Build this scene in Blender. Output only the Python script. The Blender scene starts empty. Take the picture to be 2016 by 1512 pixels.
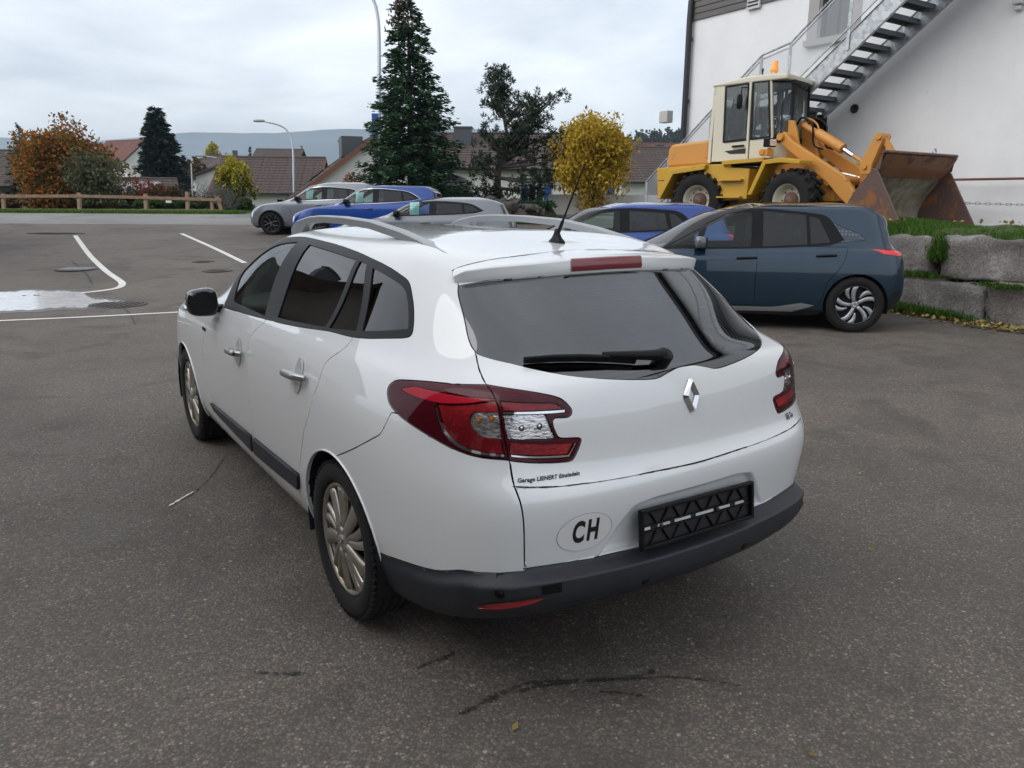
import bpy, bmesh, math, random
import numpy as np
from mathutils import Vector, Matrix
from mathutils.geometry import delaunay_2d_cdt

SC = bpy.context.scene
COL = SC.collection
PI = math.pi
rnd = random.Random(7)

# ---------------------------------------------------------------- camera
CAM = (-1.8364, -1.6217, 1.595)
YAW, PITCH, ROLL, FPX = .5919, -.2365, -.0058, 1492.8     # focal length in pixels of a 2016 px wide picture
cam = bpy.data.cameras.new('camera')
cam_o = bpy.data.objects.new('camera', cam)
COL.objects.link(cam_o)
cam_o.matrix_world = (Matrix.Translation(CAM) @ Matrix.Rotation(-YAW, 4, 'Z')
                      @ Matrix.Rotation(PI/2+PITCH, 4, 'X') @ Matrix.Rotation(-ROLL, 4, 'Z'))
cam.sensor_width = 36
cam.lens = FPX/2016*36
cam.clip_start = .05
cam.clip_end = 30000
SC.camera = cam_o

# ---------------------------------------------------------------- sky: an overcast autumn day
world = bpy.data.worlds.new('World')
SC.world = world
world.use_nodes = True
SUN_EL, SUN_AZ = math.radians(36), math.radians(-82)       # veiled sun, high behind the left shoulder
def build_world():
    nt = world.node_tree; nt.nodes.clear(); N = nt.nodes.new; L = nt.links.new
    out = N('ShaderNodeOutputWorld')
    sky = N('ShaderNodeTexSky'); sky.sky_type = 'NISHITA'; sky.sun_disc = False
    sky.sun_elevation = SUN_EL; sky.sun_rotation = SUN_AZ; sky.altitude = 880; sky.air_density = 1.0; sky.dust_density = 3.0
    b1 = N('ShaderNodeBackground'); b1.inputs[1].default_value = .05
    L(sky.outputs[0], b1.inputs[0])
    tc = N('ShaderNodeTexCoord')
    sep = N('ShaderNodeSeparateXYZ'); L(tc.outputs['Generated'], sep.inputs[0])
    # project the view direction on a flat cloud deck so that the clouds flatten towards the horizon
    mx = N('ShaderNodeMath'); mx.operation = 'MAXIMUM'; L(sep.outputs[2], mx.inputs[0]); mx.inputs[1].default_value = 0.0
    ad = N('ShaderNodeMath'); ad.operation = 'ADD'; L(mx.outputs[0], ad.inputs[0]); ad.inputs[1].default_value = .16
    vd = N('ShaderNodeVectorMath'); vd.operation = 'DIVIDE'; L(tc.outputs['Generated'], vd.inputs[0])
    cb = N('ShaderNodeCombineXYZ')
    for i in range(3): L(ad.outputs[0], cb.inputs[i])
    L(cb.outputs[0], vd.inputs[1])
    n1 = N('ShaderNodeTexNoise'); n1.inputs['Scale'].default_value = 1.15; n1.inputs['Detail'].default_value = 6; n1.inputs['Roughness'].default_value = .52
    n1.inputs['Distortion'].default_value = .35
    L(vd.outputs[0], n1.inputs['Vector'])
    r1 = N('ShaderNodeValToRGB'); L(n1.outputs['Fac'], r1.inputs[0])
    e = r1.color_ramp.elements
    e[0].position = .33; e[0].color = (.55, .56, .57, 1)
    e[1].position = .68; e[1].color = (.97, .965, .95, 1)
    m = r1.color_ramp.elements.new(.50); m.color = (.745, .748, .748, 1)
    b2 = N('ShaderNodeBackground'); b2.inputs[1].default_value = .90
    L(r1.outputs[0], b2.inputs[0])
    a = N('ShaderNodeAddShader'); L(b1.outputs[0], a.inputs[0]); L(b2.outputs[0], a.inputs[1])
    L(a.outputs[0], out.inputs[0])
build_world()
sun = bpy.data.lights.new('sun', 'SUN')
sun.energy = 1.15; sun.angle = math.radians(60); sun.color = (1, .97, .93)
sun_o = bpy.data.objects.new('sun', sun); COL.objects.link(sun_o)
_sd = Vector((math.sin(SUN_AZ)*math.cos(SUN_EL), math.cos(SUN_AZ)*math.cos(SUN_EL), math.sin(SUN_EL)))
sun_o.rotation_euler = (-_sd).to_track_quat('-Z', 'Y').to_euler()
sun_o.location = (0, 0, 60)
SC.view_settings.view_transform = 'Standard'
SC.view_settings.look = 'None'
SC.view_settings.exposure = 0.42
SC.view_settings.gamma = 1.0
SC.view_settings.use_curve_mapping = False
SC.render.engine = 'CYCLES'
SC.cycles.use_denoising = True
SC.cycles.max_bounces = 8
SC.cycles.volume_bounces = 0
SC.cycles.adaptive_threshold = .02
SC.cycles.transparent_max_bounces = 16
SC.cycles.caustics_reflective = False
SC.cycles.caustics_refractive = False

# ---------------------------------------------------------------- helpers: pixels of the 2016x1512 photograph to points
_R = np.array([[math.cos(YAW), -math.sin(YAW), 0], [0, 0, 0], [math.sin(YAW)*math.cos(PITCH), math.cos(YAW)*math.cos(PITCH), math.sin(PITCH)]])
_R[1] = np.cross(_R[2], _R[0])
_r2 = math.cos(ROLL)*_R[0]+math.sin(ROLL)*_R[1]; _d2 = -math.sin(ROLL)*_R[0]+math.cos(ROLL)*_R[1]
_R = np.array([_r2, _d2, _R[2]])
def ray(px, py):
    return np.array([(px-1008)/FPX, (py-756)/FPX, 1.0])@_R
def at(px, py, depth):
    """point of the place seen at pixel px,py at a given depth along the optical axis"""
    return np.array(CAM)+ray(px, py)*depth
def on_z(px, py, z):
    d = ray(px, py); return np.array(CAM)+d*((z-CAM[2])/d[2])
def on_x(px, py, x):
    d = ray(px, py); return np.array(CAM)+d*((x-CAM[0])/d[0])
FWD = np.array([math.sin(YAW), math.cos(YAW), 0.0])        # level view direction and level right
RGT = np.array([math.cos(YAW), -math.sin(YAW), 0.0])

# ---------------------------------------------------------------- helpers: meshes
class MB:
    """collects vertices and faces of one mesh"""
    def __init__(self): self.v = []; self.f = []; self.mi = []; self.sm = []
    def add(self, v, f, mi=0, smooth=False):
        o = len(self.v); self.v += [tuple(map(float, p)) for p in v]
        self.f += [tuple(i+o for i in q) for q in f]; self.mi += [mi]*len(f); self.sm += [smooth]*len(f); return self
    def box(self, c, s, rz=0, mi=0, M=None, taper=1.0):
        x, y, z = [k/2 for k in s]; v = []
        for dz in (-z, z):
            t = taper if dz > 0 else 1.0
            for dx, dy in ((-x, -y), (x, -y), (x, y), (-x, y)): v.append(Vector((dx*t, dy*t, dz)))
        R = M if M is not None else Matrix.Rotation(rz, 3, 'Z')
        v = [R@p+Vector(c) for p in v]
        return self.add(v, [(0, 3, 2, 1), (4, 5, 6, 7), (0, 1, 5, 4), (1, 2, 6, 5), (2, 3, 7, 6), (3, 0, 4, 7)], mi)
    def bar(self, a, b, w, h=None, up=(0, 0, 1), mi=0):
        a, b = Vector(a), Vector(b); d = (b-a); n = d.normalized(); h = w if h is None else h
        s = n.cross(Vector(up)); s = s.normalized() if s.length > 1e-4 else Vector((1, 0, 0)); u = s.cross(n)
        M = Matrix((s, n, u)).transposed()
        return self.box((a+b)/2, (w, d.length, h), M=M, mi=mi)
    def tube(self, path, r, n=8, mi=0, cap=True, smooth=True):
        path = [Vector(p) for p in path]; R = r if hasattr(r, '__len__') else [r]*len(path)
        o = []; ref = None
        for i, p in enumerate(path):
            d = (path[min(i+1, len(path)-1)]-path[max(i-1, 0)]).normalized()
            if ref is None: ref = d.orthogonal().normalized()
            ref = (ref-d*ref.dot(d)); ref = ref.normalized() if ref.length > 1e-6 else d.orthogonal().normalized()
            b = d.cross(ref)
            o.append([p+(ref*math.cos(2*PI*k/n)+b*math.sin(2*PI*k/n))*R[i] for k in range(n)])
        v = [q for ring in o for q in ring]; f = []
        for i in range(len(path)-1):
            for k in range(n): f.append((i*n+k, i*n+(k+1) % n, (i+1)*n+(k+1) % n, (i+1)*n+k))
        self.add(v, f, mi, smooth)
        if cap:
            self.add(o[0], [tuple(range(n))[::-1]], mi); self.add(o[-1], [tuple(range(n))], mi)
        return self
    def lathe(self, prof, n=32, mi=0, smooth=True, M=None, a0=0, a1=2*PI):
        """profile of (radius, height) turned about local z"""
        full = abs(a1-a0-2*PI) < 1e-6; m = n if full else n+1
        v = []
        for r, h in prof:
            for k in range(m):
                a = a0+(a1-a0)*k/n; v.append(Vector((r*math.cos(a), r*math.sin(a), h)))
        if M is not None: v = [M@p for p in v]
        f = []
        for i in range(len(prof)-1):
            for k in range(n):
                k2 = (k+1) % m; f.append((i*m+k, i*m+k2, (i+1)*m+k2, (i+1)*m+k))
        return self.add(v, f, mi, smooth)
    def prism(self, poly, d, M=None, mi=0, smooth=False):
        """flat polygon (x,y) extruded by d along local z"""
        n = len(poly); v = [Vector((p[0], p[1], 0)) for p in poly]+[Vector((p[0], p[1], d)) for p in poly]
        if M is not None: v = [M@p for p in v]
        f = [tuple(range(n))[::-1], tuple(range(n, 2*n))]+[(i, (i+1) % n, (i+1) % n+n, i+n) for i in range(n)]
        return self.add(v, f, mi, smooth)
    def quad(self, a, b, c, d, mi=0): return self.add([a, b, c, d], [(0, 1, 2, 3)], mi)
    def build(self, name, mats, parent=None, loc=None, bevel=0, seg=2):
        m = bpy.data.meshes.new(name); m.from_pydata(self.v, [], self.f)
        for x in (mats if isinstance(mats, (list, tuple)) else [mats]): m.materials.append(x)
        m.polygons.foreach_set('material_index', self.mi); m.polygons.foreach_set('use_smooth', self.sm)
        m.update()
        o = bpy.data.objects.new(name, m); COL.objects.link(o)
        if parent is not None: o.parent = parent
        if loc is not None: o.location = loc
        if bevel:
            b = o.modifiers.new('bevel', 'BEVEL'); b.width = bevel; b.segments = seg; b.limit_method = 'ANGLE'; b.angle_limit = .6
            b.harden_normals = False
        return o

def tag(o, label=None, cat=None, group=None, kind=None):
    if label: o['label'] = label
    if cat: o['category'] = cat
    if group: o['group'] = group
    if kind: o['kind'] = kind
    return o
def empty(name, loc=(0, 0, 0), rz=0, label=None, cat=None, group=None):
    o = bpy.data.objects.new(name, None); COL.objects.link(o); o.location = loc; o.rotation_euler = (0, 0, rz)
    o.empty_display_size = .2
    return tag(o, label, cat, group)
def copy_tree(o, parent=None):
    c = o.copy(); COL.objects.link(c)
    if parent is not None: c.parent = parent
    for ch in list(o.children): copy_tree(ch, c)
    return c
def text_mesh(name, s, size, mat, parent, M, extrude=.0006, offset=0.0, sx=1.0, shear=0.0, align='CENTER', spacing=1.0):
    cu = bpy.data.curves.new(name, 'FONT'); cu.body = s; cu.size = size; cu.extrude = extrude; cu.offset = offset
    cu.align_x = align; cu.align_y = 'CENTER'; cu.shear = shear; cu.space_character = spacing; cu.resolution_u = 4
    t = bpy.data.objects.new(name+'_src', cu); COL.objects.link(t)
    dg = bpy.context.evaluated_depsgraph_get(); me = bpy.data.meshes.new_from_object(t.evaluated_get(dg))
    bpy.data.objects.remove(t); bpy.data.curves.remove(cu)
    me.name = name; me.transform(M@Matrix.Diagonal((sx, 1, 1, 1))); me.materials.clear(); me.materials.append(mat)
    o = bpy.data.objects.new(name, me); COL.objects.link(o); o.parent = parent
    return o
def frame(o, z, up):
    """matrix with local z along z and local y near up"""
    z = Vector(z).normalized(); x = Vector(up).cross(z).normalized(); y = z.cross(x)
    M = Matrix((x, y, z)).transposed().to_4x4(); M.translation = Vector(o); return M
# ---------------------------------------------------------------- materials
def mat(name, col=(.5, .5, .5), rough=.5, metal=0, coat=0, spec=.5, alpha=None, emit=None, coat_rough=.03):
    m = bpy.data.materials.new(name); m.use_nodes = True; b = m.node_tree.nodes['Principled BSDF']
    b.inputs['Base Color'].default_value = (*col, 1); b.inputs['Roughness'].default_value = rough; b.inputs['Metallic'].default_value = metal
    b.inputs['Coat Weight'].default_value = coat; b.inputs['Coat Roughness'].default_value = coat_rough; b.inputs['Specular IOR Level'].default_value = spec
    if emit: b.inputs['Emission Color'].default_value = (*emit[0], 1); b.inputs['Emission Strength'].default_value = emit[1]
    return m
class G:
    """small node-graph helper around a principled material"""
    def __init__(s, m): s.m = m; s.nt = m.node_tree; s.b = s.nt.nodes['Principled BSDF']; s.co = None
    def n(s, t, **k):
        x = s.nt.nodes.new(t)
        for a, v in k.items(): setattr(x, a, v)
        return x
    def l(s, a, b): s.nt.links.new(a, b)
    def coord(s, kind='Object', scale=(1, 1, 1)):
        tc = s.n('ShaderNodeTexCoord'); mp = s.n('ShaderNodeMapping'); s.l(tc.outputs[kind], mp.inputs[0]); mp.inputs['Scale'].default_value = scale
        return mp.outputs[0]
    def noise(s, scale, detail=4, rough=.5, vec=None, dist=0, out='Fac'):
        x = s.n('ShaderNodeTexNoise'); x.inputs['Scale'].default_value = scale; x.inputs['Detail'].default_value = detail
        x.inputs['Roughness'].default_value = rough; x.inputs['Distortion'].default_value = dist
        if vec is not None: s.l(vec, x.inputs['Vector'])
        return x.outputs[out]
    def ramp(s, f, stops, interp='LINEAR'):
        r = s.n('ShaderNodeValToRGB'); s.l(f, r.inputs[0]); e = r.color_ramp.elements; r.color_ramp.interpolation = interp
        while len(e) < len(stops): e.new(.5)
        for q, (p, c) in zip(e, stops):
            q.position = p; q.color = (c, c, c, 1) if isinstance(c, (int, float)) else (*c, 1)
        return r.outputs[0]
    def mix(s, fac, a, b, mode='MIX'):
        x = s.n('ShaderNodeMix', data_type='RGBA', blend_type=mode)
        for k, i in ((fac, 0), (a, 6), (b, 7)):
            if isinstance(k, (int, float)): x.inputs[i].default_value = k if i == 0 else (k, k, k, 1)
            elif isinstance(k, tuple): x.inputs[i].default_value = (*k, 1)
            else: s.l(k, x.inputs[i])
        return x.outputs[2]
    def math(s, op, a, b=0.0):
        x = s.n('ShaderNodeMath', operation=op)
        for k, i in ((a, 0), (b, 1)):
            if isinstance(k, (int, float)): x.inputs[i].default_value = k
            else: s.l(k, x.inputs[i])
        return x.outputs[0]
    def col(s, c): s.l(c, s.b.inputs['Base Color']); return s
    def rough(s, c): s.l(c, s.b.inputs['Roughness']); return s
    def bump(s, h, strength=.3, dist=.01):
        x = s.n('ShaderNodeBump'); x.inputs['Strength'].default_value = strength; x.inputs['Distance'].default_value = dist
        s.l(h, x.inputs['Height']); s.l(x.outputs[0], s.b.inputs['Normal']); return s
def paint(name, c, flake=0.0, rough=.35, metal=0.0):
    m = mat(name, c, rough, metal, 1.0, .5); g = G(m)
    v = g.coord('Object')
    f = g.noise(3.5, 5, .6, v)
    g.l(g.ramp(f, [(.40, .004), (.75, .035)]), g.b.inputs['Coat Roughness'])
    return m
def glass(name, tint=(.6, .7, .68), ior=1.5, rough=.0, refl=1.0, gloss=(1, 1, 1)):
    m = bpy.data.materials.new(name); m.use_nodes = True; nt = m.node_tree; nt.nodes.clear()
    o = nt.nodes.new('ShaderNodeOutputMaterial'); t = nt.nodes.new('ShaderNodeBsdfTransparent'); t.inputs[0].default_value = (*tint, 1)
    g = nt.nodes.new('ShaderNodeBsdfGlossy'); g.inputs['Roughness'].default_value = rough; g.inputs[0].default_value = (*gloss, 1)
    f = nt.nodes.new('ShaderNodeFresnel'); f.inputs[0].default_value = ior
    mx = nt.nodes.new('ShaderNodeMixShader'); nt.links.new(f.outputs[0], mx.inputs[0]); nt.links.new(t.outputs[0], mx.inputs[1]); nt.links.new(g.outputs[0], mx.inputs[2])
    nt.links.new(mx.outputs[0], o.inputs[0]); return m
def flat_noise(name, c0, c1, scale=3, rough=.8, detail=6, bump=0, bscale=None, kind='Object', vscale=(1, 1, 1), lo=.3, hi=.7):
    m = mat(name, c0, rough); g = G(m); v = g.coord(kind, vscale)
    f = g.noise(scale, detail, .6, v)
    g.col(g.ramp(f, [(lo, c0), (hi, c1)]))
    if bump: g.bump(g.noise(bscale or scale*8, 3, .6, v), bump, .01)
    return m

M_white = paint('car_white', (.80, .815, .815), rough=.3)
def _dirt():
    # road film thrown up along the sills and behind the wheels
    g = G(M_white); tc = g.n('ShaderNodeTexCoord'); sx = g.n('ShaderNodeSeparateXYZ'); g.l(tc.outputs['Object'], sx.inputs[0])
    n = g.noise(7, 7, .7, tc.outputs['Object'], .3); h = g.math('SUBTRACT', .62, g.math('MULTIPLY', sx.outputs[2], 1.25)); f = g.math('MULTIPLY', g.ramp(h, [(.0, 0.0), (.38, .55)]), g.ramp(n, [(.38, .15), (.70, 1.0)]))
    sp = g.noise(160, 2, .5, tc.outputs['Object']); f2 = g.math('MAXIMUM', f, g.math('MULTIPLY', g.ramp(sp, [(.70, 0.0), (.76, .35)]), g.ramp(h, [(-.3, 0.0), (.2, 1.0)])))
    g.col(g.mix(f2, (.80, .815, .815), (.27, .245, .215))); g.b.inputs['Coat IOR'].default_value = 1.75
_dirt()
M_trim = mat('black_trim', (.007, .007, .008), .40, spec=.2)
M_glossblack = mat('gloss_black', (.008, .008, .009), .08, coat=1)
M_plastic = flat_noise('grey_plastic', (.015, .017, .022), (.024, .027, .034), 14, .5, bump=.15, bscale=420)
M_dark = mat('dark_inside', (.006, .006, .007), .9)
M_rubber = flat_noise('tyre_rubber', (.005, .005, .0055), (.011, .0105, .010), 9, .9)
M_chrome = mat('chrome', (.82, .83, .85), .08, 1)
M_silver = mat('silver_paint', (.40, .415, .43), .36, .6)
M_handle = mat('satin_handle', (.42, .42, .41), .3, .8)
def _cover():
    m = mat('wheel_cover', (.42, .40, .36), .32, .75); g = G(m); v = g.coord('Object')
    f = g.noise(9, 6, .65, v)
    g.col(g.ramp(f, [(.38, (.46, .445, .41)), (.60, (.36, .32, .26)), (.74, (.20, .12, .05))]))
    return m
M_cover = _cover()
M_glass_front = glass('clear_glass', (.72, .86, .82), 1.5)
M_glass_dark = glass('privacy_glass', (.035, .037, .042), 1.62)
M_glass_rear = glass('rear_privacy_glass', (.05, .052, .06), 2.15, gloss=(.94, .97, 1.0))
M_glass_far = glass('tinted_glass', (.16, .19, .19), 1.6)
M_glass_wind = glass('windscreen_glass', (.70, .80, .78), 1.6)
M_lens = glass('lamp_lens', (.97, .95, .95), 1.30)
M_red_dark = mat('lamp_dark_red', (.115, .004, .016), .35, spec=.2)
M_red = mat('lamp_red', (.72, .010, .04), .4, spec=.2)
def _redgrid():
    m = mat('lamp_red_reflector', (.3, .01, .015), .35, .2, 0); g = G(m); v = g.coord('Object')
    n = g.n('ShaderNodeTexVoronoi'); n.inputs['Scale'].default_value = 85; g.l(v, n.inputs['Vector'])
    f = g.noise(6, 2, .4, v)
    a = g.ramp(f, [(.35, (.26, .006, .016)), (.55, (.58, .014, .026)), (.70, (1.0, .06, .05))])
    g.col(g.mix(g.ramp(n.outputs['Distance'], [(.15, 0.0), (.7, .32)]), a, (.06, .002, .004)))
    g.bump(n.outputs['Distance'], .25, .003); return m
M_redgrid = _redgrid()
def _reflector():
    m = mat('lamp_reflector', (.75, .76, .78), .15, .9); g = G(m); v = g.coord('Object', (1, 1, 3))
    f = g.noise(38, 3, .6, v); g.col(g.ramp(f, [(.34, (.40, .40, .41)), (.5, (.85, .86, .87)), (.60, (.98, .98, .98))])); g.bump(f, .3, .008)
    g.rough(g.ramp(f, [(.4, .12), (.7, .4)])); return m
M_reflector = _reflector()
M_amber = mat('amber_bulb', (.75, .28, .03), .2, coat=1)
M_cloth = flat_noise('seat_cloth', (.03, .032, .035), (.05, .052, .055), 40, .95)
M_dash = mat('dash_plastic', (.02, .022, .024), .6)
M_paper = flat_noise('price_sheet', (.32, .66, .66), (.42, .74, .73), 9, .7)
M_black = mat('black_print', (.01, .01, .012), .5)
M_sticker = mat('white_sticker', (.80, .79, .78), .35, coat=.5)
# ---------------------------------------------------------------- smooth car body surfaces
def bsw(f, der=False):
    if der:
        return np.stack([-(1-f)**2/2, (3*f*f-4*f)/2, (-3*f*f+2*f+1)/2, f*f/2], -1)
    return np.stack([(1-f)**3/6, (3*f**3-6*f*f+4)/6, (-3*f**3+3*f*f+3*f+1)/6, f**3/6], -1)

class Surf:
    """closed car body: u runs round the car from the rear centre, v from the sill to the roof centre line"""
    def __init__(self, half, sharp=0.75):
        half = np.array(half, float)                    # rows, stations, xyz (x >= 0)
        R, S, _ = half.shape
        mir = half[:, 1:-1][:, ::-1].copy()
        left = half.copy(); left[:, :, 0] *= -1
        P = np.concatenate([left, mir], 1)
        M = P.shape[1]
        k = (4+2*np.cos(2*np.pi*np.arange(M)/M))/6
        I = np.real(np.fft.ifft(np.fft.fft(P, axis=1)/k[None, :, None], axis=1))
        P = P*(1-sharp)+I*sharp
        A = np.zeros((R, R))
        A[0, 0] = 1
        for i in range(1, R-1):
            A[i, i-1] = A[i, i+1] = 1/6; A[i, i] = 4/6
        B = A.copy(); A[-1, -1] = 4/6; A[-1, -2] = 2/6; B[-1, -1] = 1
        J = P.copy()
        J[:, :, 1] = np.linalg.solve(A, P[:, :, 1]); J[:, :, 2] = np.linalg.solve(A, P[:, :, 2]); J[:, :, 0] = np.linalg.solve(B, P[:, :, 0])
        P = P*(1-sharp)+J*sharp
        idx = (-np.arange(M)) % M
        self.C = np.concatenate([(2*P[0]-P[1])[None], P, P[-2][idx][None]], 0)
        self.R, self.M, self.S = R, M, S
        uu, vv = np.meshgrid(np.linspace(0, S-1, 30*(S-1)+1), np.linspace(0, R-1, 20*(R-1)+1))
        self.lu, self.lv = uu.ravel(), vv.ravel()
        self.lp = self.ev(self.lu, self.lv)
    def ev(self, u, v, der=False):
        u = np.asarray(u, float) % self.M; v = np.clip(np.asarray(v, float), 0, self.R-1)
        i = np.floor(u).astype(int); j = np.minimum(np.floor(v).astype(int), self.R-2)
        fu, fv = u-i, v-j
        I = (i[..., None]+np.arange(-1, 3)) % self.M
        Jx = j[..., None]+np.arange(0, 4)
        Q = self.C[Jx[..., :, None], I[..., None, :]]
        wu, wv = bsw(fu), bsw(fv)
        p = np.einsum('...jic,...i,...j->...c', Q, wu, wv)
        if not der:
            return p
        return p, np.einsum('...jic,...i,...j->...c', Q, bsw(fu, True), wv), np.einsum('...jic,...i,...j->...c', Q, wu, bsw(fv, True))
    def nrm(self, u, v):
        p, a, b = self.ev(u, np.clip(v, 0, self.R-1-.02), True)
        n = np.cross(b, a); n /= np.linalg.norm(n, axis=-1, keepdims=True)+1e-12
        return n
    def inv(self, ax, q, mask):
        """(u,v) of surface points with the two coordinates ax equal to q, searching among the samples in mask (left half)"""
        q = np.atleast_2d(np.asarray(q, float))
        ids = np.nonzero(mask)[0]
        L = self.lp[ids][:, ax]
        out = np.empty((len(q), 2))
        for n, t in enumerate(q):
            k = ids[np.argmin(((L-t)**2).sum(1))]
            out[n] = self.lu[k], self.lv[k]
        for _ in range(8):
            p, a, b = self.ev(out[:, 0], out[:, 1], True)
            e = q-p[:, ax]; a = a[:, ax]; b = b[:, ax]
            det = a[:, 0]*b[:, 1]-a[:, 1]*b[:, 0]; det = np.where(abs(det) < 1e-5, 1e-5, det)
            du = (e[:, 0]*b[:, 1]-e[:, 1]*b[:, 0])/det; dv = (a[:, 0]*e[:, 1]-a[:, 1]*e[:, 0])/det
            out[:, 0] += np.clip(du, -.3, .3); out[:, 1] = np.clip(out[:, 1]+np.clip(dv, -.3, .3), 0, self.R-1)
        return out
    def side(self, yz):
        return self.inv([1, 2], yz, (self.lu > 2.2) & (self.lu < self.S-2.6) & (self.lp[:, 0] < -.25))
    def rear(self, xz):
        return self.inv([0, 2], xz, (self.lu < 5) & (self.lv < self.R-2.2))
    def top(self, xy):
        return self.inv([0, 1], xy, self.lv > self.vtop)
    vtop = 6
    def front(self, xz):
        return self.inv([0, 2], xz, (self.lu > self.S-5))
# ---------------------------------------------------------------- car builder
def spl(pts, corners=None, closed=True, n=6):
    """smooth path through points; indices in corners stay sharp ('all' = straight lines)"""
    P = [np.array(p, float) for p in pts]; m = len(P); out = []
    cs = set(range(m)) if corners == 'all' else set(corners or ())
    segs = m if closed else m-1
    for i in range(segs):
        p1, p2 = P[i], P[(i+1) % m]
        p0 = P[(i-1) % m] if (closed or i > 0) else p1-(p2-p1)
        p3 = P[(i+2) % m] if (closed or i+2 < m) else p2+(p2-p1)
        if i in cs: p0 = p1-(p2-p1)
        if (i+1) % m in cs: p3 = p2+(p2-p1)
        t1 = (p2-p0)/2; t2 = (p3-p1)/2
        L = np.linalg.norm(p2-p1)
        for t in (t1, t2):
            k = np.linalg.norm(t)
            if k > L*1.2: t *= L*1.2/k
        for k in range(n):
            t = k/n; h = t*t*t; q = t*t
            out.append((2*h-3*q+1)*p1+(h-2*q+t)*t1+(-2*h+3*q)*p2+(h-q)*t2)
    if not closed: out.append(P[-1])
    return np.array(out)
def inpoly(P, poly):
    x, y = P[:, 0], P[:, 1]; r = np.zeros(len(P), bool); n = len(poly); j = n-1
    for i in range(n):
        xi, yi = poly[i]; xj, yj = poly[j]
        c = (yi > y) != (yj > y)
        if c.any():
            r[c] ^= x[c] < (xj-xi)*(y[c]-yi)/(yj-yi+1e-30)+xi
        j = i
    return r
def mirror(poly): return np.array([(-u, v) for u, v in poly])[::-1]

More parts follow.
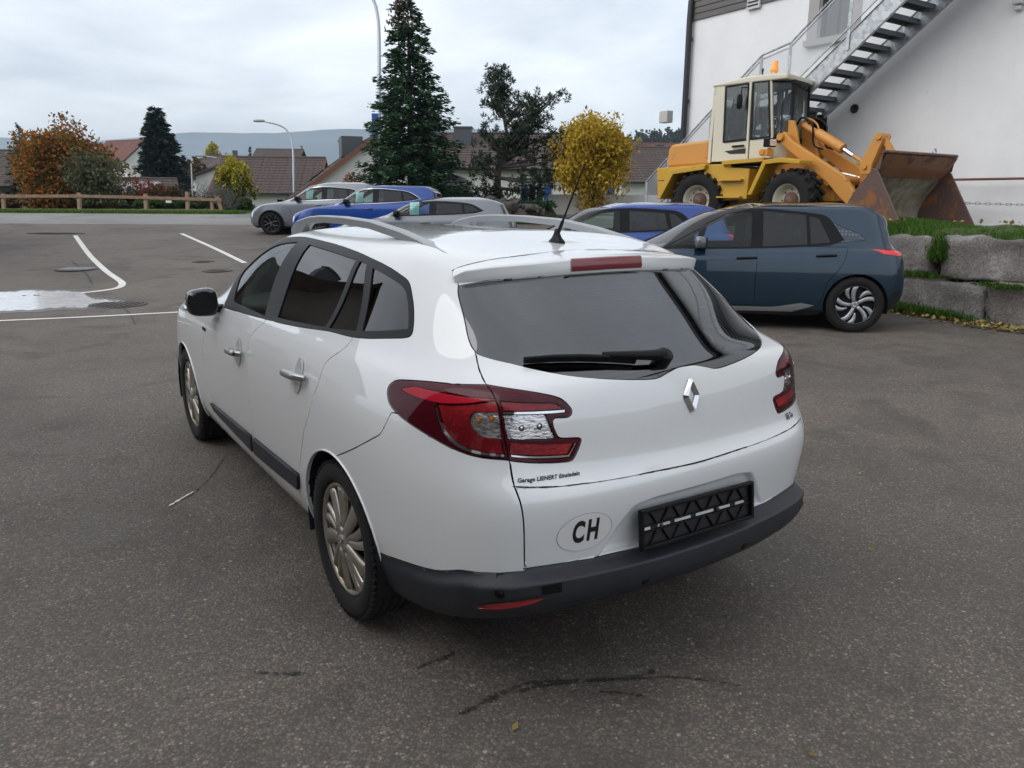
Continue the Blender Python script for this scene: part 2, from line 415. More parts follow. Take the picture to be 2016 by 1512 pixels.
class Panels:
    """cuts a body surface into panels, panes, lamps and openings along curves drawn on it"""
    SU, SV = .30, .11
    def __init__(self, S, du, dv, extra=None):
        self.S = S; self.du, self.dv = du, dv; self.regs = []; self.extra = extra
    def add(self, name, poly, sym=True, **k):
        self.regs.append((name, np.asarray(poly, float), k, 'L' if sym else ''))
        if sym: self.regs.append((name, mirror(poly), k, 'R'))
    def cut(self):
        S = self.S; H = S.M/2
        us = np.arange(-H, H+1e-6, self.du); vs = np.linspace(0, S.R-1, int(round((S.R-1)/self.dv))+1)
        pts = [np.stack(np.meshgrid(us, vs), -1).reshape(-1, 2)]
        if self.extra is not None: pts.append(self.extra)
        pts = np.concatenate(pts)
        con = []; edges = []; n = 0
        for _, poly, _, _ in self.regs:
            con.append(poly); m = len(poly); edges += [(n+i, n+(i+1) % m) for i in range(m)]; n += m
        con = np.concatenate(con)
        # drop grid points that crowd the curves
        cell = {}
        sc = np.array([self.SU, self.SV])
        for q in con*sc: cell.setdefault((int(q[0]//.012), int(q[1]//.012)), []).append(q)
        keep = []
        for q in pts*sc:
            a, b = int(q[0]//.012), int(q[1]//.012); ok = True
            for i in (a-1, a, a+1):
                for j in (b-1, b, b+1):
                    for w in cell.get((i, j), ()):
                        if abs(w[0]-q[0])+abs(w[1]-q[1]) < .0045: ok = False
            keep.append(ok)
        keep = np.array(keep) | (pts[:, 1] <= 0) | (pts[:, 1] >= S.R-1) | (abs(abs(pts[:, 0])-H) < 1e-6)
        allp = np.concatenate([con, pts[keep]])*sc
        v, e, f, *_ = delaunay_2d_cdt([Vector(p) for p in allp], edges, [], 0, 1e-6)
        self.uv = np.array([(p[0], p[1]) for p in v])/sc
        T = np.array([t for t in f if len(t) == 3])
        c = self.uv[T].mean(1)
        ok = (c[:, 1] > 0) & (c[:, 1] < S.R-1)
        area = np.cross(self.uv[T[:, 1]]-self.uv[T[:, 0]], self.uv[T[:, 2]]-self.uv[T[:, 0]])
        T = T[ok & (abs(area) > 1e-9)]; self.T = T; c = self.uv[T].mean(1)
        self.uv[:, 1] = np.clip(self.uv[:, 1], 0, S.R-1)
        lab = np.full(len(T), -1)
        for k in range(len(self.regs)-1, -1, -1): lab[inpoly(c, self.regs[k][1])] = k
        self.lab = lab
        self.P = S.ev(self.uv[:, 0], self.uv[:, 1]); self.N = S.nrm(self.uv[:, 0], self.uv[:, 1])
        E = np.sort(np.concatenate([T[:, [0, 1]], T[:, [1, 2]], T[:, [2, 0]]]), 1)
        u, cnt = np.unique(E[:, 0].astype(np.int64)*len(v)+E[:, 1], return_counts=True)
        self.ecount = dict(zip(u.tolist(), cnt.tolist()))
    def mesh(self, name, mask, material, parent, off=0.0, gap=.0025, flange=.014, disp=None, x_side=None):
        T = self.T[mask]
        if not len(T): return None
        ids, inv = np.unique(T, return_inverse=True); t = inv.reshape(-1, 3)
        P = self.P[ids].copy(); Nn = self.N[ids]; nv = len(self.uv)
        # outward orientation
        fn = np.cross(P[t[:, 1]]-P[t[:, 0]], P[t[:, 2]]-P[t[:, 0]])
        flip = (fn*Nn[t].mean(1)).sum(1) < 0; t[flip] = t[flip][:, ::-1]
        ed = {}
        for a, b, c in t.tolist():
            for x, y, z in ((a, b, c), (b, c, a), (c, a, b)):
                k = (min(x, y), max(x, y)); ed[k] = None if k in ed else (x, y, z)
        bnd = [q for q in ed.values() if q is not None]
        inner = []
        for x, y, z in bnd:
            i, j = sorted((int(ids[x]), int(ids[y])))
            if self.ecount.get(i*nv+j, 0) > 1: inner.append((x, y, z))
        if gap:
            D = np.zeros_like(P)
            for x, y, z in inner:
                e = P[y]-P[x]; L = np.linalg.norm(e)+1e-12; e /= L; w = P[z]-P[x]; w = w-e*(w@e); w /= np.linalg.norm(w)+1e-12
                D[x] += w*L; D[y] += w*L
            L = np.linalg.norm(D, axis=1, keepdims=True); P += np.where(L > 1e-9, D/np.maximum(L, 1e-9), 0)*gap
        if disp is not None: off = off+disp(self.uv[ids], P)
        P = P+Nn*(off[:, None] if hasattr(off, '__len__') else off)
        V = P.tolist(); F = t.tolist(); nl = [Nn[i] for tri in t for i in tri]
        nt = len(F)
        if flange:
            mp = {}; 
            def dup(i, d):
                k = (i, d)
                if k not in mp: mp[k] = len(V); V.append((P[i]-Nn[i]*d).tolist())
                return mp[k]
            for x, y, z in inner:
                F.append([dup(y, 0), dup(x, 0), dup(x, flange), dup(y, flange)]); nl += [np.zeros(3)]*4
        m = bpy.data.meshes.new(name); m.from_pydata(V, [], F); m.materials.append(material)
        m.polygons.foreach_set('use_smooth', [True]*len(F)); m.update()
        if disp is None: m.normals_split_custom_set([tuple(q) for q in nl])
        o = bpy.data.objects.new(name, m); COL.objects.link(o); o.parent = parent
        return o
    def build(self, parent, body_mat, body_name='body', skip_right=()):
        made = {}
        for k, (name, poly, kw, sd) in enumerate(self.regs):
            if kw.get('hole'): continue
            par = kw.get('parent'); par = made.get((par, sd), made.get((par, ''), parent)) if par else parent
            o = self.mesh(name, self.lab == k, kw['mat'], par, kw.get('off', 0.0), kw.get('gap', .0025), kw.get('flange', .014), kw.get('disp'))
            if o is not None:
                made[(name, sd)] = o
                if kw.get('label'): o['label'] = kw['label']
        made[(body_name, '')] = self.mesh(body_name, self.lab == -1, body_mat, parent)
        openk = [k for k, r in enumerate(self.regs) if r[2].get('hole') or r[2].get('open')]
        self.mesh('inner_shell', ~np.isin(self.lab, openk), M_dark, parent, off=-.045, gap=0, flange=0)
        return made

def ring_uv(S, cy, cz, r, a0=-12, a1=192, n=40):
    """wheel-arch curve on the left side, closed below the sill"""
    A = np.radians(np.linspace(a0, a1, n)); q = np.stack([cy+r*np.cos(A), cz+r*np.sin(A)], 1)
    zmin = S.ev(S.side([(cy+r, .3)])[0, 0], 0.0)[2]
    q = q[q[:, 1] > zmin+.012]
    uv = S.side(q)
    return np.concatenate([[(uv[0, 0], -.3)], [(uv[0, 0], .02)], uv, [(uv[-1, 0], .02)], [(uv[-1, 0], -.3)]])

def tyre(mb, R, w, rim, n=56):
    h = w/2
    prof = [(rim, -h*.80), (rim+.008, -h*.92), (rim+(R-rim)*.35, -h*1.0), (rim+(R-rim)*.7, -h*.985), (R-.014, -h*.86), (R-.003, -h*.74)]
    for g in (-.5, -.17, .17, .5):
        prof += [(R, h*(g-.06)-.0), (R-.008, h*(g-.045)), (R-.008, h*(g+.045)), (R, h*(g+.06))]
    prof += [(R-.003, h*.74), (R-.014, h*.86), (rim+(R-rim)*.7, h*.985), (rim+(R-rim)*.35, h*1.0), (rim+.008, h*.92), (rim, h*.80), (rim-.02, h*.3), (rim-.02, -h*.3), (rim, -h*.80)]
    mb.lathe(prof, n)
def wheel(parent, pos, R, w, rim, style, side=-1, spin=0.0):
    """side -1: outer face towards -x"""
    t = empty('wheel', pos); t.parent = parent
    base = Matrix.Rotation(-PI/2 if side < 0 else PI/2, 4, 'Y')@Matrix.Rotation(spin, 4, 'Z')   # local z -> outwards
    a = MB(); tyre(a, R, w, rim)
    # tread blocks on the shoulders
    for k in range(64):
        an = 2*PI*k/64
        for sgn in (-1, 1):
            M = Matrix.Rotation(an, 4, 'Z')@Matrix.Translation((R-.0115, 0, sgn*w*.40))@Matrix.Rotation(.25*sgn, 4, 'X')
            a.prism([(-.006, -.007), (.007, -.007), (.007, .007), (-.006, .007)], w*.12, M@Matrix.Translation((0, 0, -w*.06)))
    a.v = [tuple(base@Vector(p)) for p in a.v]; a.build('tyre', M_rubber, t)
    h = w/2
    b = MB(); m2 = []
    z0 = h*.78
    def disc(r0, r1, z, mb=b, n=48, zz=None): mb.lathe([(r0, z), (r1, z if zz is None else zz)], n)
    rm = MB(); rm.lathe([(rim+.002, z0*.9), (rim+.001, z0+.006), (rim-.010, z0+.008), (rim-.016, z0-.002), (rim-.02, z0-.05), (rim-.03, -h*.7)], 56)
    bk = MB(); bk.lathe([(rim-.005, z0-.045), (.03, z0-.040), (.001, z0-.04)], 40)
    sp = MB()
    def blade(a0, r0, r1, w0, w1, za, zb, th=.012, tw=0.0, mb=sp, curve=0.0):
        n = 7; v = []; f = []
        for i in range(n):
            s = i/(n-1); r = r0+(r1-r0)*s; ww = (w0+(w1-w0)*s)/2; z = za+(zb-za)*s+curve*math.sin(PI*s); an = a0+tw*s*s
            c, q = math.cos(an), math.sin(an)
            for (du_, dz) in ((-ww, -th), (-ww*.92, 0), (-ww*.35, .004), (ww*.35, .004), (ww*.92, 0), (ww, -th)):
                v.append((r*c-du_*q, r*q+du_*c, z+dz))
        for i in range(n-1):
            for k in range(5): f.append((i*6+k, i*6+k+1, (i+1)*6+k+1, (i+1)*6+k))
        mb.add(v, f, 0, True)
    ns = []
    if style == 'cover':
        for k in range(5):
            a0 = 2*PI*k/5
            blade(a0, .035, rim-.008, .040, .066, z0+.010, z0-.004, tw=.10)
            blade(a0+.52, .05, rim-.008, .022, .036, z0+.004, z0-.006, tw=.14)
            blade(a0+.80, .05, rim-.008, .022, .038, z0+.004, z0-.006, tw=.14)
        sp.lathe([(rim-.001, z0-.002), (rim-.006, z0+.004), (rim-.016, z0+.001), (rim-.018, z0-.012)], 56)
        sp.lathe([(.058, z0-.004), (.052, z0+.012), (.04, z0+.016), (.001, z0+.017)], 32)
        # lozenge on the hub
        dm = MB()
        for s in (-1, 1):
            for q in (-1, 1): dm.bar((0, q*.026, z0+.019), (s*.015, 0, z0+.019), .006, .004)
        ns = [('hub_emblem', dm, M_chrome)]; smat = M_cover
    elif style == 'turbine':
        for k in range(5):
            a0 = 2*PI*k/5
            blade(a0, .04, rim-.012, .034, .060, z0-.012, z0+.0, tw=-.28)
            blade(a0+.42, .10, rim-.012, .014, .070, z0-.016, z0-.002, tw=-.26)
        sp.lathe([(.05, z0-.02), (.04, z0-.008), (.001, z0-.006)], 24); smat = M_silver
    else:
        for k in range(5):
            a0 = 2*PI*k/5
            for s in (-.17, .17): blade(a0+s*.9, .04, rim-.01, .028, .034, z0-.015, z0-.003, tw=s)
        sp.lathe([(.06, z0-.02), (.05, z0-.006), (.001, z0-.004)], 24); smat = M_glossblack if style == 'black' else M_silver
    for nm, mb, mt in [('rim', rm, M_cover if style == 'cover' else (M_glossblack if style in ('black', 'turbine') else M_silver)), ('brake_disc', bk, M_dark), ('spokes' if style != 'cover' else 'wheel_cover', sp, smat)]+ns:
        mb.v = [tuple(base@Vector(p)) for p in mb.v]
        o = mb.build(nm, mt, t)
        if nm in ('spokes', 'wheel_cover', 'rim'):
            so = o.modifiers.new('solid', 'SOLIDIFY'); so.thickness = .003; so.offset = -1
    return t
def wheel_house(parent, cy, cz, r, x0, x1):
    for s in (-1, 1):
        m = MB(); n = 20; v = []
        for xx in (x0, x1):
            for k in range(n+1):
                a = math.radians(-15+210*k/n); v.append((s*xx, cy+r*math.cos(a), cz+r*math.sin(a)))
        m.add(v, [(k, k+1, n+2+k, n+1+k) for k in range(n)])
        m.add([(s*x1, cy+r*math.cos(math.radians(-15+210*k/n)), cz+r*math.sin(math.radians(-15+210*k/n))) for k in range(n+1)], [tuple(range(n+1))])
        m.build('wheel_arch_liner', M_dark, parent)
def superell(mb, c, r, e=.6, n=20, M=None, squeeze=None):
    """rounded box blob"""
    v = []; f = []; m = n//2
    sg = lambda x, p: math.copysign(abs(x)**p, x)
    for i in range(m+1):
        la = -PI/2+PI*i/m
        for k in range(n):
            lo = 2*PI*k/n
            p = Vector((r[0]*sg(math.cos(la), e)*sg(math.cos(lo), e), r[1]*sg(math.cos(la), e)*sg(math.sin(lo), e), r[2]*sg(math.sin(la), e)))
            if squeeze: p = squeeze(p)
            if M is not None: p = M@p
            v.append(p+Vector(c))
    for i in range(m):
        for k in range(n): f.append((i*n+k, i*n+(k+1) % n, (i+1)*n+(k+1) % n, (i+1)*n+k))
    mb.add(v, f, 0, True); return mb
def seat(parent, x, y, z, name='front_seat', rear=False):
    t = empty(name, (x, y, z)); t.parent = parent
    a = MB(); superell(a, (0, 0, .10), (.25, .26, .09), .5); a.build('cushion', M_cloth, t)
    b = MB(); M = Matrix.Rotation(.32, 3, 'X'); superell(b, (0, -.32, .42), (.24, .07, .33), .55, M=M); b.build('backrest', M_cloth, t)
    h = MB(); superell(h, (0, -.46, .80), (.13, .05, .10), .6, M=M); h.build('headrest', M_cloth, t)
    return t
def interior(parent, W, belt, yf, yr, dash_y, lhd=True, hz=1.0):
    """seats, dashboard and steering wheel behind the glass"""
    for x in (-.36, .36): seat(parent, x, yf, .30*hz)
    for x in (-.36, .36): seat(parent, x, yr, .32*hz, 'rear_seat')
    d = MB(); superell(d, (0, dash_y, belt-.16), (W-.10, .30, .14), .45); d.build('dashboard', M_dash, parent)
    s = MB(); c = Vector((-.36, dash_y-.36, belt-.10)); M = Matrix.Rotation(math.radians(-68), 4, 'X')
    s.tube([c+(M.to_3x3()@Vector((.185*math.cos(2*PI*k/28), .185*math.sin(2*PI*k/28), 0))) for k in range(29)], .015, 8)
    for a in (0, PI, -PI/2): s.bar(c, c+(M.to_3x3()@Vector((.18*math.cos(a), .18*math.sin(a), 0))), .035, .018)
    s.build('steering_wheel', M_dash, parent)
def lerp(a, b, t): return a+(b-a)*t
def wagon_net():
    # per row: z rear, z mid, z front, half width, rear y, front y, side y squeeze
    #        zr    zm    zf    w     yr    yf    corner  y4   y12
    rows = [
        (.365, .205, .200, .800, .080, 4.44, 1.0),
        (.435, .275, .290, .855, .020, 4.51, 1.0),
        (.508, .420, .400, .884, .020, 4.54, 1.0),
        (.640, .590, .520, .893, .000, 4.54, 1.0),
        (.745, .740, .620, .893, -.004, 4.51, 1.0),
        (.805, .860, .700, .884, .030, 4.44, 1.0),
        (.930, .945, .770, .866, .045, 4.28, 1.0),
        (1.060, 1.015, .860, .830, .075, 3.95, 1.0),
        (1.110, 1.075, .960, .788, .130, 3.52, 1.0),
        (1.215, 1.215, 1.110, .708, .285, 3.30, 1.0),
        (1.325, 1.350, 1.285, .640, .455, 2.95, 1.0),
        (1.388, 1.428, 1.395, .570, .540, 2.68, 1.0),
        (1.418, 1.462, 1.432, .420, .640, 2.52, 1.0),
        (1.436, 1.474, 1.446, .200, .760, 2.40, 1.0),
        (1.440, 1.478, 1.450, .000, .800, 2.36, 1.0)]
    # plan outline of the waist (normalised): rear centre, rear, corner, side..., front corner, front centre
    X = [0, .38, .68, .845, .925, .972, .992, 1.0, 1.0, 1.0, 1.0, .995, .96, .80, .42, 0]
    XB = [0, .46, .83, .95, .985, .995, 1.0, 1.0, 1.0, 1.0, 1.0, 1.0, .98, .86, .48, 0]
    D = [0, .012, .054, .152, .345, .63, 1.0]            # distance ahead of the rear centre line, stations 0-6
    DU = [0, .028, .125, .280, .47, .70, 1.0]
    E_ = [0, .03, .16]                                   # behind the front centre line, stations 15,14,13
    Y = [None]*7+[1.55, 2.1, 2.7, 3.2, 3.68, 4.10]
    net = []
    n = len(rows)
    for k, (zr, zm, zf, w, yr, yf, _) in enumerate(rows):
        r = []
        for j in range(16):
            g = max(0, (k-7)/(n-8))                      # 0 at the belt .. 1 at the roof centre
            x = lerp(X[j], XB[j], np.clip((k-7)/3, 0, 1))*w
            y0 = yr+lerp(D[min(j, 6)], DU[min(j, 6)], np.clip(k-7, 0, 1))*(1.0 if k < 9 else lerp(1.0, .62, (k-8)/(n-9)))
            sidey = [0, 0, 0, .2, .37, .66, 1.05, 1.55, 2.1, 2.7, 3.2, 3.68, 4.10, 4.3, 4.45, 4.5][j]
            if j <= 6:
                y = y0
            elif j >= 13:
                y = yf-E_[15-j]*(1.0 if k < 7 else 1.5)
            else:
                a = yr+D[6]*(1.0 if k < 9 else lerp(1.0, .62, (k-8)/(n-9))); b = yf-.16*(1.0 if k < 7 else 1.5)
                y = lerp(a, b, (sidey-1.05)/(4.36-1.05))
                if k <= 6:
                    y = lerp(sidey, y, max(0, (j-10)/3))
            # height: blend rear -> mid -> front
            rz = np.clip(((5.3 if k == 0 else 5.0 if k == 1 else 4.6)-j)/3.2, 0, 1); fz = np.clip((j-11.0)/2.6, 0, 1)
            rz = rz*rz*(3-2*rz); fz = fz*fz*(3-2*fz)
            z = zm*(1-rz)*(1-fz)+zr*rz+zf*fz
            if 7 <= k <= 9:                              # belt rises to the rear
                z += .020*np.clip((2.1-y)/2, -1, 1)*(1-rz)*(1-fz)
            if k in (2, 3, 4, 5) and 5 <= j <= 6: x += .004
            r.append((x, y, z))
        net.append(r)
    return net
# ---------------------------------------------------------------- ground
def dr(p):
    q = np.asarray(p, float)-np.array(CAM); return q@FWD, q@RGT
def soft(x, k=2.0): return np.log1p(np.exp(np.clip(x/k, -30, 30)))*k
def gz(x, y):
    """height of the ground: level car park, rising gently to the road, falling away behind the fence on the left"""
    x = np.asarray(x, float); y = np.asarray(y, float)
    d = (x-CAM[0])*FWD[0]+(y-CAM[1])*FWD[1]; r = (x-CAM[0])*RGT[0]+(y-CAM[1])*RGT[1]
    up = .048*soft(d-12.6, 1.2)
    cap = np.minimum(up, .048*21.4+.0*d)
    fall = np.clip((d-36)/30, 0, 1); fall = fall*fall*(3-2*fall)
    left = 1/(1+np.exp((r+4)/2.5))
    far = np.clip((d-90)/600, 0, 1)
    return cap-3.2*fall*left-1.0*fall*(1-left)+far*6.0
def P3(d, r, dz=0.0):
    x = CAM[0]+FWD[0]*d+RGT[0]*r; y = CAM[1]+FWD[1]*d+RGT[1]*r
    return Vector((x, y, float(gz(x, y))+dz))
def on_ground(px, py, dz=0.0):
    """ground point seen at a pixel"""
    t = 3.0; d = ray(px, py); o = np.array(CAM)
    lo = .5
    f = lambda t: (o+d*t)[2]-float(gz(*(o+d*t)[:2]))
    while f(lo) > 0 and lo < 120: lo += .25
    lo, hi = lo-.25, lo
    for _ in range(30):
        m = (lo+hi)/2
        if f(m) > 0: lo = m
        else: hi = m
    p = o+d*lo; return Vector((p[0], p[1], float(gz(p[0], p[1]))+dz))
def sheet(name, ds, rs, material, dz=0.0, kind='structure', skirt=None, mask=None):
    D, R_ = np.meshgrid(ds, rs); X = CAM[0]+FWD[0]*D+RGT[0]*R_; Y = CAM[1]+FWD[1]*D+RGT[1]*R_; Z = gz(X, Y)+dz
    h, w = D.shape; m = MB()
    m.add(np.stack([X, Y, Z], -1).reshape(-1, 3), [(i*w+j, i*w+j+1, (i+1)*w+j+1, (i+1)*w+j)[::-1] for i in range(h-1) for j in range(w-1) if mask is None or mask(D[i, j], R_[i, j])], 0, True)
    o = m.build(name, material); tag(o, kind=kind); return o
def asphalt(name, base=.10, tone=(1, .975, .95), speck=1.0, worn=1.0):
    m = mat(name, (base, base, base), .82); g = G(m); v = g.coord('Object')
    big = g.noise(.35, 5, .6, v, .6); mid = g.noise(2.3, 6, .62, v, .4); grit = g.noise(150, 2, .6, v)
    vo = g.n('ShaderNodeTexVoronoi'); vo.inputs['Scale'].default_value = 105; g.l(v, vo.inputs['Vector'])
    vo2 = g.n('ShaderNodeTexVoronoi'); vo2.inputs['Scale'].default_value = 34; g.l(v, vo2.inputs['Vector'])
    c = lambda k: tuple(base*k*t for t in tone)
    col = g.ramp(big, [(.30, c(.66)), (.48, c(1.0)), (.70, c(1.30))])
    col = g.mix(g.ramp(mid, [(.33, .62*worn), (.47, 0.0)]), col, c(.52))                # oily, worn patches
    st = g.noise(.85, 4, .55, v, 1.5)
    col = g.mix(g.ramp(st, [(.34, .75*worn), (.47, 0.0)]), col, c(.55))                 # broad soft stains
    # the stones of the wearing course: dark binder between light and dark grains
    sep = g.n('ShaderNodeSeparateColor'); g.l(vo.outputs['Color'], sep.inputs[0])
    stone = g.ramp(sep.outputs[0], [(.0, c(.45)), (.45, c(.80)), (.80, c(1.25)), (.955, c(1.7)), (.988, c(2.8))])
    col = g.mix(.62*speck, col, g.mix(1.0, col, g.mix(1.0, stone, (1/base,)*3, 'MULTIPLY'), 'MULTIPLY'))
    sep2 = g.n('ShaderNodeSeparateColor'); g.l(vo2.outputs['Color'], sep2.inputs[0])
    pick = g.math('MULTIPLY', g.ramp(sep2.outputs[1], [(.968, 0.0), (.972, 1.0)], 'CONSTANT'), g.ramp(vo2.outputs['Distance'], [(.24, 1.0), (.30, 0.0)]))
    col = g.mix(g.math('MULTIPLY', pick, .8*speck), col, c(2.7))
    gap = g.ramp(vo.outputs['Distance'], [(.30, 0.0), (.62, .60*speck)])
    col = g.mix(gap, col, c(.40))
    g.col(col)
    g.rough(g.ramp(mid, [(.3, .62), (.5, .86)]))
    h = g.math('ADD', g.math('MULTIPLY', vo.outputs['Distance'], -1.0), g.math('MULTIPLY', grit, .5))
    g.bump(h, .55, .006)
    return m
M_asphalt = asphalt('car_park_asphalt', .160, (1, .905, .80))
M_road = asphalt('road_asphalt', .235, (1, .985, .96), .5, .4)
M_soil = flat_noise('terrain_green', (.045, .085, .02), (.10, .12, .045), .35, .95, 8)
def _line():
    m = mat('line_paint', (.7, .7, .68), .75); g = G(m); v = g.coord('Object'); a = g.noise(26, 6, .7, v, .3); b = g.noise(1.4, 3, .5, v)
    w = g.math('ADD', a, g.math('MULTIPLY', b, .35)); c = g.ramp(g.noise(5, 6, .6, v), [(.3, (.60, .585, .54)), (.7, (.76, .75, .72))])
    g.col(g.mix(g.ramp(w, [(.80, 0.0), (.90, .85)]), c, (.17, .16, .145))); g.bump(a, .25, .004); return m
M_line = _line()
def build_ground():
    ds = np.concatenate([np.linspace(-40, 6, 24), np.linspace(6.5, 40, 60), np.geomspace(41, 9000, 60)])
    rs = np.concatenate([-np.geomspace(1, 6000, 40)[::-1]-29, np.linspace(-29, 40, 60), np.geomspace(1, 6000, 40)+40])
    sheet('terrain', ds, rs, M_soil, -.03)
    sheet('car_park', np.concatenate([np.linspace(-35, 6, 16), np.linspace(6.3, 28.5, 70)]), np.linspace(-32, 30, 60), M_asphalt, 0.0)
    sheet('road', np.linspace(27.6, 33.2, 14), np.linspace(-32, -1.5, 30), M_road, .004)
    g = np.array([33.1, 33.5, 34.0, 34.6]); sheet('grass_verge', np.linspace(33.1, 35.5, 5), np.linspace(-32, -10.5, 24), M_soil, .012)
build_ground()
def ribbon(name, pts, w, material, dz=.006, jitter=0.0, seed=0, kind='structure', n=None, ends=True):
    """painted or sealed line laid on the ground along pixels of the photograph"""
    rg = random.Random(seed); P = [on_ground(*p) if len(p) == 2 else Vector(p) for p in pts]
    path = spl([tuple(p) for p in P], closed=False, n=n or 8); m = MB(); v = []
    for i, p in enumerate(path):
        t = Vector(path[min(i+1, len(path)-1)]-path[max(i-1, 0)]); t.z = 0; t.normalize(); s = Vector((-t.y, t.x, 0))
        ww = w*(1+rg.uniform(-jitter, jitter))/2
        if ends and jitter and i in (0, len(path)-1): ww *= .2
        for q in (-1, 1):
            a = Vector(p)+s*ww*q; v.append((a.x, a.y, float(gz(a.x, a.y))+dz))
    m.add(v, [(2*i, 2*i+1, 2*i+3, 2*i+2)[::-1] for i in range(len(path)-1)]); o = m.build(name, material); return tag(o, kind=kind)
def broken_seam(pts, w, material, seed):
    rg = random.Random(seed); P = spl(pts, closed=False, n=10); i = 0
    while i < len(P)-2:
        L = rg.randint(2, 5); seg = P[i:i+L+1]
        ribbon('tar_seam', [(p[0], p[1]+rg.uniform(-1.5, 1.5)) for p in seg], w*rg.uniform(.5, 1.5), material, .005, .85, seed*31+i, n=4); i += L+(rg.random() < .45)
def blot(name, c, rx, ry, material, dz=.007, seed=0, rot=0.0, rough=.35, n=44):
    rg = random.Random(seed); c = on_ground(*c); v = []; ph = [rg.uniform(0, 6) for _ in range(6)]
    for k in range(n):
        a = 2*PI*k/n; f = 1+rough*sum(math.sin((j+2)*a+ph[j])/(j+2) for j in range(6))
        x, y = rx*f*math.cos(a), ry*f*math.sin(a); q = Vector(RGT)*(x*math.cos(rot)-y*math.sin(rot))+Vector(FWD)*(x*math.sin(rot)+y*math.cos(rot))
        p = c+q; v.append((p.x, p.y, float(gz(p.x, p.y))+dz))
    v.append((c.x, c.y, c.z+dz)); m = MB(); m.add(v, [(k, (k+1) % n, n) for k in range(n)]); return tag(m.build(name, material), kind='structure')
def build_marks():
    ribbon('parking_line', [(-320, 646), (0, 632), (180, 624), (362, 614.5)], .10, M_line)
    ribbon('parking_line', [(148, 464), (176, 502), (208, 533), (236, 553), (241, 560), (232, 567), (205, 572), (160, 577), (60, 585)], .12, M_line, n=6)
    ribbon('parking_line', [(357, 460), (420, 488), (482, 518)], .12, M_line)
    tar = asphalt('tar_seal', .045, (1, .96, .92), .8, .3)
    broken_seam([(905, 1408), (945, 1388), (985, 1368), (1030, 1350), (1085, 1343), (1180, 1338), (1240, 1337), (1290, 1322)], .014, tar, 3); broken_seam([(1020, 1362), (1080, 1349), (1150, 1344), (1210, 1340)], .008, tar, 13)
    broken_seam([(820, 1318), (850, 1305), (900, 1286)], .013, tar, 4)
    broken_seam([(1180, 1362), (1225, 1366), (1265, 1371)], .009, tar, 5)
    broken_seam([(1240, 1340), (1320, 1334), (1400, 1342), (1470, 1352)], .004, tar, 6)
    broken_seam([(440, 905), (415, 940), (385, 968), (362, 982)], .006, tar, 8)
    broken_seam([(500, 1325), (560, 1328), (602, 1326)], .007, tar, 9)
    ribbon('chalk_scrape', [(384, 968), (362, 980), (332, 998)], .012, M_line, .005, .7, 10)
    ribbon('tar_seam', [(140, 512), (170, 540), (182, 560)], .03, tar, .005, .7, 11)
    ribbon('tar_seam', [(205, 588), (250, 612), (266, 640)], .012, tar, .005, .7, 12)
    oil = flat_noise('oil_stain', (.020, .020, .021), (.040, .038, .037), 30, .55)
    # spilt foam running to the gully
    fm = mat('foam_puddle', (.70, .71, .73), .12, coat=.6); g = G(fm); v = g.coord('Object', (1, 1, 1))
    g.col(g.ramp(g.noise(3.2, 9, .72, v, 1.2), [(.30, (.42, .43, .45)), (.42, (.74, .75, .77)), (.55, (.90, .91, .92))]))
    g.bump(g.noise(6, 6, .7, v), .35, .02)
    m = MB(); top = [(-250, 585), (-120, 578), (0, 576), (60, 573), (120, 574), (160, 577), (180, 588), (215, 592), (262, 597)]; bot = [(-250, 628), (-120, 620), (0, 612), (60, 611), (110, 606), (150, 606), (180, 604), (225, 604), (262, 599)]
    wet = flat_noise('damp_asphalt', (.03, .029, .028), (.06, .057, .054), 6, .25, 8, .2, 60)
    for sg in (0, 1):
        a = spl([(x-(8 if x < 0 else 0), y-(3.2, 1.2)[sg]*(1 if x > 20 else .6)) for x, y in top], closed=False, n=8); b = spl([(x+(6 if x > 200 else 0), y+(5.0, 1.4)[sg]) for x, y in bot], closed=False, n=8); vs = []; rg = random.Random(9+sg)
        if sg: break
        for p, q in zip(a, b):
            for t in (0, .5, 1): vs.append(tuple(on_ground(p[0]+rg.uniform(-2, 2)*(t == 1), p[1]+(q[1]-p[1])*t+rg.uniform(-1.0, 1.0)*(t != .5), .004)))
        w = MB(); w.add(vs, [(i*3+j, i*3+j+1, (i+1)*3+j+1, (i+1)*3+j) for i in range(len(a)-1) for j in range(2)], 0, True); tag(w.build('damp_patch', wet), kind='structure')
    a = spl(top, closed=False, n=8); b = spl(bot, closed=False, n=8); rg = random.Random(5); vs = []
    for p, q in zip(a, b):
        for t in (0, .25, .5, .75, 1):
            y = p[1]+(q[1]-p[1])*t+(rg.uniform(-1.2, 1.2) if t in (0, 1) else 0); vs.append(tuple(on_ground(p[0], y, .006)))
    m.add(vs, [(i*5+j, i*5+j+1, (i+1)*5+j+1, (i+1)*5+j) for i in range(len(a)-1) for j in range(4)], 0, True); tag(m.build('foam_puddle', fm), kind='structure')
    # gullies and covers
    iron = flat_noise('cast_iron', (.05, .045, .04), (.10, .09, .08), 20, .7)
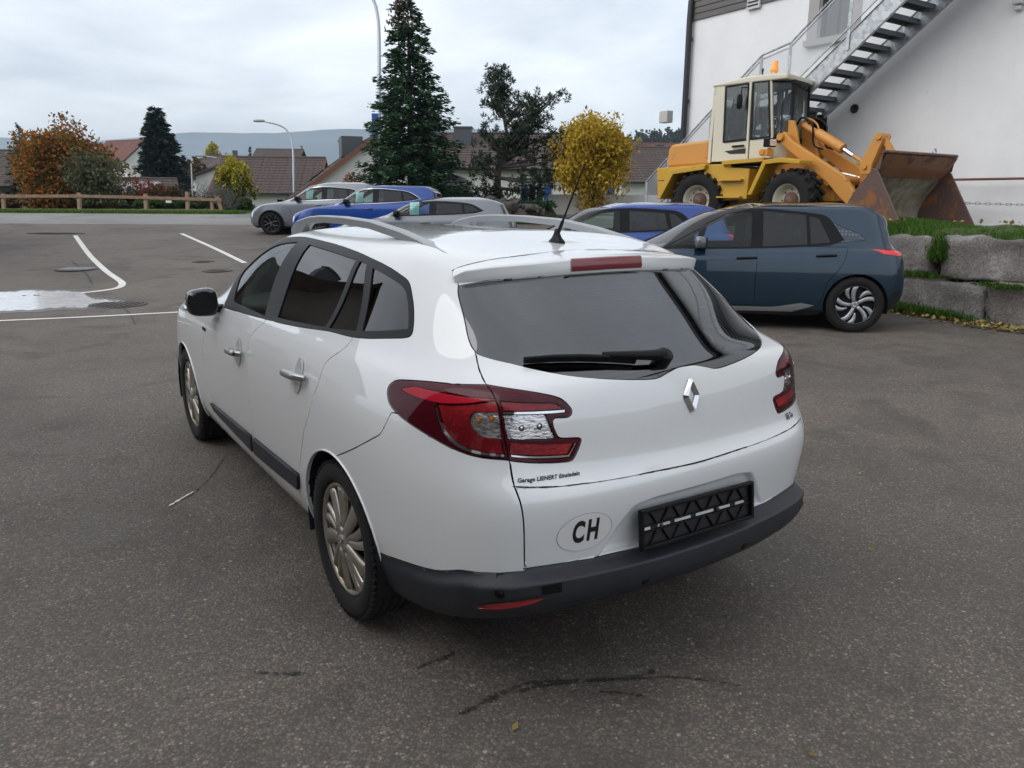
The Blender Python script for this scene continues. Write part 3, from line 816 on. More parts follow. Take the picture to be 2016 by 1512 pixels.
    for k, (px, py, rx, ry, lab) in enumerate(((233, 600, .42, .36, 'oval iron gully cover at the end of the white puddle'), (153, 530, .42, .42, 'iron gully grate beside the curved white parking line'),
                                             (428, 533, .30, .30, 'round dark manhole cover nearest the white estate car'), (400, 515, .24, .24, 'small dark manhole cover beyond the larger one'), (110, 459.5, .9, .3, 'flat dark manhole lid near the road edge'))):
        c = on_ground(px, py, .008); t = empty('gully_cover' if k < 2 else 'manhole_cover', c, -YAW, lab, 'gully' if k < 2 else 'manhole')
        a = MB(); a.lathe([(rx, -.01), (rx, .004), (rx-.04, .006), (rx-.05, .0), (.001, .0)], 32, M=Matrix.Diagonal((1, ry/rx, 1, 1))); a.build('ring', iron, t)
        if k < 2:
            for i in range(7):
                x = -rx*.66+i*rx*.22; L = ry*1.5*math.sqrt(max(.05, 1-(x/rx)**2)); s = MB(); s.box((x, 0, .006), (.045, L, .012)); s.build('grate_bar', M_silver if k == 1 else iron, t)
        else:
            for i in range(3):
                s = MB(); s.box((0, (i-1)*ry*.4, .004), (rx*1.2, .02, .006)); s.build('rib', iron, t)
build_marks()
# curves of the white estate car drawn on its body surface (u, v)
T = {
    'dlo': [(9.974, 7.078), (8.348, 7.490), (6.521, 8.008), (5.623, 8.102), (4.744, 8.299), (4.036, 8.448), (3.904, 8.611), (3.861, 9.338), (3.913, 9.723), (4.237, 9.894), (4.608, 10.036), (5.333, 10.257), (6.091, 10.470), (7.801, 10.705), (9.863, 10.877), (10.951, 10.749), (11.907, 10.637), (11.635, 9.908), (11.635, 9.396), (11.756, 8.990), (11.229, 8.366), (10.413, 7.458)],
    'gfront': [(11.361, 8.952), (11.367, 9.342), (11.283, 9.795), (10.834, 10.223), (9.775, 10.535), (8.517, 7.676), (10.240, 7.799)],
    'grear': [(8.810, 10.464), (5.894, 10.130), (6.506, 8.118), (8.122, 7.848)],
    'gsmall': [(5.735, 10.096), (5.474, 10.056), (5.565, 8.283), (6.384, 8.133)],
    'gquart': [(5.242, 9.935), (4.373, 9.651), (4.088, 9.486), (4.038, 9.205), (4.035, 8.623), (5.393, 8.326)],
    'gap_f': [(9.908, 6.562), (9.588, 5.165), (9.740, 4.293), (9.771, 3.525), (9.742, 2.453), (9.592, 1.973)],
    'gap_b': [(8.315, 7.353), (8.055, 6.262), (8.003, 5.531), (8.047, 4.551), (8.000, 3.326), (7.996, 2.151)],
    'gap_r': [(5.639, 8.057), (5.917, 7.330), (6.184, 6.489), (6.232, 5.503), (6.426, 4.215), (6.542, 3.658)],
    'mould': [(9.594, 1.968), (8.036, 2.098), (6.737, 2.224), (6.805, 1.762), (8.121, 1.525), (9.464, 1.766)],
    'seam': [(5.881, 3.570), (4.920, 4.725), (4.764, 5.054), (4.610, 5.756)],
    'lamp_o': [(2.803, 7.146), (3.906, 7.174), (4.585, 6.947), (4.766, 6.740), (4.829, 6.447), (4.737, 6.059), (4.543, 5.804), (4.210, 5.577), (3.678, 5.381), (3.159, 5.315), (2.507, 5.385), (2.418, 5.372)],
    'lamp_i': [(2.526, 7.098), (2.116, 6.966), (1.764, 6.761), (1.642, 6.605), (1.564, 6.433), (1.568, 6.338), (1.621, 6.291), (1.781, 6.301), (1.815, 6.211), (1.750, 5.975), (1.684, 5.868), (1.448, 5.821), (1.417, 5.734), (1.511, 5.347), (1.607, 5.299), (2.418, 5.372)],
    'tgap': [(2.278, 10.210), (2.407, 9.382), (2.499, 8.225), (2.785, 7.262), (2.758, 6.815), (2.530, 5.932), (2.418, 5.372), (2.381, 4.591), (2.306, 3.823), (2.248, 3.016), (2.196, 2.155)],
    'blk': [(5.082, 1.839), (4.439, 2.013), (3.792, 2.129), (3.245, 2.282), (2.196, 2.155), (1.248, 1.924), (0.484, 1.821), (-0.741, 1.669), (-1.452, 1.616), (-2.473, 2.013)],
    'line': [(2.373, 4.537), (0.567, 4.357), (-0.265, 4.229), (-0.725, 4.268), (-1.787, 4.650)],
    'rglass': [(2.286, 9.885), (1.696, 10.114), (0.613, 10.315), (-0.351, 10.328), (-1.245, 10.197), (-1.786, 10.001), (-1.768, 9.109), (-1.875, 8.387), (-1.684, 8.058), (-1.339, 7.698), (-1.016, 7.342), (-0.477, 6.929), (-0.244, 6.898), (-0.044, 7.048), (0.097, 7.195), (0.256, 7.113), (0.447, 6.896), (1.017, 7.113), (1.421, 7.388), (1.927, 7.965), (2.481, 8.301), (2.516, 8.704), (2.378, 9.549)],
    'spo': [(2.307, 10.441), (1.601, 11.315), (0.612, 11.990), (-1.066, 11.707), (-2.353, 10.441), (-2.313, 10.114)],
    'brk': [(0.487, 11.010), (-0.877, 11.051), (-0.632, 10.460), (0.568, 10.402)],
    'l_band': [(4.568, 6.597), (4.336, 6.872), (2.774, 6.838), (3.833, 6.529)],
    'l_bowl': [(2.761, 6.791), (3.888, 6.494), (3.716, 5.993), (3.507, 5.647), (3.259, 5.504), (2.956, 5.482), (2.525, 5.513)],
    'l_strip': [(3.507, 5.647), (3.259, 5.504), (2.956, 5.482), (2.525, 5.513), (2.516, 5.450), (2.983, 5.387), (3.306, 5.400), (3.562, 5.538), (3.747, 5.930), (3.905, 6.396), (3.883, 6.450), (3.716, 5.993)],
    'l_clear': [(2.727, 6.501), (3.162, 6.454), (3.248, 6.308), (3.193, 6.085), (3.017, 5.896), (2.808, 5.854), (2.572, 5.865)],
    'i_top': [(2.679, 6.771), (1.791, 6.625), (1.652, 6.472), (2.616, 6.535)],
    'i_ch1': [(2.633, 6.511), (1.641, 6.453), (1.646, 6.395), (1.808, 6.401), (2.619, 6.452)],
    'i_clear': [(2.627, 6.441), (1.917, 6.395), (1.735, 5.860), (2.465, 5.875)],
    'i_low': [(2.431, 5.818), (1.491, 5.713), (1.569, 5.476), (2.407, 5.534)],
    'i_ch2': [(2.398, 5.517), (1.569, 5.459), (1.485, 5.723), (1.465, 5.707), (1.554, 5.404), (2.389, 5.467)],
    'handle': [(8.482, 4.779), (8.111, 4.834), (6.883, 5.322), (6.402, 5.448)],
    'ch': [(1.745, 2.884), (1.057, 2.831), (1.452, 3.334), (1.369, 2.344)],
    'wiper': [(0.294, 7.690), (0.540, 7.713), (0.862, 7.939), (1.076, 8.035), (1.392, 8.061), (1.833, 8.010), (0.389, 7.451), (0.752, 7.600), (1.365, 7.830)],
    'recess': [(1.244, 1.914), (0.993, 2.730), (0.838, 3.199), (0.656, 3.315), (-0.834, 3.152), (-1.071, 2.861), (-1.317, 2.259), (-1.469, 1.639)],
    'sens': [(2.572, 1.506), (0.038, 0.000), (-1.550, 0.000), (-1.952, 0.609), (1.924, 0.946)],
    'refl': [(3.082, 1.033), (2.719, 1.042), (1.996, 0.000), (2.109, 0.000), (2.573, 0.000)],
    'ebadge': [(9.652, 4.983)],
    'crack': [(3.474, 2.536)],
    'misc': [(8.285, 4.838), (6.628, 5.446), (0.151, 13.317), (-0.033, 6.325), (1.413, 2.848), (1.871, 4.809), (-1.828, 4.875), (11.675, 7.913)],
}
# ---------------------------------------------------------------- the white estate car
def build_wagon():
    S = Surf(wagon_net())
    car = empty('estate_car', (0, 0, 0), 0, 'white estate car seen from behind with silver roof rails and CH sticker', 'car')
    ex = np.stack(np.meshgrid(np.linspace(-2.2, 2.2, 150), np.linspace(1.6, 4.7, 75)), -1).reshape(-1, 2)
    ex2 = np.stack(np.meshgrid(np.linspace(-5.4, 5.4, 200), np.linspace(.1, 2.4, 40)), -1).reshape(-1, 2)
    ex3 = np.stack(np.meshgrid(np.linspace(-2.5, 2.5, 100), np.linspace(10.0, 12.1, 70)), -1).reshape(-1, 2)
    pn = Panels(S, 1/9, 1/9, np.concatenate([ex, ex2, ex3]))
    mir = lambda q: [(-a, b) for a, b in q][::-1]
    ev = lambda u, v, off=0: S.ev(u, v)+S.nrm(u, v)*off
    # openings for the wheels
    for cy in (1.0, 3.703): pn.add('wheel_opening', ring_uv(S, cy, .318, .352), hole=True)
    # side windows
    fr = [(9.97, 7.25), (10.35, 7.75)]
    g = dict(open=True, off=-.004, gap=0, flange=0)
    pn.add('front_door_glass', spl(T['gfront'], [4, 5, 6]), mat=M_glass_front, **g)
    pn.add('rear_door_glass', spl(T['grear'], 'all'), mat=M_glass_dark, **g)
    pn.add('rear_door_vent_glass', spl(T['gsmall'], 'all'), mat=M_glass_dark, **g)
    pn.add('quarter_glass', spl(T['gquart'], [0, 4, 5]), mat=M_glass_dark, **g)
    q = T['dlo']
    pn.add('window_trim', spl(q[:4]+q[4:7]+q[7:], [0, 21]), mat=M_trim, off=.001, gap=0, flange=.006)
    # tail lamps
    tg = T['tgap']
    lo = [tg[3]]+T['lamp_o'][1:-1]+[tg[6], tg[5], tg[4]]
    li = [tg[3]]+T['lamp_i'][1:-1]+[tg[6], tg[5], tg[4]]
    d = dict(gap=.0006, flange=.004)
    for nm, key, mt, par, off, cs in (
            ('chrome_strip', 'l_strip', M_chrome, 'tail_lamp', -.005, None), ('indicator_bowl', 'l_clear', M_reflector, 'tail_lamp', -.016, [0, 6]),
            ('red_reflector', 'l_bowl', M_redgrid, 'tail_lamp', -.010, [0, 1, 6]), ('bright_red_band', 'l_band', M_red, 'tail_lamp', -.006, [1, 2]),
            ('chrome_strip', 'i_ch1', M_chrome, 'tailgate_lamp', -.005, 'all'), ('chrome_strip', 'i_ch2', M_chrome, 'tailgate_lamp', -.005, 'all'),
            ('reversing_light', 'i_clear', M_reflector, 'tailgate_lamp', -.014, 'all'), ('red_reflector', 'i_top', M_redgrid, 'tailgate_lamp', -.009, 'all'),
            ('red_reflector', 'i_low', M_redgrid, 'tailgate_lamp', -.009, 'all')):
        pn.add(nm, spl(T[key], cs), mat=mt, off=off, gap=.0006, flange=.003)
    pn.add('tail_lamp', spl(lo, [0, len(lo)-3]), mat=M_red_dark, off=-.002, gap=.002, flange=.014)
    pn.add('tailgate_lamp', spl(li, [0, len(li)-3]), mat=M_red_dark, off=-.002, gap=.002, flange=.014)
    lampk = [k for k, r in enumerate(pn.regs) if r[0] in ('chrome_strip', 'indicator_bowl', 'red_reflector', 'bright_red_band', 'reversing_light', 'tail_lamp', 'tailgate_lamp')]
    # rear screen
    hg = [(2.335, 9.89), (2.43, 9.56), (2.54, 8.72), (2.48, 8.32), (2.27, 8.17), (1.95, 7.98), (1.43, 7.41), (1.02, 7.12), (.62, 6.95), (.42, 6.92), (.27, 7.05), (.12, 7.20)]
    hg = [(0, 10.35), (.61, 10.32), (1.72, 10.12)]+hg
    pn.add('rear_screen', spl(hg+[(0, 7.22)]+mir(hg[1:]), [3, len(hg)*2-3], n=5), sym=False, mat=M_glass_rear, off=-.003, gap=.001, flange=.004, open=True)
    # spoiler and high brake lamp
    sb = [(2.36, 9.98), (1.72, 10.16), (.61, 10.36), (0, 10.39)]; st = [(2.44, 10.45), (1.65, 11.28), (.62, 11.95), (0, 12.05)]
    bu = np.array([a for a, b in sb[::-1]]); bv = np.array([b for a, b in sb[::-1]]); tu = np.array([a for a, b in st[::-1]]); tv = np.array([b for a, b in st[::-1]])
    def sdisp(uv, P):
        a = abs(uv[:, 0]); lo_ = np.interp(a, bu, bv); hi = np.interp(a, tu, tv); t = np.clip((uv[:, 1]-lo_)/(hi-lo_), 0, 1)
        return np.interp(t, [0, .04, .20, .45, 1], [.006, .010, .037, .026, 0])*np.clip((2.9-a)/.7, .45, 1)
    pn.add('spoiler_bed', np.concatenate([spl(st, closed=False), spl(mir(st), closed=False)[1:], spl(mir(sb)[::-1], closed=False), spl(sb[::-1], closed=False)[1:]]), sym=False, mat=M_white, off=-.004)
    # tailgate, rear panel and bumpers
    ln = [(2.41, 4.58), (1.75, 4.50), (.57, 4.34), (0, 4.27)]; ln = ln+mir(ln[:-1])
    tl = tg[:8]
    pn.add('tailgate', np.concatenate([spl(tl, closed=False), spl(ln, closed=False), spl(mir(tl), closed=False), [(-1.7, 10.6), (0, 10.9), (1.7, 10.6)]]), sym=False, mat=M_white)
    bk = [(5.72, 1.66), (5.10, 1.84), (4.47, 2.03), (3.84, 2.16), (3.30, 2.32), (2.23, 2.24), (1.26, 2.06), (.48, 1.95), (0, 1.93)]
    bkf = bk+mir(bk[:-1])
    rec = np.array([(1.27, 1.9), (1.0, 2.75), (.84, 3.21), (.66, 3.34), (-.66, 3.34), (-.84, 3.21), (-1.0, 2.75), (-1.27, 1.9)])
    def pdisp(uv, P):
        v = uv[:, 1]; a = abs(uv[:, 0]); edge = np.interp(v, [1.8, 2.75, 3.21, 3.34], [1.27, 1.0, .84, .62])
        k = np.clip((edge-a)/.10, 0, 1)*np.clip((3.36-v)/.16, 0, 1); k = k*k*(3-2*k)
        return -.022*k
    pn.add('lower_tail_panel', np.concatenate([spl(ln, closed=False), spl(mir(tg[7:])[::-1], closed=False), spl(mir(bk)[::-1], closed=False)[::-1][0:0], [(-u, v) for u, v in [(2.23, 2.24), (1.26, 2.06), (.48, 1.95)]], [(0, 1.93)], [(.48, 1.95), (1.26, 2.06), (2.23, 2.24)], spl(tg[7:], closed=False)[::-1]]), sym=False, mat=M_white, disp=pdisp)
    seam = [(5.88, 3.57), (4.94, 4.73), (4.79, 5.06), (4.65, 5.76)]
    pn.add('rear_bumper', np.concatenate([spl(seam, [0], closed=False), [(4.2, 6.0), (2.62, 5.99)], spl(tg[6:], closed=False), spl([(3.30, 2.32), (3.84, 2.16), (4.47, 2.03), (5.10, 1.84), (5.72, 1.66)], closed=False)]), mat=M_white)
    bku = np.array([a for a, b in bk[::-1]]); bkv = np.array([b for a, b in bk[::-1]])
    def bdisp(uv, P):
        a = abs(uv[:, 0]); t = np.interp(a, bku, bkv)-uv[:, 1]
        k = np.clip((t-.02)/.30, 0, 1); k = k*k*(3-2*k)
        amp = np.interp(a, [0, 1.6, 2.4, 3.2, 4.4, 5.4], [.058, .056, .048, .030, .012, .004])
        groove = np.exp(-((uv[:, 1]-.62)/.12)**2)*.007*np.clip((2.0-a)/.2, 0, 1)
        low = np.clip((.55-uv[:, 1])/.55, 0, 1)*.012
        return amp*k-groove-low*np.clip((3-a), 0, 1)
    pn.add('lower_bumper', np.concatenate([spl(bkf, closed=False), [(-5.72, -.3), (5.72, -.3)]]), sym=False, mat=M_plastic, disp=bdisp, gap=.001, flange=.03)
    # doors, mouldings
    m = T['mould']
    pn.add('door_moulding', spl([m[0], (8.06, 2.11), (8.10, 1.54), m[5]], 'all'), mat=M_plastic, off=.014, gap=.001, flange=.02)
    pn.add('door_moulding', spl([(7.98, 2.12), (6.74, 2.24), (6.80, 1.76), (8.03, 1.54)], 'all'), mat=M_plastic, off=.014, gap=.001, flange=.02)
    gf, gb, gr = spl(T['gap_f'], closed=False), spl(T['gap_b'], closed=False), spl(T['gap_r'], closed=False)
    pn.add('front_door', np.concatenate([[(9.95, 7.4)], gf, [(9.5, 1.4), (9.35, 1.12), (8.02, 1.12)], gb[::-1], [(8.4, 7.7)]]), mat=M_white)
    pn.add('rear_door', np.concatenate([[(8.4, 7.8)], gb, [(8.02, 1.12), (6.86, 1.12), (6.72, 2.4)], gr[::-1], [(5.75, 8.3)]]), mat=M_white)
    # front end
    pn.add('windscreen', spl([(15.3, 8.05), (13.4, 8.12), (12.45, 8.35), (12.25, 9.0), (12.3, 10.2), (12.6, 10.62), (13.4, 10.78), (15.3, 10.85)], [0, 7]), mat=M_glass_wind, **g)
    pn.add('headlamp', spl([(12.75, 5.55), (13.5, 4.9), (14.15, 4.75), (14.0, 5.4), (13.3, 5.95), (12.6, 6.15)]), mat=M_reflector, off=-.01)
    pn.add('grille', spl([(15.3, 2.2), (14.1, 2.3), (13.9, 3.0), (14.1, 3.5), (15.3, 3.6)], [0, 4]), mat=M_trim, off=-.02)
    pn.add('bonnet', spl([(15.3, 5.9), (13.9, 6.0), (12.9, 6.35), (12.3, 6.75), (12.2, 7.5), (12.5, 7.85), (13.4, 7.95), (15.3, 7.9)], [0, 7]), mat=M_white)
    pn.add('front_bumper', spl([(15.3, -.3), (12.3, -.3), (12.3, 3.6), (12.7, 5.2), (13.6, 5.6), (15.3, 5.75)], 'all'), mat=M_white)
    fe = np.concatenate([gf, [(9.5, 1.4), (9.4, -.3), (12.3, -.3), (12.3, 3.6), (12.7, 5.2), (12.5, 6.5), (11.6, 7.1), (10.1, 6.75)]])
    pn.add('front_fender', fe, mat=M_white)
    pn.cut()
    made = pn.build(car, M_white)
    # children of the lamps
    for (nm, sd), o in list(made.items()):
        pass
    for o in list(car.children):
        b = o.name.split('.')[0]
        if b in ('chrome_strip', 'indicator_bowl', 'red_reflector', 'bright_red_band', 'reversing_light'):
            cx = sum(v.co.x for v in o.data.vertices)/len(o.data.vertices); cy = sum(v.co.y for v in o.data.vertices)/len(o.data.vertices)
            inner = b == 'reversing_light' or (b in ('chrome_strip', 'red_reflector') and abs(cx) < .64)
            o.parent = made[('tailgate_lamp' if inner else 'tail_lamp', 'L' if cx < 0 else 'R')]
    for nm, sd in (('tail_lamp', 'L'), ('tail_lamp', 'R'), ('tailgate_lamp', 'L'), ('tailgate_lamp', 'R')):
        names = ('indicator_bowl', 'bright_red_band', 'tail_lamp') if nm == 'tail_lamp' else ('reversing_light', 'tailgate_lamp')
        ks = []
        for k in lampk:
            r = pn.regs[k]
            if r[3] != sd: continue
            cu = abs(r[1][:, 0].mean())
            inn = r[0] in ('reversing_light', 'tailgate_lamp') or (r[0] in ('chrome_strip', 'red_reflector') and cu < 2.3)
            if inn == (nm == 'tailgate_lamp'): ks.append(k)
        pn.mesh('lens', np.isin(pn.lab, ks), M_lens, made[(nm, sd)], off=.001, gap=.0015, flange=0)
        s = -1 if sd == 'L' else 1
        bl = MB()
        spots = [(3.06, 6.26), (2.82, 6.32)] if nm == 'tail_lamp' else [(2.25, 6.12), (1.97, 6.14)]
        for (u, v) in spots:
            p = ev(u*(1 if s < 0 else -1), v, -.014); superell(bl, p, (.010, .006, .010), .9, 12)
        bl.build('bulb', M_amber if nm == 'tail_lamp' else M_chrome, made[(nm, sd)])
    sp = lambda u, v, off=0: Vector(ev(u, v, off))
    nm_ = lambda u, v: Vector(S.nrm(u, v))
    # spoiler lip over the rear screen with the high brake lamp in it
    def spo(u, t, h): a = abs(u); lo_ = np.interp(a, bu, bv); hi = np.interp(a, tu, tv); return sp(u, lo_+(hi-lo_)*t, h)
    U = np.linspace(-2.39, 2.39, 81); prof = [(1.0, .0005), (.82, .006), (.62, .014), (.44, .023), (.30, .031), (.20, .036), (.16, .0365), (.13, .035)]; face = [(.13, .035), (.03, .016), (-.02, .004), (-.03, -.006)]
    for nm, pr_ in (('spoiler', prof), ('spoiler_edge', face)):
        m = MB(); v = []
        for u in U:
            k = np.clip((2.62-abs(u))/.45, .5, 1)
            for t_, h in pr_: v.append(spo(u, t_, h*k))
        w_ = len(pr_); m.add(v, [(i*w_+j, i*w_+j+1, (i+1)*w_+j+1, (i+1)*w_+j) for i in range(len(U)-1) for j in range(w_-1)], 0, True); m.build(nm, M_white, car)
    m = MB(); v = []; UB = np.linspace(-.58, .58, 21); pb = [(.17, .036), (.16, .041), (.12, .040), (.0, .018), (-.02, .008)]
    for u in UB:
        for t_, h in pb: v.append(spo(u, t_, h))
    m.add(v, [(i*5+j, i*5+j+1, (i+1)*5+j+1, (i+1)*5+j) for i in range(20) for j in range(4)], 0, True); m.build('high_brake_lamp', mat('brake_lamp_red', (.20, .012, .022), .25, coat=1), car)
    # wheels
    for x, sd in ((-.7735, -1), (.7735, 1)):
        for k, y in enumerate((1.0, 3.703)): wheel(car, (x, y, .316), .316, .205, .222, 'cover', sd, .55+.8*k)
    for cy in (1.0, 3.703): wheel_house(car, cy, .318, .356, .875, .55)
    fl = MB(); fl.box((0, 2.35, .24), (1.40, 3.9, .04)); fl.box((0, .60, .38), (1.1, .7, .06)); fl.build('floor_pan', M_dark, car)
    # arch lips
    for s in (1, -1):
        for cy in (1.0, 3.703):
            A = ring_uv(S, cy, .318, .354)[2:-2]
            lm = MB(); lm.tube([sp(s*u, v, .0005) for u, v in A], .0045, 6, cap=False); lm.build('arch_lip', M_white, car)
    # door handles
    for s in (1, -1):
        for ya, za, yb, zb, key in ((2.37, .842, 2.175, .852, True), (1.475, .893, 1.262, .905, False)):
            a = S.side([(ya, za)])[0]; b = S.side([(yb, zb)])[0]
            n = 11; path = []; rad = []
            for k in range(n):
                t = k/(n-1); u = a[0]+(b[0]-a[0])*t; v = a[1]+(b[1]-a[1])*t
                path.append(sp(s*u, v, .006+.036*min(1, math.sin(PI*(t*.94+.03))*1.9))); rad.append(.013+.007*t if key is None else .0135+.0045*math.sin(PI*t))
            h = MB(); h.tube(path, rad, 10); o = h.build('door_handle', M_handle, car)
            # the grip recess behind it: shallow disc, shade put into a greyer white
            c = S.side([((ya+yb)/2, (za+zb)/2)])[0]; M = frame(sp(s*c[0], c[1], .0015), nm_(s*c[0], c[1]), (0, 0, 1))
            rc = MB(); rc.lathe([(.075, 0), (.066, .0025), (.05, .001), (.03, -.0), (.001, -.0)], 28, M=M@Matrix.Diagonal((.62, 1, 1, 1))); rc.build('grip_recess', mat('recess_shade', (.55, .57, .58), .2, coat=1) if (s == 1 and key) else bpy.data.materials['recess_shade'], car)
            if key and s == 1:
                M = frame(path[-2]+nm_(s*b[0], b[1])*.012, nm_(s*b[0], b[1]), (0, 0, 1)); kk = MB(); kk.lathe([(.013, 0), (.012, .006), (.001, .007)], 16, M=M); kk.build('key_lock', M_glossblack, o)
    # door mirrors
    for s in (-1, 1):
        t = empty('door_mirror', (s*.935, 2.80, 1.045)); t.parent = car
        def sq(p):
            p = p.copy(); f = .5-.5*p.y/.075; p.x *= 1-.12*(1-f); p.z *= .86+.14*f-.10*(p.x*s/.09); return p
        a = MB(); superell(a, (0, 0, 0), (.088, .072, .082), .62, 28, squeeze=sq); a.build('mirror_housing', M_glossblack, t)
        b = MB(); M = frame((0, -.073, 0), (0, -1, 0), (0, 0, 1)); b.prism([(x*.072, y*.066) for x, y in [(math.cos(q)*(1 if abs(math.cos(q)) < .8 else 1), math.sin(q)) for q in np.linspace(0, 2*PI, 24, endpoint=False)]], .004, M=M); b.build('mirror_glass', M_trim, t)
        c = MB(); superell(c, (s*.062, .020, -.030), (.029, .058, .015), .6, 16); c.build('indicator_strip', M_reflector, t)
        f = MB(); f.bar((-s*.05, .0, -.05), (-s*.12, .02, -.035), .07, .035); f.build('mirror_foot', M_trim, t, bevel=.01)
    # roof rails
    for s in (-1, 1):
        n = 40; mb = MB(); v = []; f = []
        ys = np.linspace(.655, 2.52, n)
        for y in ys:
            zt = np.interp(y, [.655, .70, .78, .97, 1.15, 1.43, 1.75, 2.03, 2.2, 2.36, 2.46, 2.52], [1.384, 1.399, 1.417, 1.452, 1.482, 1.513, 1.524, 1.524, 1.515, 1.494, 1.470, 1.450])
            roof = 1.36+.0
            pr = S.top([(-.515, y)])[0]; roof = S.ev(pr[0], pr[1])[2]
            foot = y < .98 or y > 2.33
            zb = roof-.012 if foot else max(roof-.012, zt-.034)
            if .98 <= y < 1.06: zb = lerp(roof-.012, zt-.034, (y-.98)/.08)
            if 2.25 < y <= 2.33: zb = lerp(zt-.034, roof-.012, (y-2.25)/.08)
            zb = min(zb, zt-.006); xc = .486+.012*math.sin(PI*(y-.65)/1.87); hw = .022 if not foot else .026*min(1, .45+.55*min(abs(y-.655), abs(y-2.52))/.12)
            c = .006 if zt-zb > .014 else .002
            ring = [(-hw, zb), (hw, zb), (hw, zt-c), (hw-c, zt), (-hw+c, zt), (-hw, zt-c)]
            v += [(s*xc+a, y, b) for a, b in ring]
        for i in range(n-1):
            for k in range(6): f.append((i*6+k, i*6+(k+1) % 6, (i+1)*6+(k+1) % 6, (i+1)*6+k))
        f += [tuple(range(6))[::-1], tuple(range((n-1)*6, n*6))]
        mb.add(v, f, 0, False); o = mb.build('roof_rail', M_silver, car)
        for p in o.data.polygons: p.use_smooth = True
        o.modifiers.new('e', 'EDGE_SPLIT').split_angle = .7
    # aerial
    a = MB(); c = S.top([(0, .80)])[0]; zc = S.ev(c[0], c[1])[2]
    a.lathe([(.036, -.006), (.034, .004), (.022, .016), (.013, .034), (.010, .05), (.001, .052)], 20, M=Matrix.Translation((0, .80, zc))@Matrix.Diagonal((.72, 1.25, 1, 1)))
    an = a.build('aerial_foot', M_trim, car)
    w = MB(); b0 = Vector((0, .795, zc+.03)); d = Vector((0, -.44, .90)).normalized()
    d = Vector((.015, -.50, .86)).normalized()
    w.tube([b0, b0+d*.05, b0+d*.07, b0+d*.305], [.008, .007, .0042, .0026], 8); w.build('aerial_rod', M_trim, an)
    # rear wiper
    wp = empty('rear_wiper', sp(.30, 7.62)); wp.parent = car
    loc = Vector(wp.location)
    pth = [(.30, 7.62), (.52, 7.73), (.72, 7.87), (.95, 7.99)]
    a = MB(); pts = [sp(u, v, .034-.012*i/3)-loc for i, (u, v) in enumerate(pth)]; a.tube(pts, [.019, .016, .013, .010], 8); a.build('wiper_arm', M_trim, wp)
    a = MB(); a.lathe([(.028, -.03), (.028, .036), (.024, .042), (.001, .043)], 20, M=frame(sp(.29, 7.62)-loc, nm_(.29, 7.62), (0, 0, 1))); a.build('pivot_cap', M_trim, wp)
    bl = [(.62, 7.69), (.90, 7.89), (1.20, 8.0), (1.5, 8.04), (1.86, 8.02)]
    a = MB(); pts = [sp(u, v, .012)-loc for u, v in bl]
    for i in range(4): a.bar(pts[i], pts[i+1], .010, .018, up=nm_(*bl[i]))
    pts2 = [sp(u, v, .022)-loc for u, v in bl[1:]]
    a.tube(pts2, [.007, .008, .007, .004], 6); a.build('wiper_blade', M_trim, wp)
    # lozenge emblem
    em = empty('diamond_emblem', sp(0, 6.33, .002)); em.parent = car
    M = frame((0, 0, 0), nm_(0, 6.33), (0, 0, 1)); k = MB()
    ow, oh, iw, ih, hgt = .036, .056, .0135, .026, .012
    O = [(0, oh), (ow*.72, oh*.30), (ow, -.0), (ow*.30, -oh*.72), (0, -oh)]
    O = [(-.004, oh), (.010, oh), (ow, .006), (ow, -.006), (.005, -oh), (-.010, -oh), (-ow, -.006), (-ow, .006)]
    Rg = [(-.006*.6, oh*.80), (.006*.6, oh*.80), (ow*.68, .002), (ow*.68, -.002), (.0036, -oh*.80), (-.0036, -oh*.80), (-ow*.68, -.002), (-ow*.68, .002)]
    In = [(-.001, ih), (.001, ih), (iw, .001), (iw, -.001), (.001, -ih), (-.001, -ih), (-iw, -.001), (-iw, .001)]
    v = [M@Vector((x, y, 0)) for x, y in O]+[M@Vector((x, y, hgt)) for x, y in Rg]+[M@Vector((x, y, .002)) for x, y in In]
    f = []
    for i in range(8):
        j = (i+1) % 8; f += [(i, j, 8+j, 8+i), (8+i, 8+j, 16+j, 16+i)]
    k.add(v, f); k.build('diamond', M_chrome, em)
    # high lamp washer, badge and lettering
    def surf_text(name, s, x, z, size, mt, width=None, **kw):
        c = S.rear([(x, z)])[0]; M = frame(sp(c[0], c[1], .0012), nm_(c[0], c[1]), (0, 0, 1))
        o = text_mesh(name, s, size, mt, car, M, **kw)
        # drape the flat letters on the body
        me = o.data
        uv = S.rear([(v.co.x, v.co.z) for v in me.vertices]); P = S.ev(uv[:, 0], uv[:, 1]); N = S.nrm(uv[:, 0], uv[:, 1])
        h = np.array([(Vector(v.co)-M.translation).dot(M.to_3x3()@Vector((0, 0, 1))) for v in me.vertices])
        P = P+N*(.0012+np.clip(h, 0, .004))[:, None]
        for i, v in enumerate(me.vertices): v.co = P[i]
        return o
    surf_text('dealer_lettering', 'Garage LIENERT Einsiedeln', -.560, .800, .0172, M_black, shear=.18, offset=.0004, sx=.98, spacing=1.05)
    surf_text('engine_badge', 'TCe', .560, .815, .034, M_chrome, extrude=.003, offset=.0012, sx=.95)
    # country oval
    n = 40; cx, cz = -.454, .617; ra, rb = .096, .064
    uv = S.rear([(cx+ra*q*math.cos(2*PI*k/n), cz+rb*q*math.sin(2*PI*k/n)) for q in (0.5, 1) for k in range(n)]+[(cx, cz)])
    P = S.ev(uv[:, 0], uv[:, 1])+S.nrm(uv[:, 0], uv[:, 1])*.0012
    m_ = MB(); m_.add(P, [(k, (k+1) % n, n+(k+1) % n, n+k)[::-1] for k in range(n)]+[(2*n, (k+1) % n, k)[::-1] for k in range(n)], 0, True)
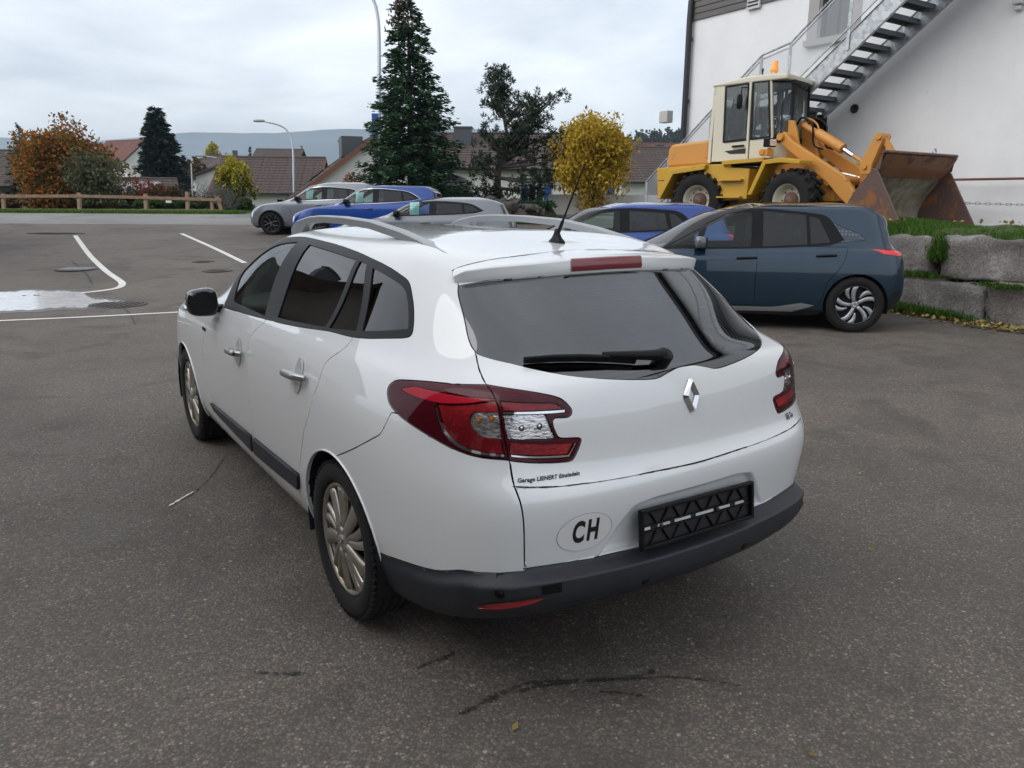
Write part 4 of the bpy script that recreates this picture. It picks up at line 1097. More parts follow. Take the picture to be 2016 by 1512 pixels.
    so = m_.build('country_sticker', M_sticker, car); m_ = MB(); m_.tube([tuple(q) for q in P[n:2*n]]+[tuple(P[n])], .0009, 5, cap=False); m_.build('sticker_edge', mat('sticker_rim', (.35, .35, .36), .5), so)
    o = surf_text('country_letters', 'CH', -.452, .617, .100, M_black, offset=.0042, sx=.60, spacing=1.28); o.parent = so
    c = S.side([(3.03, .858)])[0]; M = frame(sp(c[0], c[1], .001), nm_(c[0], c[1]), (0, 0, 1)); m_ = MB(); m_.prism([(-.035, -.008), (.035, -.010), (.035, .008), (-.035, .010)], .004, M=M); m_.build('fender_badge', M_trim, car)
    # number plate holder
    ph = empty('plate_holder', (0, -.012, .583)); ph.parent = car; ph.rotation_euler = (math.radians(-7), math.radians(1.2), 0)
    def pbox(name, x, z, w, h, y=0.0, d=.01, mt=M_trim, rot=0, bevel=.002):
        m_ = MB(); m_.box((x, y, z), (w, d, h), M=Matrix.Rotation(rot, 3, 'Y')); return m_.build(name, mt, ph, bevel=bevel)
    pbox('back_plate', 0, 0, .525, .128, .008, .008, mat('holder_black', (.014, .014, .016), .45))
    for z in (-.060, .060): pbox('frame_rail', 0, z, .536, .013, -.003, .020, bevel=.004)
    for x in (-.262, .262): pbox('frame_rail', x, 0, .013, .134, -.003, .020, bevel=.004)
    for k in range(9):
        x = -.208+.052*k; rot = .62 if k % 2 else -.62
        pbox('rib', x, .031, .005, .060, .0015, .012, rot=rot); pbox('rib', x, -.031, .005, .060, .0015, .012, rot=-rot)
    for z in (-.010, .010): pbox('rib', 0, z, .51, .004, .0015, .012)
    for x, w_ in ((-.235, .03), (-.16, .055), (-.075, .075), (.03, .085), (.125, .06), (.205, .045)): pbox('slot', x, 0, w_, .010, .0025, .006, mt=M_white)
    for x in (-.175, .09): m_ = MB(); m_.lathe([(.007, 0), (.006, .005), (.001, .006)], 12, M=frame((x, -.002, 0), (0, -1, 0), (0, 0, 1))); m_.build('screw', mat('rusty_screw', (.09, .05, .03), .6, .5), ph)
    # bumper details
    def bump_pt(u, v, off=0):
        uvq = np.array([[u, v]]); P = S.ev(u, v); N = S.nrm(u, v); return Vector(P+N*(bdisp(uvq, None)[0]+off)), Vector(N)
    for u, v in ((2.62, 1.82), (.72, .98), (-.72, .98), (-2.62, 1.82)):
        p, n_ = bump_pt(u, v); m_ = MB(); m_.lathe([(.017, -.004), (.016, .002), (.0125, .002), (.012, -.002), (.011, .0025), (.001, .003)], 20, M=frame(p, n_, (0, 0, 1))); m_.build('parking_sensor', M_trim, car)
    def patch(name, poly, mt, off, n=10):
        uv = np.array(poly); P = [bump_pt(u, v, off)[0] for u, v in poly]; c = bump_pt(uv[:, 0].mean(), uv[:, 1].mean(), off+.001)[0]
        m_ = MB(); k = len(P); m_.add(P+[c], [(i, (i+1) % k, k) for i in range(k)], 0, True); return m_.build(name, mt, car)
    for s in (1, -1):
        rf = spl([(3.08, 1.40), (2.78, 1.52), (2.25, 1.46), (2.03, 1.38), (2.2, 1.30), (2.62, 1.29)], [0, 3])
        patch('reflector', [(s*u, v) for u, v in rf], mat('reflector_red', (.30, .012, .016), .2, coat=1), .007)
    patch('towing_eye_cover', spl([(2.04, 1.83), (1.78, 1.80), (1.80, 1.42), (2.05, 1.47)], 'all', n=4).tolist(), M_trim, .0035)
    # heated screen wires
    dm = MB()
    for k in range(13):
        v0 = 8.05+k*.155; um = min(1.75, np.interp(v0, [8, 8.3, 8.6, 10.0], [.9, 1.55, 1.85, 1.75]))
        us = np.linspace(-um, um, 24); L = [sp(u, v0-.10*(u/1.8)**2, -.0052) for u in us]; N_ = [Vector((0, 0, 1))]*24
        for i in range(23): dm.add([L[i], L[i+1], L[i+1]+Vector((0, .0006, .0010)), L[i]+Vector((0, .0006, .0010))], [(0, 1, 2, 3)])
    dm.build('heating_wires', mat('wire_brown', (.55, .53, .50), .5), made[('rear_screen', '')])['kind'] = 'stuff'
    interior(car, .78, 1.04, 2.25, 1.35, 3.15)
    return car, S
build_wagon()
# ---------------------------------------------------------------- white building with the outside stair, upper yard
YARD = 1.08
XW = 13.5                                                    # its wall runs parallel to the white car
def build_yard():
    g = flat_noise('yard_gravel', (.13, .125, .115), (.20, .19, .17), 6, .95, 8, .3, 60)
    m = MB(); a = [(10.3, 6.0), (9.75, 2.5), (9.6, -12), (40, -12), (40, 24), (17.3, 24), (13.2, 14.5)]
    m.add([(x, y, YARD) for x, y in a]+[(x, y, -.2) for x, y in a], [tuple(range(7))]+[(i, i+7, (i+1) % 7+7, (i+1) % 7) for i in range(7)]); tag(m.build('yard', g), kind='structure')
build_yard()
def _render_wall():
    m = mat('white_render', (.8, .8, .8), .92); g = G(m); v = g.coord('Object'); vs = g.coord('Object', (.6, 2.2, .12)); base = g.ramp(g.noise(1.1, 9, .62, v), [(.3, (.755, .765, .77)), (.7, (.83, .84, .845))])
    run = g.math('MULTIPLY', g.ramp(g.noise(2.4, 6, .65, vs), [(.54, 0.0), (.74, .15)]), g.ramp(g.noise(.35, 3, .5, v), [(.40, 0.0), (.65, 1.0)]))
    spots = g.ramp(g.noise(9, 3, .5, v), [(.735, 0.0), (.75, .45)])
    g.col(g.mix(g.math('MAXIMUM', run, spots), base, (.46, .455, .44))); g.bump(g.noise(48, 4, .65, v), .35, .01); return m
M_render = _render_wall()
def _galv():
    m = mat('galvanised_steel', (.42, .44, .46), .45, .55); g = G(m); v = g.coord('Object'); n = g.n('ShaderNodeTexVoronoi'); n.inputs['Scale'].default_value = 14; g.l(v, n.inputs['Vector'])
    s = g.n('ShaderNodeSeparateColor'); g.l(n.outputs['Color'], s.inputs[0]); g.col(g.ramp(s.outputs[0], [(.1, (.33, .355, .38)), (.9, (.52, .54, .56))])); return m
M_galv = _galv()
M_grating = mat('step_grating', (.17, .19, .205), .6, .4)
M_mesh = bpy.data.materials.new('wire_mesh')
def _wire():
    M_mesh.use_nodes = True; nt = M_mesh.node_tree; b = nt.nodes['Principled BSDF']; b.inputs['Base Color'].default_value = (.45, .48, .5, 1); b.inputs['Metallic'].default_value = .4; b.inputs['Roughness'].default_value = .5
    o = nt.nodes['Material Output']; t = nt.nodes.new('ShaderNodeBsdfTransparent'); mx = nt.nodes.new('ShaderNodeMixShader'); mx.inputs[0].default_value = .42
    nt.links.new(t.outputs[0], mx.inputs[1]); nt.links.new(b.outputs[0], mx.inputs[2]); nt.links.new(mx.outputs[0], o.inputs[0])
_wire()
M_window = glass('house_pane', (.02, .022, .025), 1.6)
M_gutter = mat('dark_gutter', (.03, .03, .035), .45, .3)
def build_building():
    b = empty('white_building', (XW, 10, YARD), 0, 'tall white rendered building behind the wheel loader', 'building')
    L = Vector(b.location)
    W = lambda px, py, dx=0.0: Vector(on_x(px, py, XW+dx))-L
    y_far = W(1358, 60).y; y_near = -24.0
    zc = W(1365, 42).z; zt = 10.0
    # openings: lower window and upper window
    wn = dict(up=(W(1612, -26), W(1700, 62)), low=(W(1556, 226), W(1628, 290)))
    up = (W(1612, 40).y, W(1672, 40).y, W(1640, 72).z, W(1640, 72).z+1.45); lo = (W(1540, 240).y, W(1628, 240).y, W(1590, 292).z, W(1590, 228).z)
    ys = sorted({y_far, up[0], up[1], lo[0], lo[1], y_near}); zs = sorted({-1.5, lo[2], lo[3], up[2], up[3], zt})
    m = MB()
    for i in range(len(ys)-1):
        for j in range(len(zs)-1):
            cy, cz = (ys[i]+ys[i+1])/2, (zs[j]+zs[j+1])/2
            if up[1] < cy < up[0] and up[2] < cz < up[3]: continue
            if lo[1] < cy < lo[0] and lo[2] < cz < lo[3]: continue
            m.quad((0, ys[i], zs[j]), (0, ys[i], zs[j+1]), (0, ys[i+1], zs[j+1]), (0, ys[i+1], zs[j]))
    for a in (up, lo):
        d = .16
        m.quad((0, a[0], a[2]), (0, a[0], a[3]), (d, a[0], a[3]), (d, a[0], a[2])); m.quad((0, a[1], a[2]), (d, a[1], a[2]), (d, a[1], a[3]), (0, a[1], a[3]))
        m.quad((0, a[0], a[2]), (d, a[0], a[2]), (d, a[1], a[2]), (0, a[1], a[2])); m.quad((0, a[0], a[3]), (0, a[1], a[3]), (d, a[1], a[3]), (d, a[0], a[3]))
    # far gable wall and back
    m.quad((0, y_far, -1.5), (0, y_far, zt), (14, y_far, zt), (14, y_far, -1.5)); m.quad((14, y_far, -1.5), (14, y_far, zt), (14, y_near, zt), (14, y_near, -1.5)); m.quad((0, y_near, -1.5), (14, y_near, -1.5), (14, y_near, zt), (0, y_near, zt))
    m.build('wall', M_render, b)
    r = MB(); r.box((7, (y_far+y_near)/2, zt+.15), (15.2, y_far-y_near+1.2, .3)); r.build('roof', M_gutter, b)
    # boarding under the eaves
    bd = flat_noise('grey_boarding', (.10, .10, .095), (.15, .145, .135), 5, .8, 6, vscale=(1, .3, 8))
    h = .145
    for k in range(int((zt-zc)/h)+1):
        z = zc+k*h; y1 = W(1540, 0).y-2.2; p = MB(); p.box((-.022, (y_far+y1)/2, z+h/2), (.036, y_far-y1+.02, h-.012), M=Matrix.Rotation(.10, 3, 'Y')); p.build('board', bd, b)
    v = MB(); c = W(1488, 4); v.box((-.06, c.y, c.z+.1), (.06, .36, .5)); vo = v.build('louvre_vent', mat('vent_white', (.6, .6, .6), .5), b)
    for k in range(6): s = MB(); s.box((-.10, c.y, c.z-.08+k*.075), (.03, .30, .02), M=Matrix.Rotation(.5, 3, 'Y')); s.build('slat', M_gutter, vo)
    # windows
    for a, nm in ((up, 'window'), (lo, 'window')):
        yc, zc2 = (a[0]+a[1])/2, (a[2]+a[3])/2; w_, h_ = a[0]-a[1], a[3]-a[2]
        f = MB()
        for s in (-1, 1): f.box((.12, yc+s*(w_/2-.04), zc2), (.06, .08, h_)); f.box((.121, yc, zc2+s*(h_/2-.04)), (.06, w_-.16, .08))
        f.box((.122, yc, zc2), (.05, .07, h_-.16)); fo = f.build(nm, mat('window_frame', (.03, .028, .027), .5) if a is up else bpy.data.materials['window_frame'], b)
        for s in (-1, 1): g = MB(); g.box((.135, yc+s*w_/4, zc2), (.012, w_/2-.10, h_-.14)); g.build('pane', M_window, fo)
    sl = MB(); sl.box((-.05, (up[0]+up[1])/2, up[2]-.07), (.16, up[0]-up[1]+.5, .13)); sl.build('window_sill', mat('sill_stone', (.36, .35, .335), .8), b)
    for s, yy in ((1, up[0]+.13), (-1, up[1]-.13)): q = MB(); q.box((-.012, yy, (up[2]+up[3])/2), (.024, .26, up[3]-up[2])); q.build('window_surround', bpy.data.materials['sill_stone'], b)
    # shutter slats behind the mesh
    # vent hole, lamps
    c = W(1683, 214); v = MB(); v.lathe([(.09, -.02), (.09, .03), (.075, .034), (.07, .01), (.001, .008)], 24, M=frame((-.0, c.y, c.z), (-1, 0, 0), (0, 0, 1))); v.build('round_vent', mat('vent_dark', (.02, .022, .024), .6), b)
    c = W(2000, 8); v = MB(); v.box((-.08, c.y-.08, c.z+.03), (.14, .17, .12)); v.box((-.07, c.y-.08, c.z-.085), (.08, .11, .08)); v.build('wall_lamp', mat('lamp_grey', (.55, .55, .55), .5), b, bevel=.02)
    # rain pipe
    pts = [W(1364, 0, -.1), W(1361, 40, -.12), W(1362, 62, -.12), W(1357.5, 68, -.12), W(1352, 170, -.12), W(1346, 290, -.12), W(1343, 340, -.12), W(1341, 420, -.12)]
    y0 = pts[3].y; pts = [Vector((p.x, y0+.02, p.z)) for p in pts]
    p = MB(); p.tube(pts, .075, 12); po = p.build('rain_pipe', M_gutter, b)
    for q in (80, 200, 300): c = W(1352, q); k = MB(); k.lathe([(.085, -.04), (.09, -.03), (.09, .03), (.085, .04)], 14, M=Matrix.Translation((pts[0].x, y0+.02, c.z))); k.build('pipe_clip', M_gutter, po)
    c = W(1341, 229); k = MB(); k.box((-.2, c.y+.35, c.z), (.22, .30, .30)); k.build('junction_box', mat('box_grey', (.48, .47, .44), .6), b, bevel=.02)
    # guard rail and chain on the wall
    rail = mat('rust_rail', (.16, .07, .05), .7); z1, z2 = W(1960, 353).z, W(1960, 398).z
    t = MB(); t.tube([(-.30, W(1890, 353).y+.6, z1), (-.30, y_near+10, z1-.02)], .022, 8); ob = t.build('guard_rail', rail); ob.location = L; tag(ob, 'thin rusty brown bar running along the white wall', 'rail')
    ch = empty('chain', L, 0, 'slack grey chain hanging below the rusty bar', 'chain')
    y = W(1910, 398).y+.6; n = 60
    lk = MB(); lk.tube([(0, .055*math.cos(2*PI*k/10), .018*math.sin(2*PI*k/10)) for k in range(11)], .008, 5, cap=False); first = None
    for k in range(n):
        o = lk.build('chain_link', M_galv, ch) if first is None else first.copy()
        if first is None: first = o
        else: COL.objects.link(o); o.parent = ch
        o.location = (-.30, y-k*.088, z2-.05*math.sin(PI*k/n)); o.rotation_euler = (0, PI/2*(k % 2), 0)
    return L
BL = build_building()
def build_stair():
    t = empty('outside_stair', BL, 0, 'galvanised steel stair with open treads climbing the white building', 'stair')
    W = lambda px, py, x: Vector(on_x(px, py, x))-BL
    xo, xi = XW-1.45, XW-.25                                     # outer and wall-side stringer
    # line of the outer stringer, from the landing behind the cab up to the right
    a0 = W(1568, 172, xo); a1 = W(1720, 20, xo); sl = (a1.z-a0.z)/(a1.y-a0.y)
    Y = lambda z, off=0: a0.y+(z-a0.z)/sl
    dy = a1.y-a0.y; ang = math.atan2(a1.z-a0.z, a1.y-a0.y); u = Vector((0, math.cos(ang), math.sin(ang))); nrm = Vector((0, -math.sin(ang), math.cos(ang)))
    if nrm.z < 0: nrm = -nrm
    ln = 8.6; start = a0-u*.40
    for x, nm in ((xo-XW, 'stringer'), (xi-XW, 'stringer')):
        p0 = Vector((x, start.y, start.z)); m = MB(); m.bar(p0-nrm*.16, p0-nrm*.16+u*ln, .02, .34, up=nrm); m.bar(p0-nrm*.00, p0-nrm*.00+u*ln, .07, .012, up=nrm); m.bar(p0-nrm*.325, p0-nrm*.325+u*ln, .07, .012, up=nrm); m.build(nm, M_galv, t)
    rise = .205; n = int(ln*abs(math.sin(ang))/rise); tr = MB(); wd = xi-xo-.03; tr.box((0, 0, 0), (wd, .29, .018)); tr.box((0, .13, -.035), (wd, .02, .075)); tr.box((0, -.13, -.035), (wd, .02, .075))
    for k in range(9): tr.box((-wd/2+wd*(k+.5)/9, 0, -.03), (.014, .24, .05))
    first = None
    for k in range(n):
        o = tr.build('tread', M_grating, t) if first is None else first.copy()
        if first is None: first = o
        else: COL.objects.link(o); o.parent = t
        z = start.z+.02+rise*k; yy = start.y+(z-start.z)/math.tan(ang); o.location = ((xo+xi)/2-XW, yy, z-.10)
    # landing below the flight
    lz = start.z-.05; lm = MB(); lm.box(((xo+xi)/2-XW, start.y+.30*(1 if u.y < 0 else -1), lz-.05), (wd+.1, .60, .10)); lm.build('landing', M_grating, t)
    sgn = 1 if u.y < 0 else -1
    [MB().box((q, start.y+.30*sgn, lz-.11), (.02, .60, .24)).build('landing_beam', M_galv, t) for q in (xo-XW, xi-XW)]
    # lower flight going down to the left behind the loader
    e = Vector((0, start.y+.60*sgn, lz)); u2 = Vector((0, sgn*math.cos(abs(ang) if abs(ang) < PI/2 else PI-abs(ang)), -abs(math.sin(ang))))
    n2 = Vector((0, sgn*abs(u2.z), abs(u2.y)))
    l2 = e.z/abs(u2.z)
    for x in (xo-XW, xi-XW):
        p0 = Vector((x, e.y, e.z)); m = MB(); m.bar(p0-n2*.16, p0-n2*.16+u2*l2, .02, .32, up=n2); m.build('stringer', M_galv, t)
    for k in range(int(e.z/rise)):
        o = first.copy(); COL.objects.link(o); o.parent = t; z = e.z-rise*(k+1); o.location = ((xo+xi)/2-XW, e.y+u2.y*(e.z-z)/abs(u2.z), z)
    # handrail, posts and mesh panels on the outer side
    H = 1.02; x = xo-XW-.03
    up_pts = [Vector((x, start.y, start.z))+u*s for s in (0.15, 1.75, 3.4, 5.0, 6.7, 8.4)]
    def rail(a, b):
        m = MB(); m.tube([a+Vector((0, 0, H)), b+Vector((0, 0, H))], .022, 8); m.build('handrail', M_galv, t)
    def panel(a, b):
        m = MB(); q = Vector((0, 0, .12)); h = Vector((0, 0, H-.08)); m.quad(a+q, b+q, b+h, a+h); m.build('mesh_panel', M_mesh, t)
        f = MB(); f.bar(a+h, b+h, .025, .025); f.bar(a+q, b+q, .025, .025); f.build('panel_frame', M_galv, t)
    def post(a, lo=.28): m = MB(); m.box((a.x, a.y, a.z+(H-lo)/2), (.012, .07, H+lo)); m.build('post', M_galv, t)
    for p in up_pts: post(p)
    for p, q in zip(up_pts, up_pts[1:]): panel(p, q)
    rail(up_pts[0], up_pts[-1])
    land = [Vector((x, start.y+s*sgn, lz)) for s in (0.05, .58)]
    for p in land[1:]: post(p)
    panel(up_pts[0], land[1]); rail(up_pts[0], land[1])
    low = [land[1]]+[Vector((x, e.y, e.z))+u2*s for s in (1.6, 3.2, l2)]
    for p in low[1:]: post(p, .1)
    for p, q in zip(low, low[1:]): panel(p, q); rail(p, q)
    for x_, y_ in ((xo-XW, e.y-.2*sgn), (xi-XW, e.y-.2*sgn)): m = MB(); m.box((x_, y_, lz/2), (.1, .1, lz)); m.build('column', M_galv, t)
build_stair()
# ---------------------------------------------------------------- yellow wheel loader in the yard
def rusty(name, c, rust=(.16, .055, .02), amt=.62, scale=6, rough=.5, dirt=None):
    m = mat(name, c, rough, coat=.15); g = G(m); v = g.coord('Object'); a = g.noise(scale, 8, .7, v, .4); b = g.noise(scale*5, 5, .6, v)
    col = g.mix(g.ramp(b, [(.35, 0.0), (.8, .35)]), c, tuple(x*.72 for x in c))
    col = g.mix(g.ramp(a, [(amt, 0.0), (amt+.06, 1.0)]), col, rust)
    g.col(col); g.rough(g.ramp(a, [(amt-.1, rough), (amt+.1, .9)])); return m
M_yel = rusty('loader_yellow', (.56, .32, .018), amt=.70)
M_ora = rusty('loader_orange', (.60, .27, .05), amt=.63)
M_cream = rusty('loader_cream', (.66, .63, .50), (.28, .20, .10), .72)
M_bucket = rusty('bucket_steel', (.115, .07, .058), (.24, .10, .035), .55, 3.2, .7)
def _bin():
    m = mat('bucket_inside', (.3, .2, .1), .85); g = G(m); v = g.coord('Object'); a = g.noise(2.6, 8, .68, v, .5)
    g.col(g.ramp(a, [(.30, (.09, .06, .04)), (.43, (.20, .17, .12)), (.55, (.30, .27, .20)), (.68, (.44, .40, .31))])); g.bump(g.noise(20, 6, .6, v), .4, .02); return m
M_bin = _bin()
M_rustback = rusty('rusty_back_plate', (.21, .085, .036), (.075, .04, .03), .53, 2.6, .85)
def build_loader():
    O = Vector((11.16, 9.82, YARD)); rz = -1.3424
    t = empty('wheel_loader', O, rz, 'weathered yellow wheel loader with cream cab and rusty bucket', 'loader')
    def plate(poly, y0, y1, name, mt, par=t, bevel=.012):
        """side outline (x,z) between two y"""
        m = MB(); M = Matrix(((1, 0, 0, 0), (0, 0, -1, y1), (0, 1, 0, 0), (0, 0, 0, 1))); m.prism(poly, y1-y0, M=M); return m.build(name, mt, par, bevel=bevel)
    # rear body
    plate([(-.95, 1.24), (-.93, 1.62), (-.84, 1.71), (.03, 1.76), (.07, 1.27)], -.60, .60, 'engine_cover', M_ora, bevel=.05)
    plate([(-1.10, 1.22), (-.55, 1.25), (.12, 1.27), (.12, 1.17), (-.52, 1.15), (-.66, .98), (-1.08, .96)], -.74, .74, 'rear_panel', M_yel)
    plate([(-1.08, .94), (-.68, .96), (-.84, .58), (-1.05, .64)], -.74, .74, 'counterweight', M_yel)
    for s in (-1, 1):
        a, b = (-.98, -.70) if s < 0 else (.70, .98)
        plate([(-.66, 1.17), (.12, 1.27), (.20, 1.26), (.16, 1.16), (-.55, 1.08), (-.84, .58), (-.92, .58)], a, b, 'rear_fender', M_yel)
        plate([(.20, 1.26), (.54, 1.26), (.56, 1.20), (1.10, 1.16), (1.08, .58), (.36, .54), (.10, 1.1)], (-.88 if s < 0 else .55), (-.55 if s < 0 else .88), 'side_tank', M_yel)
        for z in (.95, .62): m = MB(); m.box((.74, s*.93, z), (.50, .16, .03)); m.build('step', M_yel, t)
        m = MB(); m.bar((.55, s*.90, 1.28), (1.42, s*.90, 1.32), .16, .07); m.build('running_board', M_yel, t)
    m = MB(); m.box((-.1, 0, .75), (1.6, .9, .5)); m.build('chassis', M_yel, t)
    # cab
    cab = empty('cab', (0, 0, 0)); cab.parent = t
    zt, zb = 2.80, 1.33; y = .66
    def post(x0, z0, x1, z1, yy, w=.07, d=.07, nm='cab_post', mt=M_cream): q = MB(); q.bar((x0, yy, z0), (x1, yy, z1), d, w, up=(1, 0, 0)); return q.build(nm, mt, cab, bevel=.01)
    plate([(.05, 1.70), (.07, 2.80), (.88, 2.90), (1.62, 2.90), (1.66, 2.80), (.12, 2.74), (.12, 1.70)], -.02+.0-y, y, 'rear_wall', M_cream, cab) if False else None
    plate([(.06, 2.76), (.08, 2.82), (.86, 2.90), (1.30, 2.90), (1.62, 2.88), (1.62, 2.78)], -y-.02, y+.02, 'cab_roof', M_cream, cab, .03)
    plate([(.05, 1.30), (.05, 1.78), (.12, 1.78), (.12, 1.30)], -y, y, 'back_wall', M_cream, cab)
    plate([(.09, 2.62), (.095, 2.77), (.14, 2.77), (.14, 2.62)], -y, y, 'back_header', M_cream, cab)
    for s in (-1, 1): post(.085, 1.75, .12, 2.65, s*(y-.06), .07, .10)
    plate([(.07, 1.78), (.105, 2.62), (.115, 2.62), (.08, 1.78)], -y+.1, y-.1, 'rear_window', M_cabglass, cab, 0)
    for s in (-1, 1):
        a, b = (-y, -y+.05) if s < 0 else (y-.05, y)
        plate([(.14, 1.32), (.14, 2.77), (.34, 2.77), (.37, 1.68), (.90, 1.70), (.92, 1.32)], a, b, 'door_panel', M_cream, cab)
        plate([(.95, 1.32), (.95, 1.71), (1.36, 1.73), (1.44, 1.36)], a, b, 'side_panel', M_cream, cab)
        fr = M_trim
        def win(p, nm):
            w = plate(p, (s*y-.012), (s*y+.012), nm, M_cabglass, cab, 0)
            for i in range(len(p)):
                q = MB(); p0, p1 = p[i], p[(i+1) % len(p)]; q.bar((p0[0], s*(y+.004), p0[1]), (p1[0], s*(y+.004), p1[1]), .03, .03, up=(0, 1, 0)); q.build('seal', fr, w)
        win([(.39, 1.70), (.37, 2.74), (.84, 2.77), (.89, 1.73)], 'door_window'); win([(.98, 1.73), (.94, 2.77), (1.25, 2.77), (1.36, 1.75)], 'side_window')
        post(.915, 1.32, .89, 2.78, s*(y-.01), .05); post(1.40, 1.60, 1.28, 2.78, s*(y-.04), .05)
        h = MB(); h.tube([(.60, s*(y+.04), 1.60), (.85, s*(y+.04), 1.61)], .02, 8); h.build('door_handle', M_trim, cab)
        mm = MB(); mm.tube([(.86, s*(y+.03), 2.68), (.80, s*(y+.18), 2.68), (.78, s*(y+.18), 2.45)], .012, 6); ar = mm.build('mirror_arm', M_trim, cab); q = MB(); superell(q, (.77, s*(y+.19), 2.42), (.035, .075, .14), .5, 14); q.build('mirror', M_trim, ar)
    # the lozenge-shaped lettering strip on the door
    q = MB(); q.prism([(.42, 1.52), (.90, 1.56), (.92, 1.46), (.55, 1.46)], .004, M=Matrix(((1, 0, 0, 0), (0, 0, -1, -y-.001), (0, 1, 0, 0), (0, 0, 0, 1)))); q.build('door_decal', M_black, cab)
    # front screen, set back at the corners
    w = MB(); w.quad((1.37, -y+.02, 1.75), (1.60, -.34, 1.70), (1.60, .34, 1.70), (1.60, .34, 1.70)) if False else None
    pts = [(-y+.02, 1.38, 1.28), (-.38, 1.66, 1.60), (.38, 1.66, 1.60), (y-.02, 1.38, 1.28)]
    for i in range(3):
        a, b = pts[i], pts[i+1]; w = MB(); w.add([(a[1], a[0], 1.74), (b[1], b[0], 1.74), (b[2], b[0], 2.77), (a[2], a[0], 2.77)], [(0, 1, 2, 3)]); w.build('windscreen', M_cabglass, cab)
        q = MB(); q.bar((a[1], a[0], 1.70), (b[1], b[0], 1.70), .04, .09); q.bar((a[2], a[0], 2.77), (b[2], b[0], 2.77), .04, .06); q.build('screen_frame', M_trim, cab)
        q = MB(); q.add([(a[1], a[0], 1.36), (b[1], b[0], 1.36), (b[1], b[0], 1.70), (a[1], a[0], 1.70)], [(0, 1, 2, 3)]); q.build('front_panel', M_cream, cab)
        if i < 2: post(b[1], 1.70, b[2], 2.78, b[0], .04, .04, 'screen_post', M_trim)
    wp = MB(); wp.tube([(1.62, -.30, 2.74), (1.69, -.44, 2.35)], .012, 6); wp.tube([(1.69, -.44, 2.38), (1.70, -.46, 2.05)], .009, 6); wp.build('screen_wiper', M_trim, cab)
    fl = MB(); fl.box((.8, 0, 1.30), (1.4, 1.2, .06)); fl.build('cab_floor', M_dark, cab)
    st = empty('seat', (.50, 0, 1.34)); st.parent = cab
    m = MB(); superell(m, (0, 0, .42), (.24, .24, .09), .5); m.build('cushion', M_seatgrey, st); m = MB(); superell(m, (-.20, 0, .80), (.08, .23, .36), .5); m.build('backrest', M_seatgrey, st); m = MB(); superell(m, (0, 0, .18), (.16, .16, .18), .5); m.build('pedestal', M_dark, st)
    m = MB(); c = Vector((1.10, 0, 2.0)); m.tube([c+Vector((.08*math.cos(2*PI*k/20)*.5, .19*math.sin(2*PI*k/20), .17*math.cos(2*PI*k/20))) for k in range(21)], .014, 6); m.tube([c, (1.35, 0, 1.5)], .03, 8); m.build('steering_wheel', M_trim, cab)
    # beacon and aerial stub
    bx, by = 1.22, -.40
    m = MB(); m.lathe([(.055, 0), (.055, .05), (.05, .06)], 16, M=Matrix.Translation((bx, by, 2.90))); bo = m.build('beacon', mat('beacon_foot', (.5, .5, .5), .4), cab)
    m = MB(); m.lathe([(.05, .05), (.075, .07), (.075, .13), (.065, .14), (.065, .24), (.05, .26), (.001, .265)], 20, M=Matrix.Translation((bx, by, 2.90))); m.build('beacon_dome', mat('beacon_orange', (.80, .26, .01), .15, coat=1, emit=((1, .35, .02), .25)), bo)
    m = MB(); m.tube([(1.02, -.48, 2.90), (1.02, -.48, 3.0)], .012, 8); superell(m, (1.02, -.48, 3.01), (.02, .02, .035), .8, 10); m.build('aerial_stub', M_trim, cab)
    # wheels
    def lw(x, yc, par, side):
        w = empty('wheel', (x, yc, .56)); w.parent = par
        R = .56; wd = .40; base = Matrix.Rotation(PI/2 if side < 0 else -PI/2, 4, 'X')
        a = MB(); a.lathe([(.29, -wd*.40), (.34, -wd*.5), (.47, -wd*.5), (.525, -wd*.42), (.535, 0), (.525, wd*.42), (.47, wd*.5), (.34, wd*.5), (.29, wd*.40)], 40)
        for k in range(18):
            an = 2*PI*k/18
            for q in (-1, 1):
                M = Matrix.Rotation(an+(.17 if q > 0 else 0), 4, 'Z')@Matrix.Translation((.545, 0, q*wd*.24))@Matrix.Rotation(.72*q, 4, 'X'); a.box((0, 0, 0), (.05, .062, wd*.56), M=None) if False else None
                v = [M@Vector((sx*.03, sy*.032, sz*wd*.30)) for sz in (-1, 1) for sx, sy in ((-1, -1), (1, -1), (1, 1), (-1, 1))]; a.add(v, [(0, 3, 2, 1), (4, 5, 6, 7), (0, 1, 5, 4), (1, 2, 6, 5), (2, 3, 7, 6), (3, 0, 4, 7)])
        rm = MB(); rm.lathe([(.30, wd*.44), (.285, wd*.40), (.27, wd*.20), (.255, wd*.02), (.001, 0)], 36); rm.lathe([(.30, -wd*.44), (.27, -wd*.2), (.001, -wd*.2)], 24)
        hb = MB(); hb.lathe([(.15, .0), (.15, .04), (.11, .06), (.09, .12), (.06, .14), (.001, .145)], 24)
        for nm, mb, mt in (('tyre', a, M_rubber), ('rim', rm, M_cream), ('hub', hb, M_bucket)):
            mb.v = [tuple(base@Vector(p)) for p in mb.v]; mb.build(nm, mt, w)
        for k in range(8):
            q = MB(); an = 2*PI*k/8; M = base@Matrix.Translation((.20*math.cos(an), .20*math.sin(an), .015)); q.lathe([(.016, 0), (.016, .02), (.001, .022)], 6, M=M, smooth=False); q.build('wheel_nut', M_bucket, w)
    for s in (-1, 1): lw(0, s*.76, t, s)
    # articulated front frame
    ff = empty('front_frame', (1.1, 0, 0), math.radians(-14)); ff.parent = t
    for s in (-1, 1): lw(1.18, s*.76, ff, s)
    m = MB(); m.box((1.0, 0, .75), (1.5, .62, .42)); m.build('front_chassis', M_ora, ff, bevel=.02)
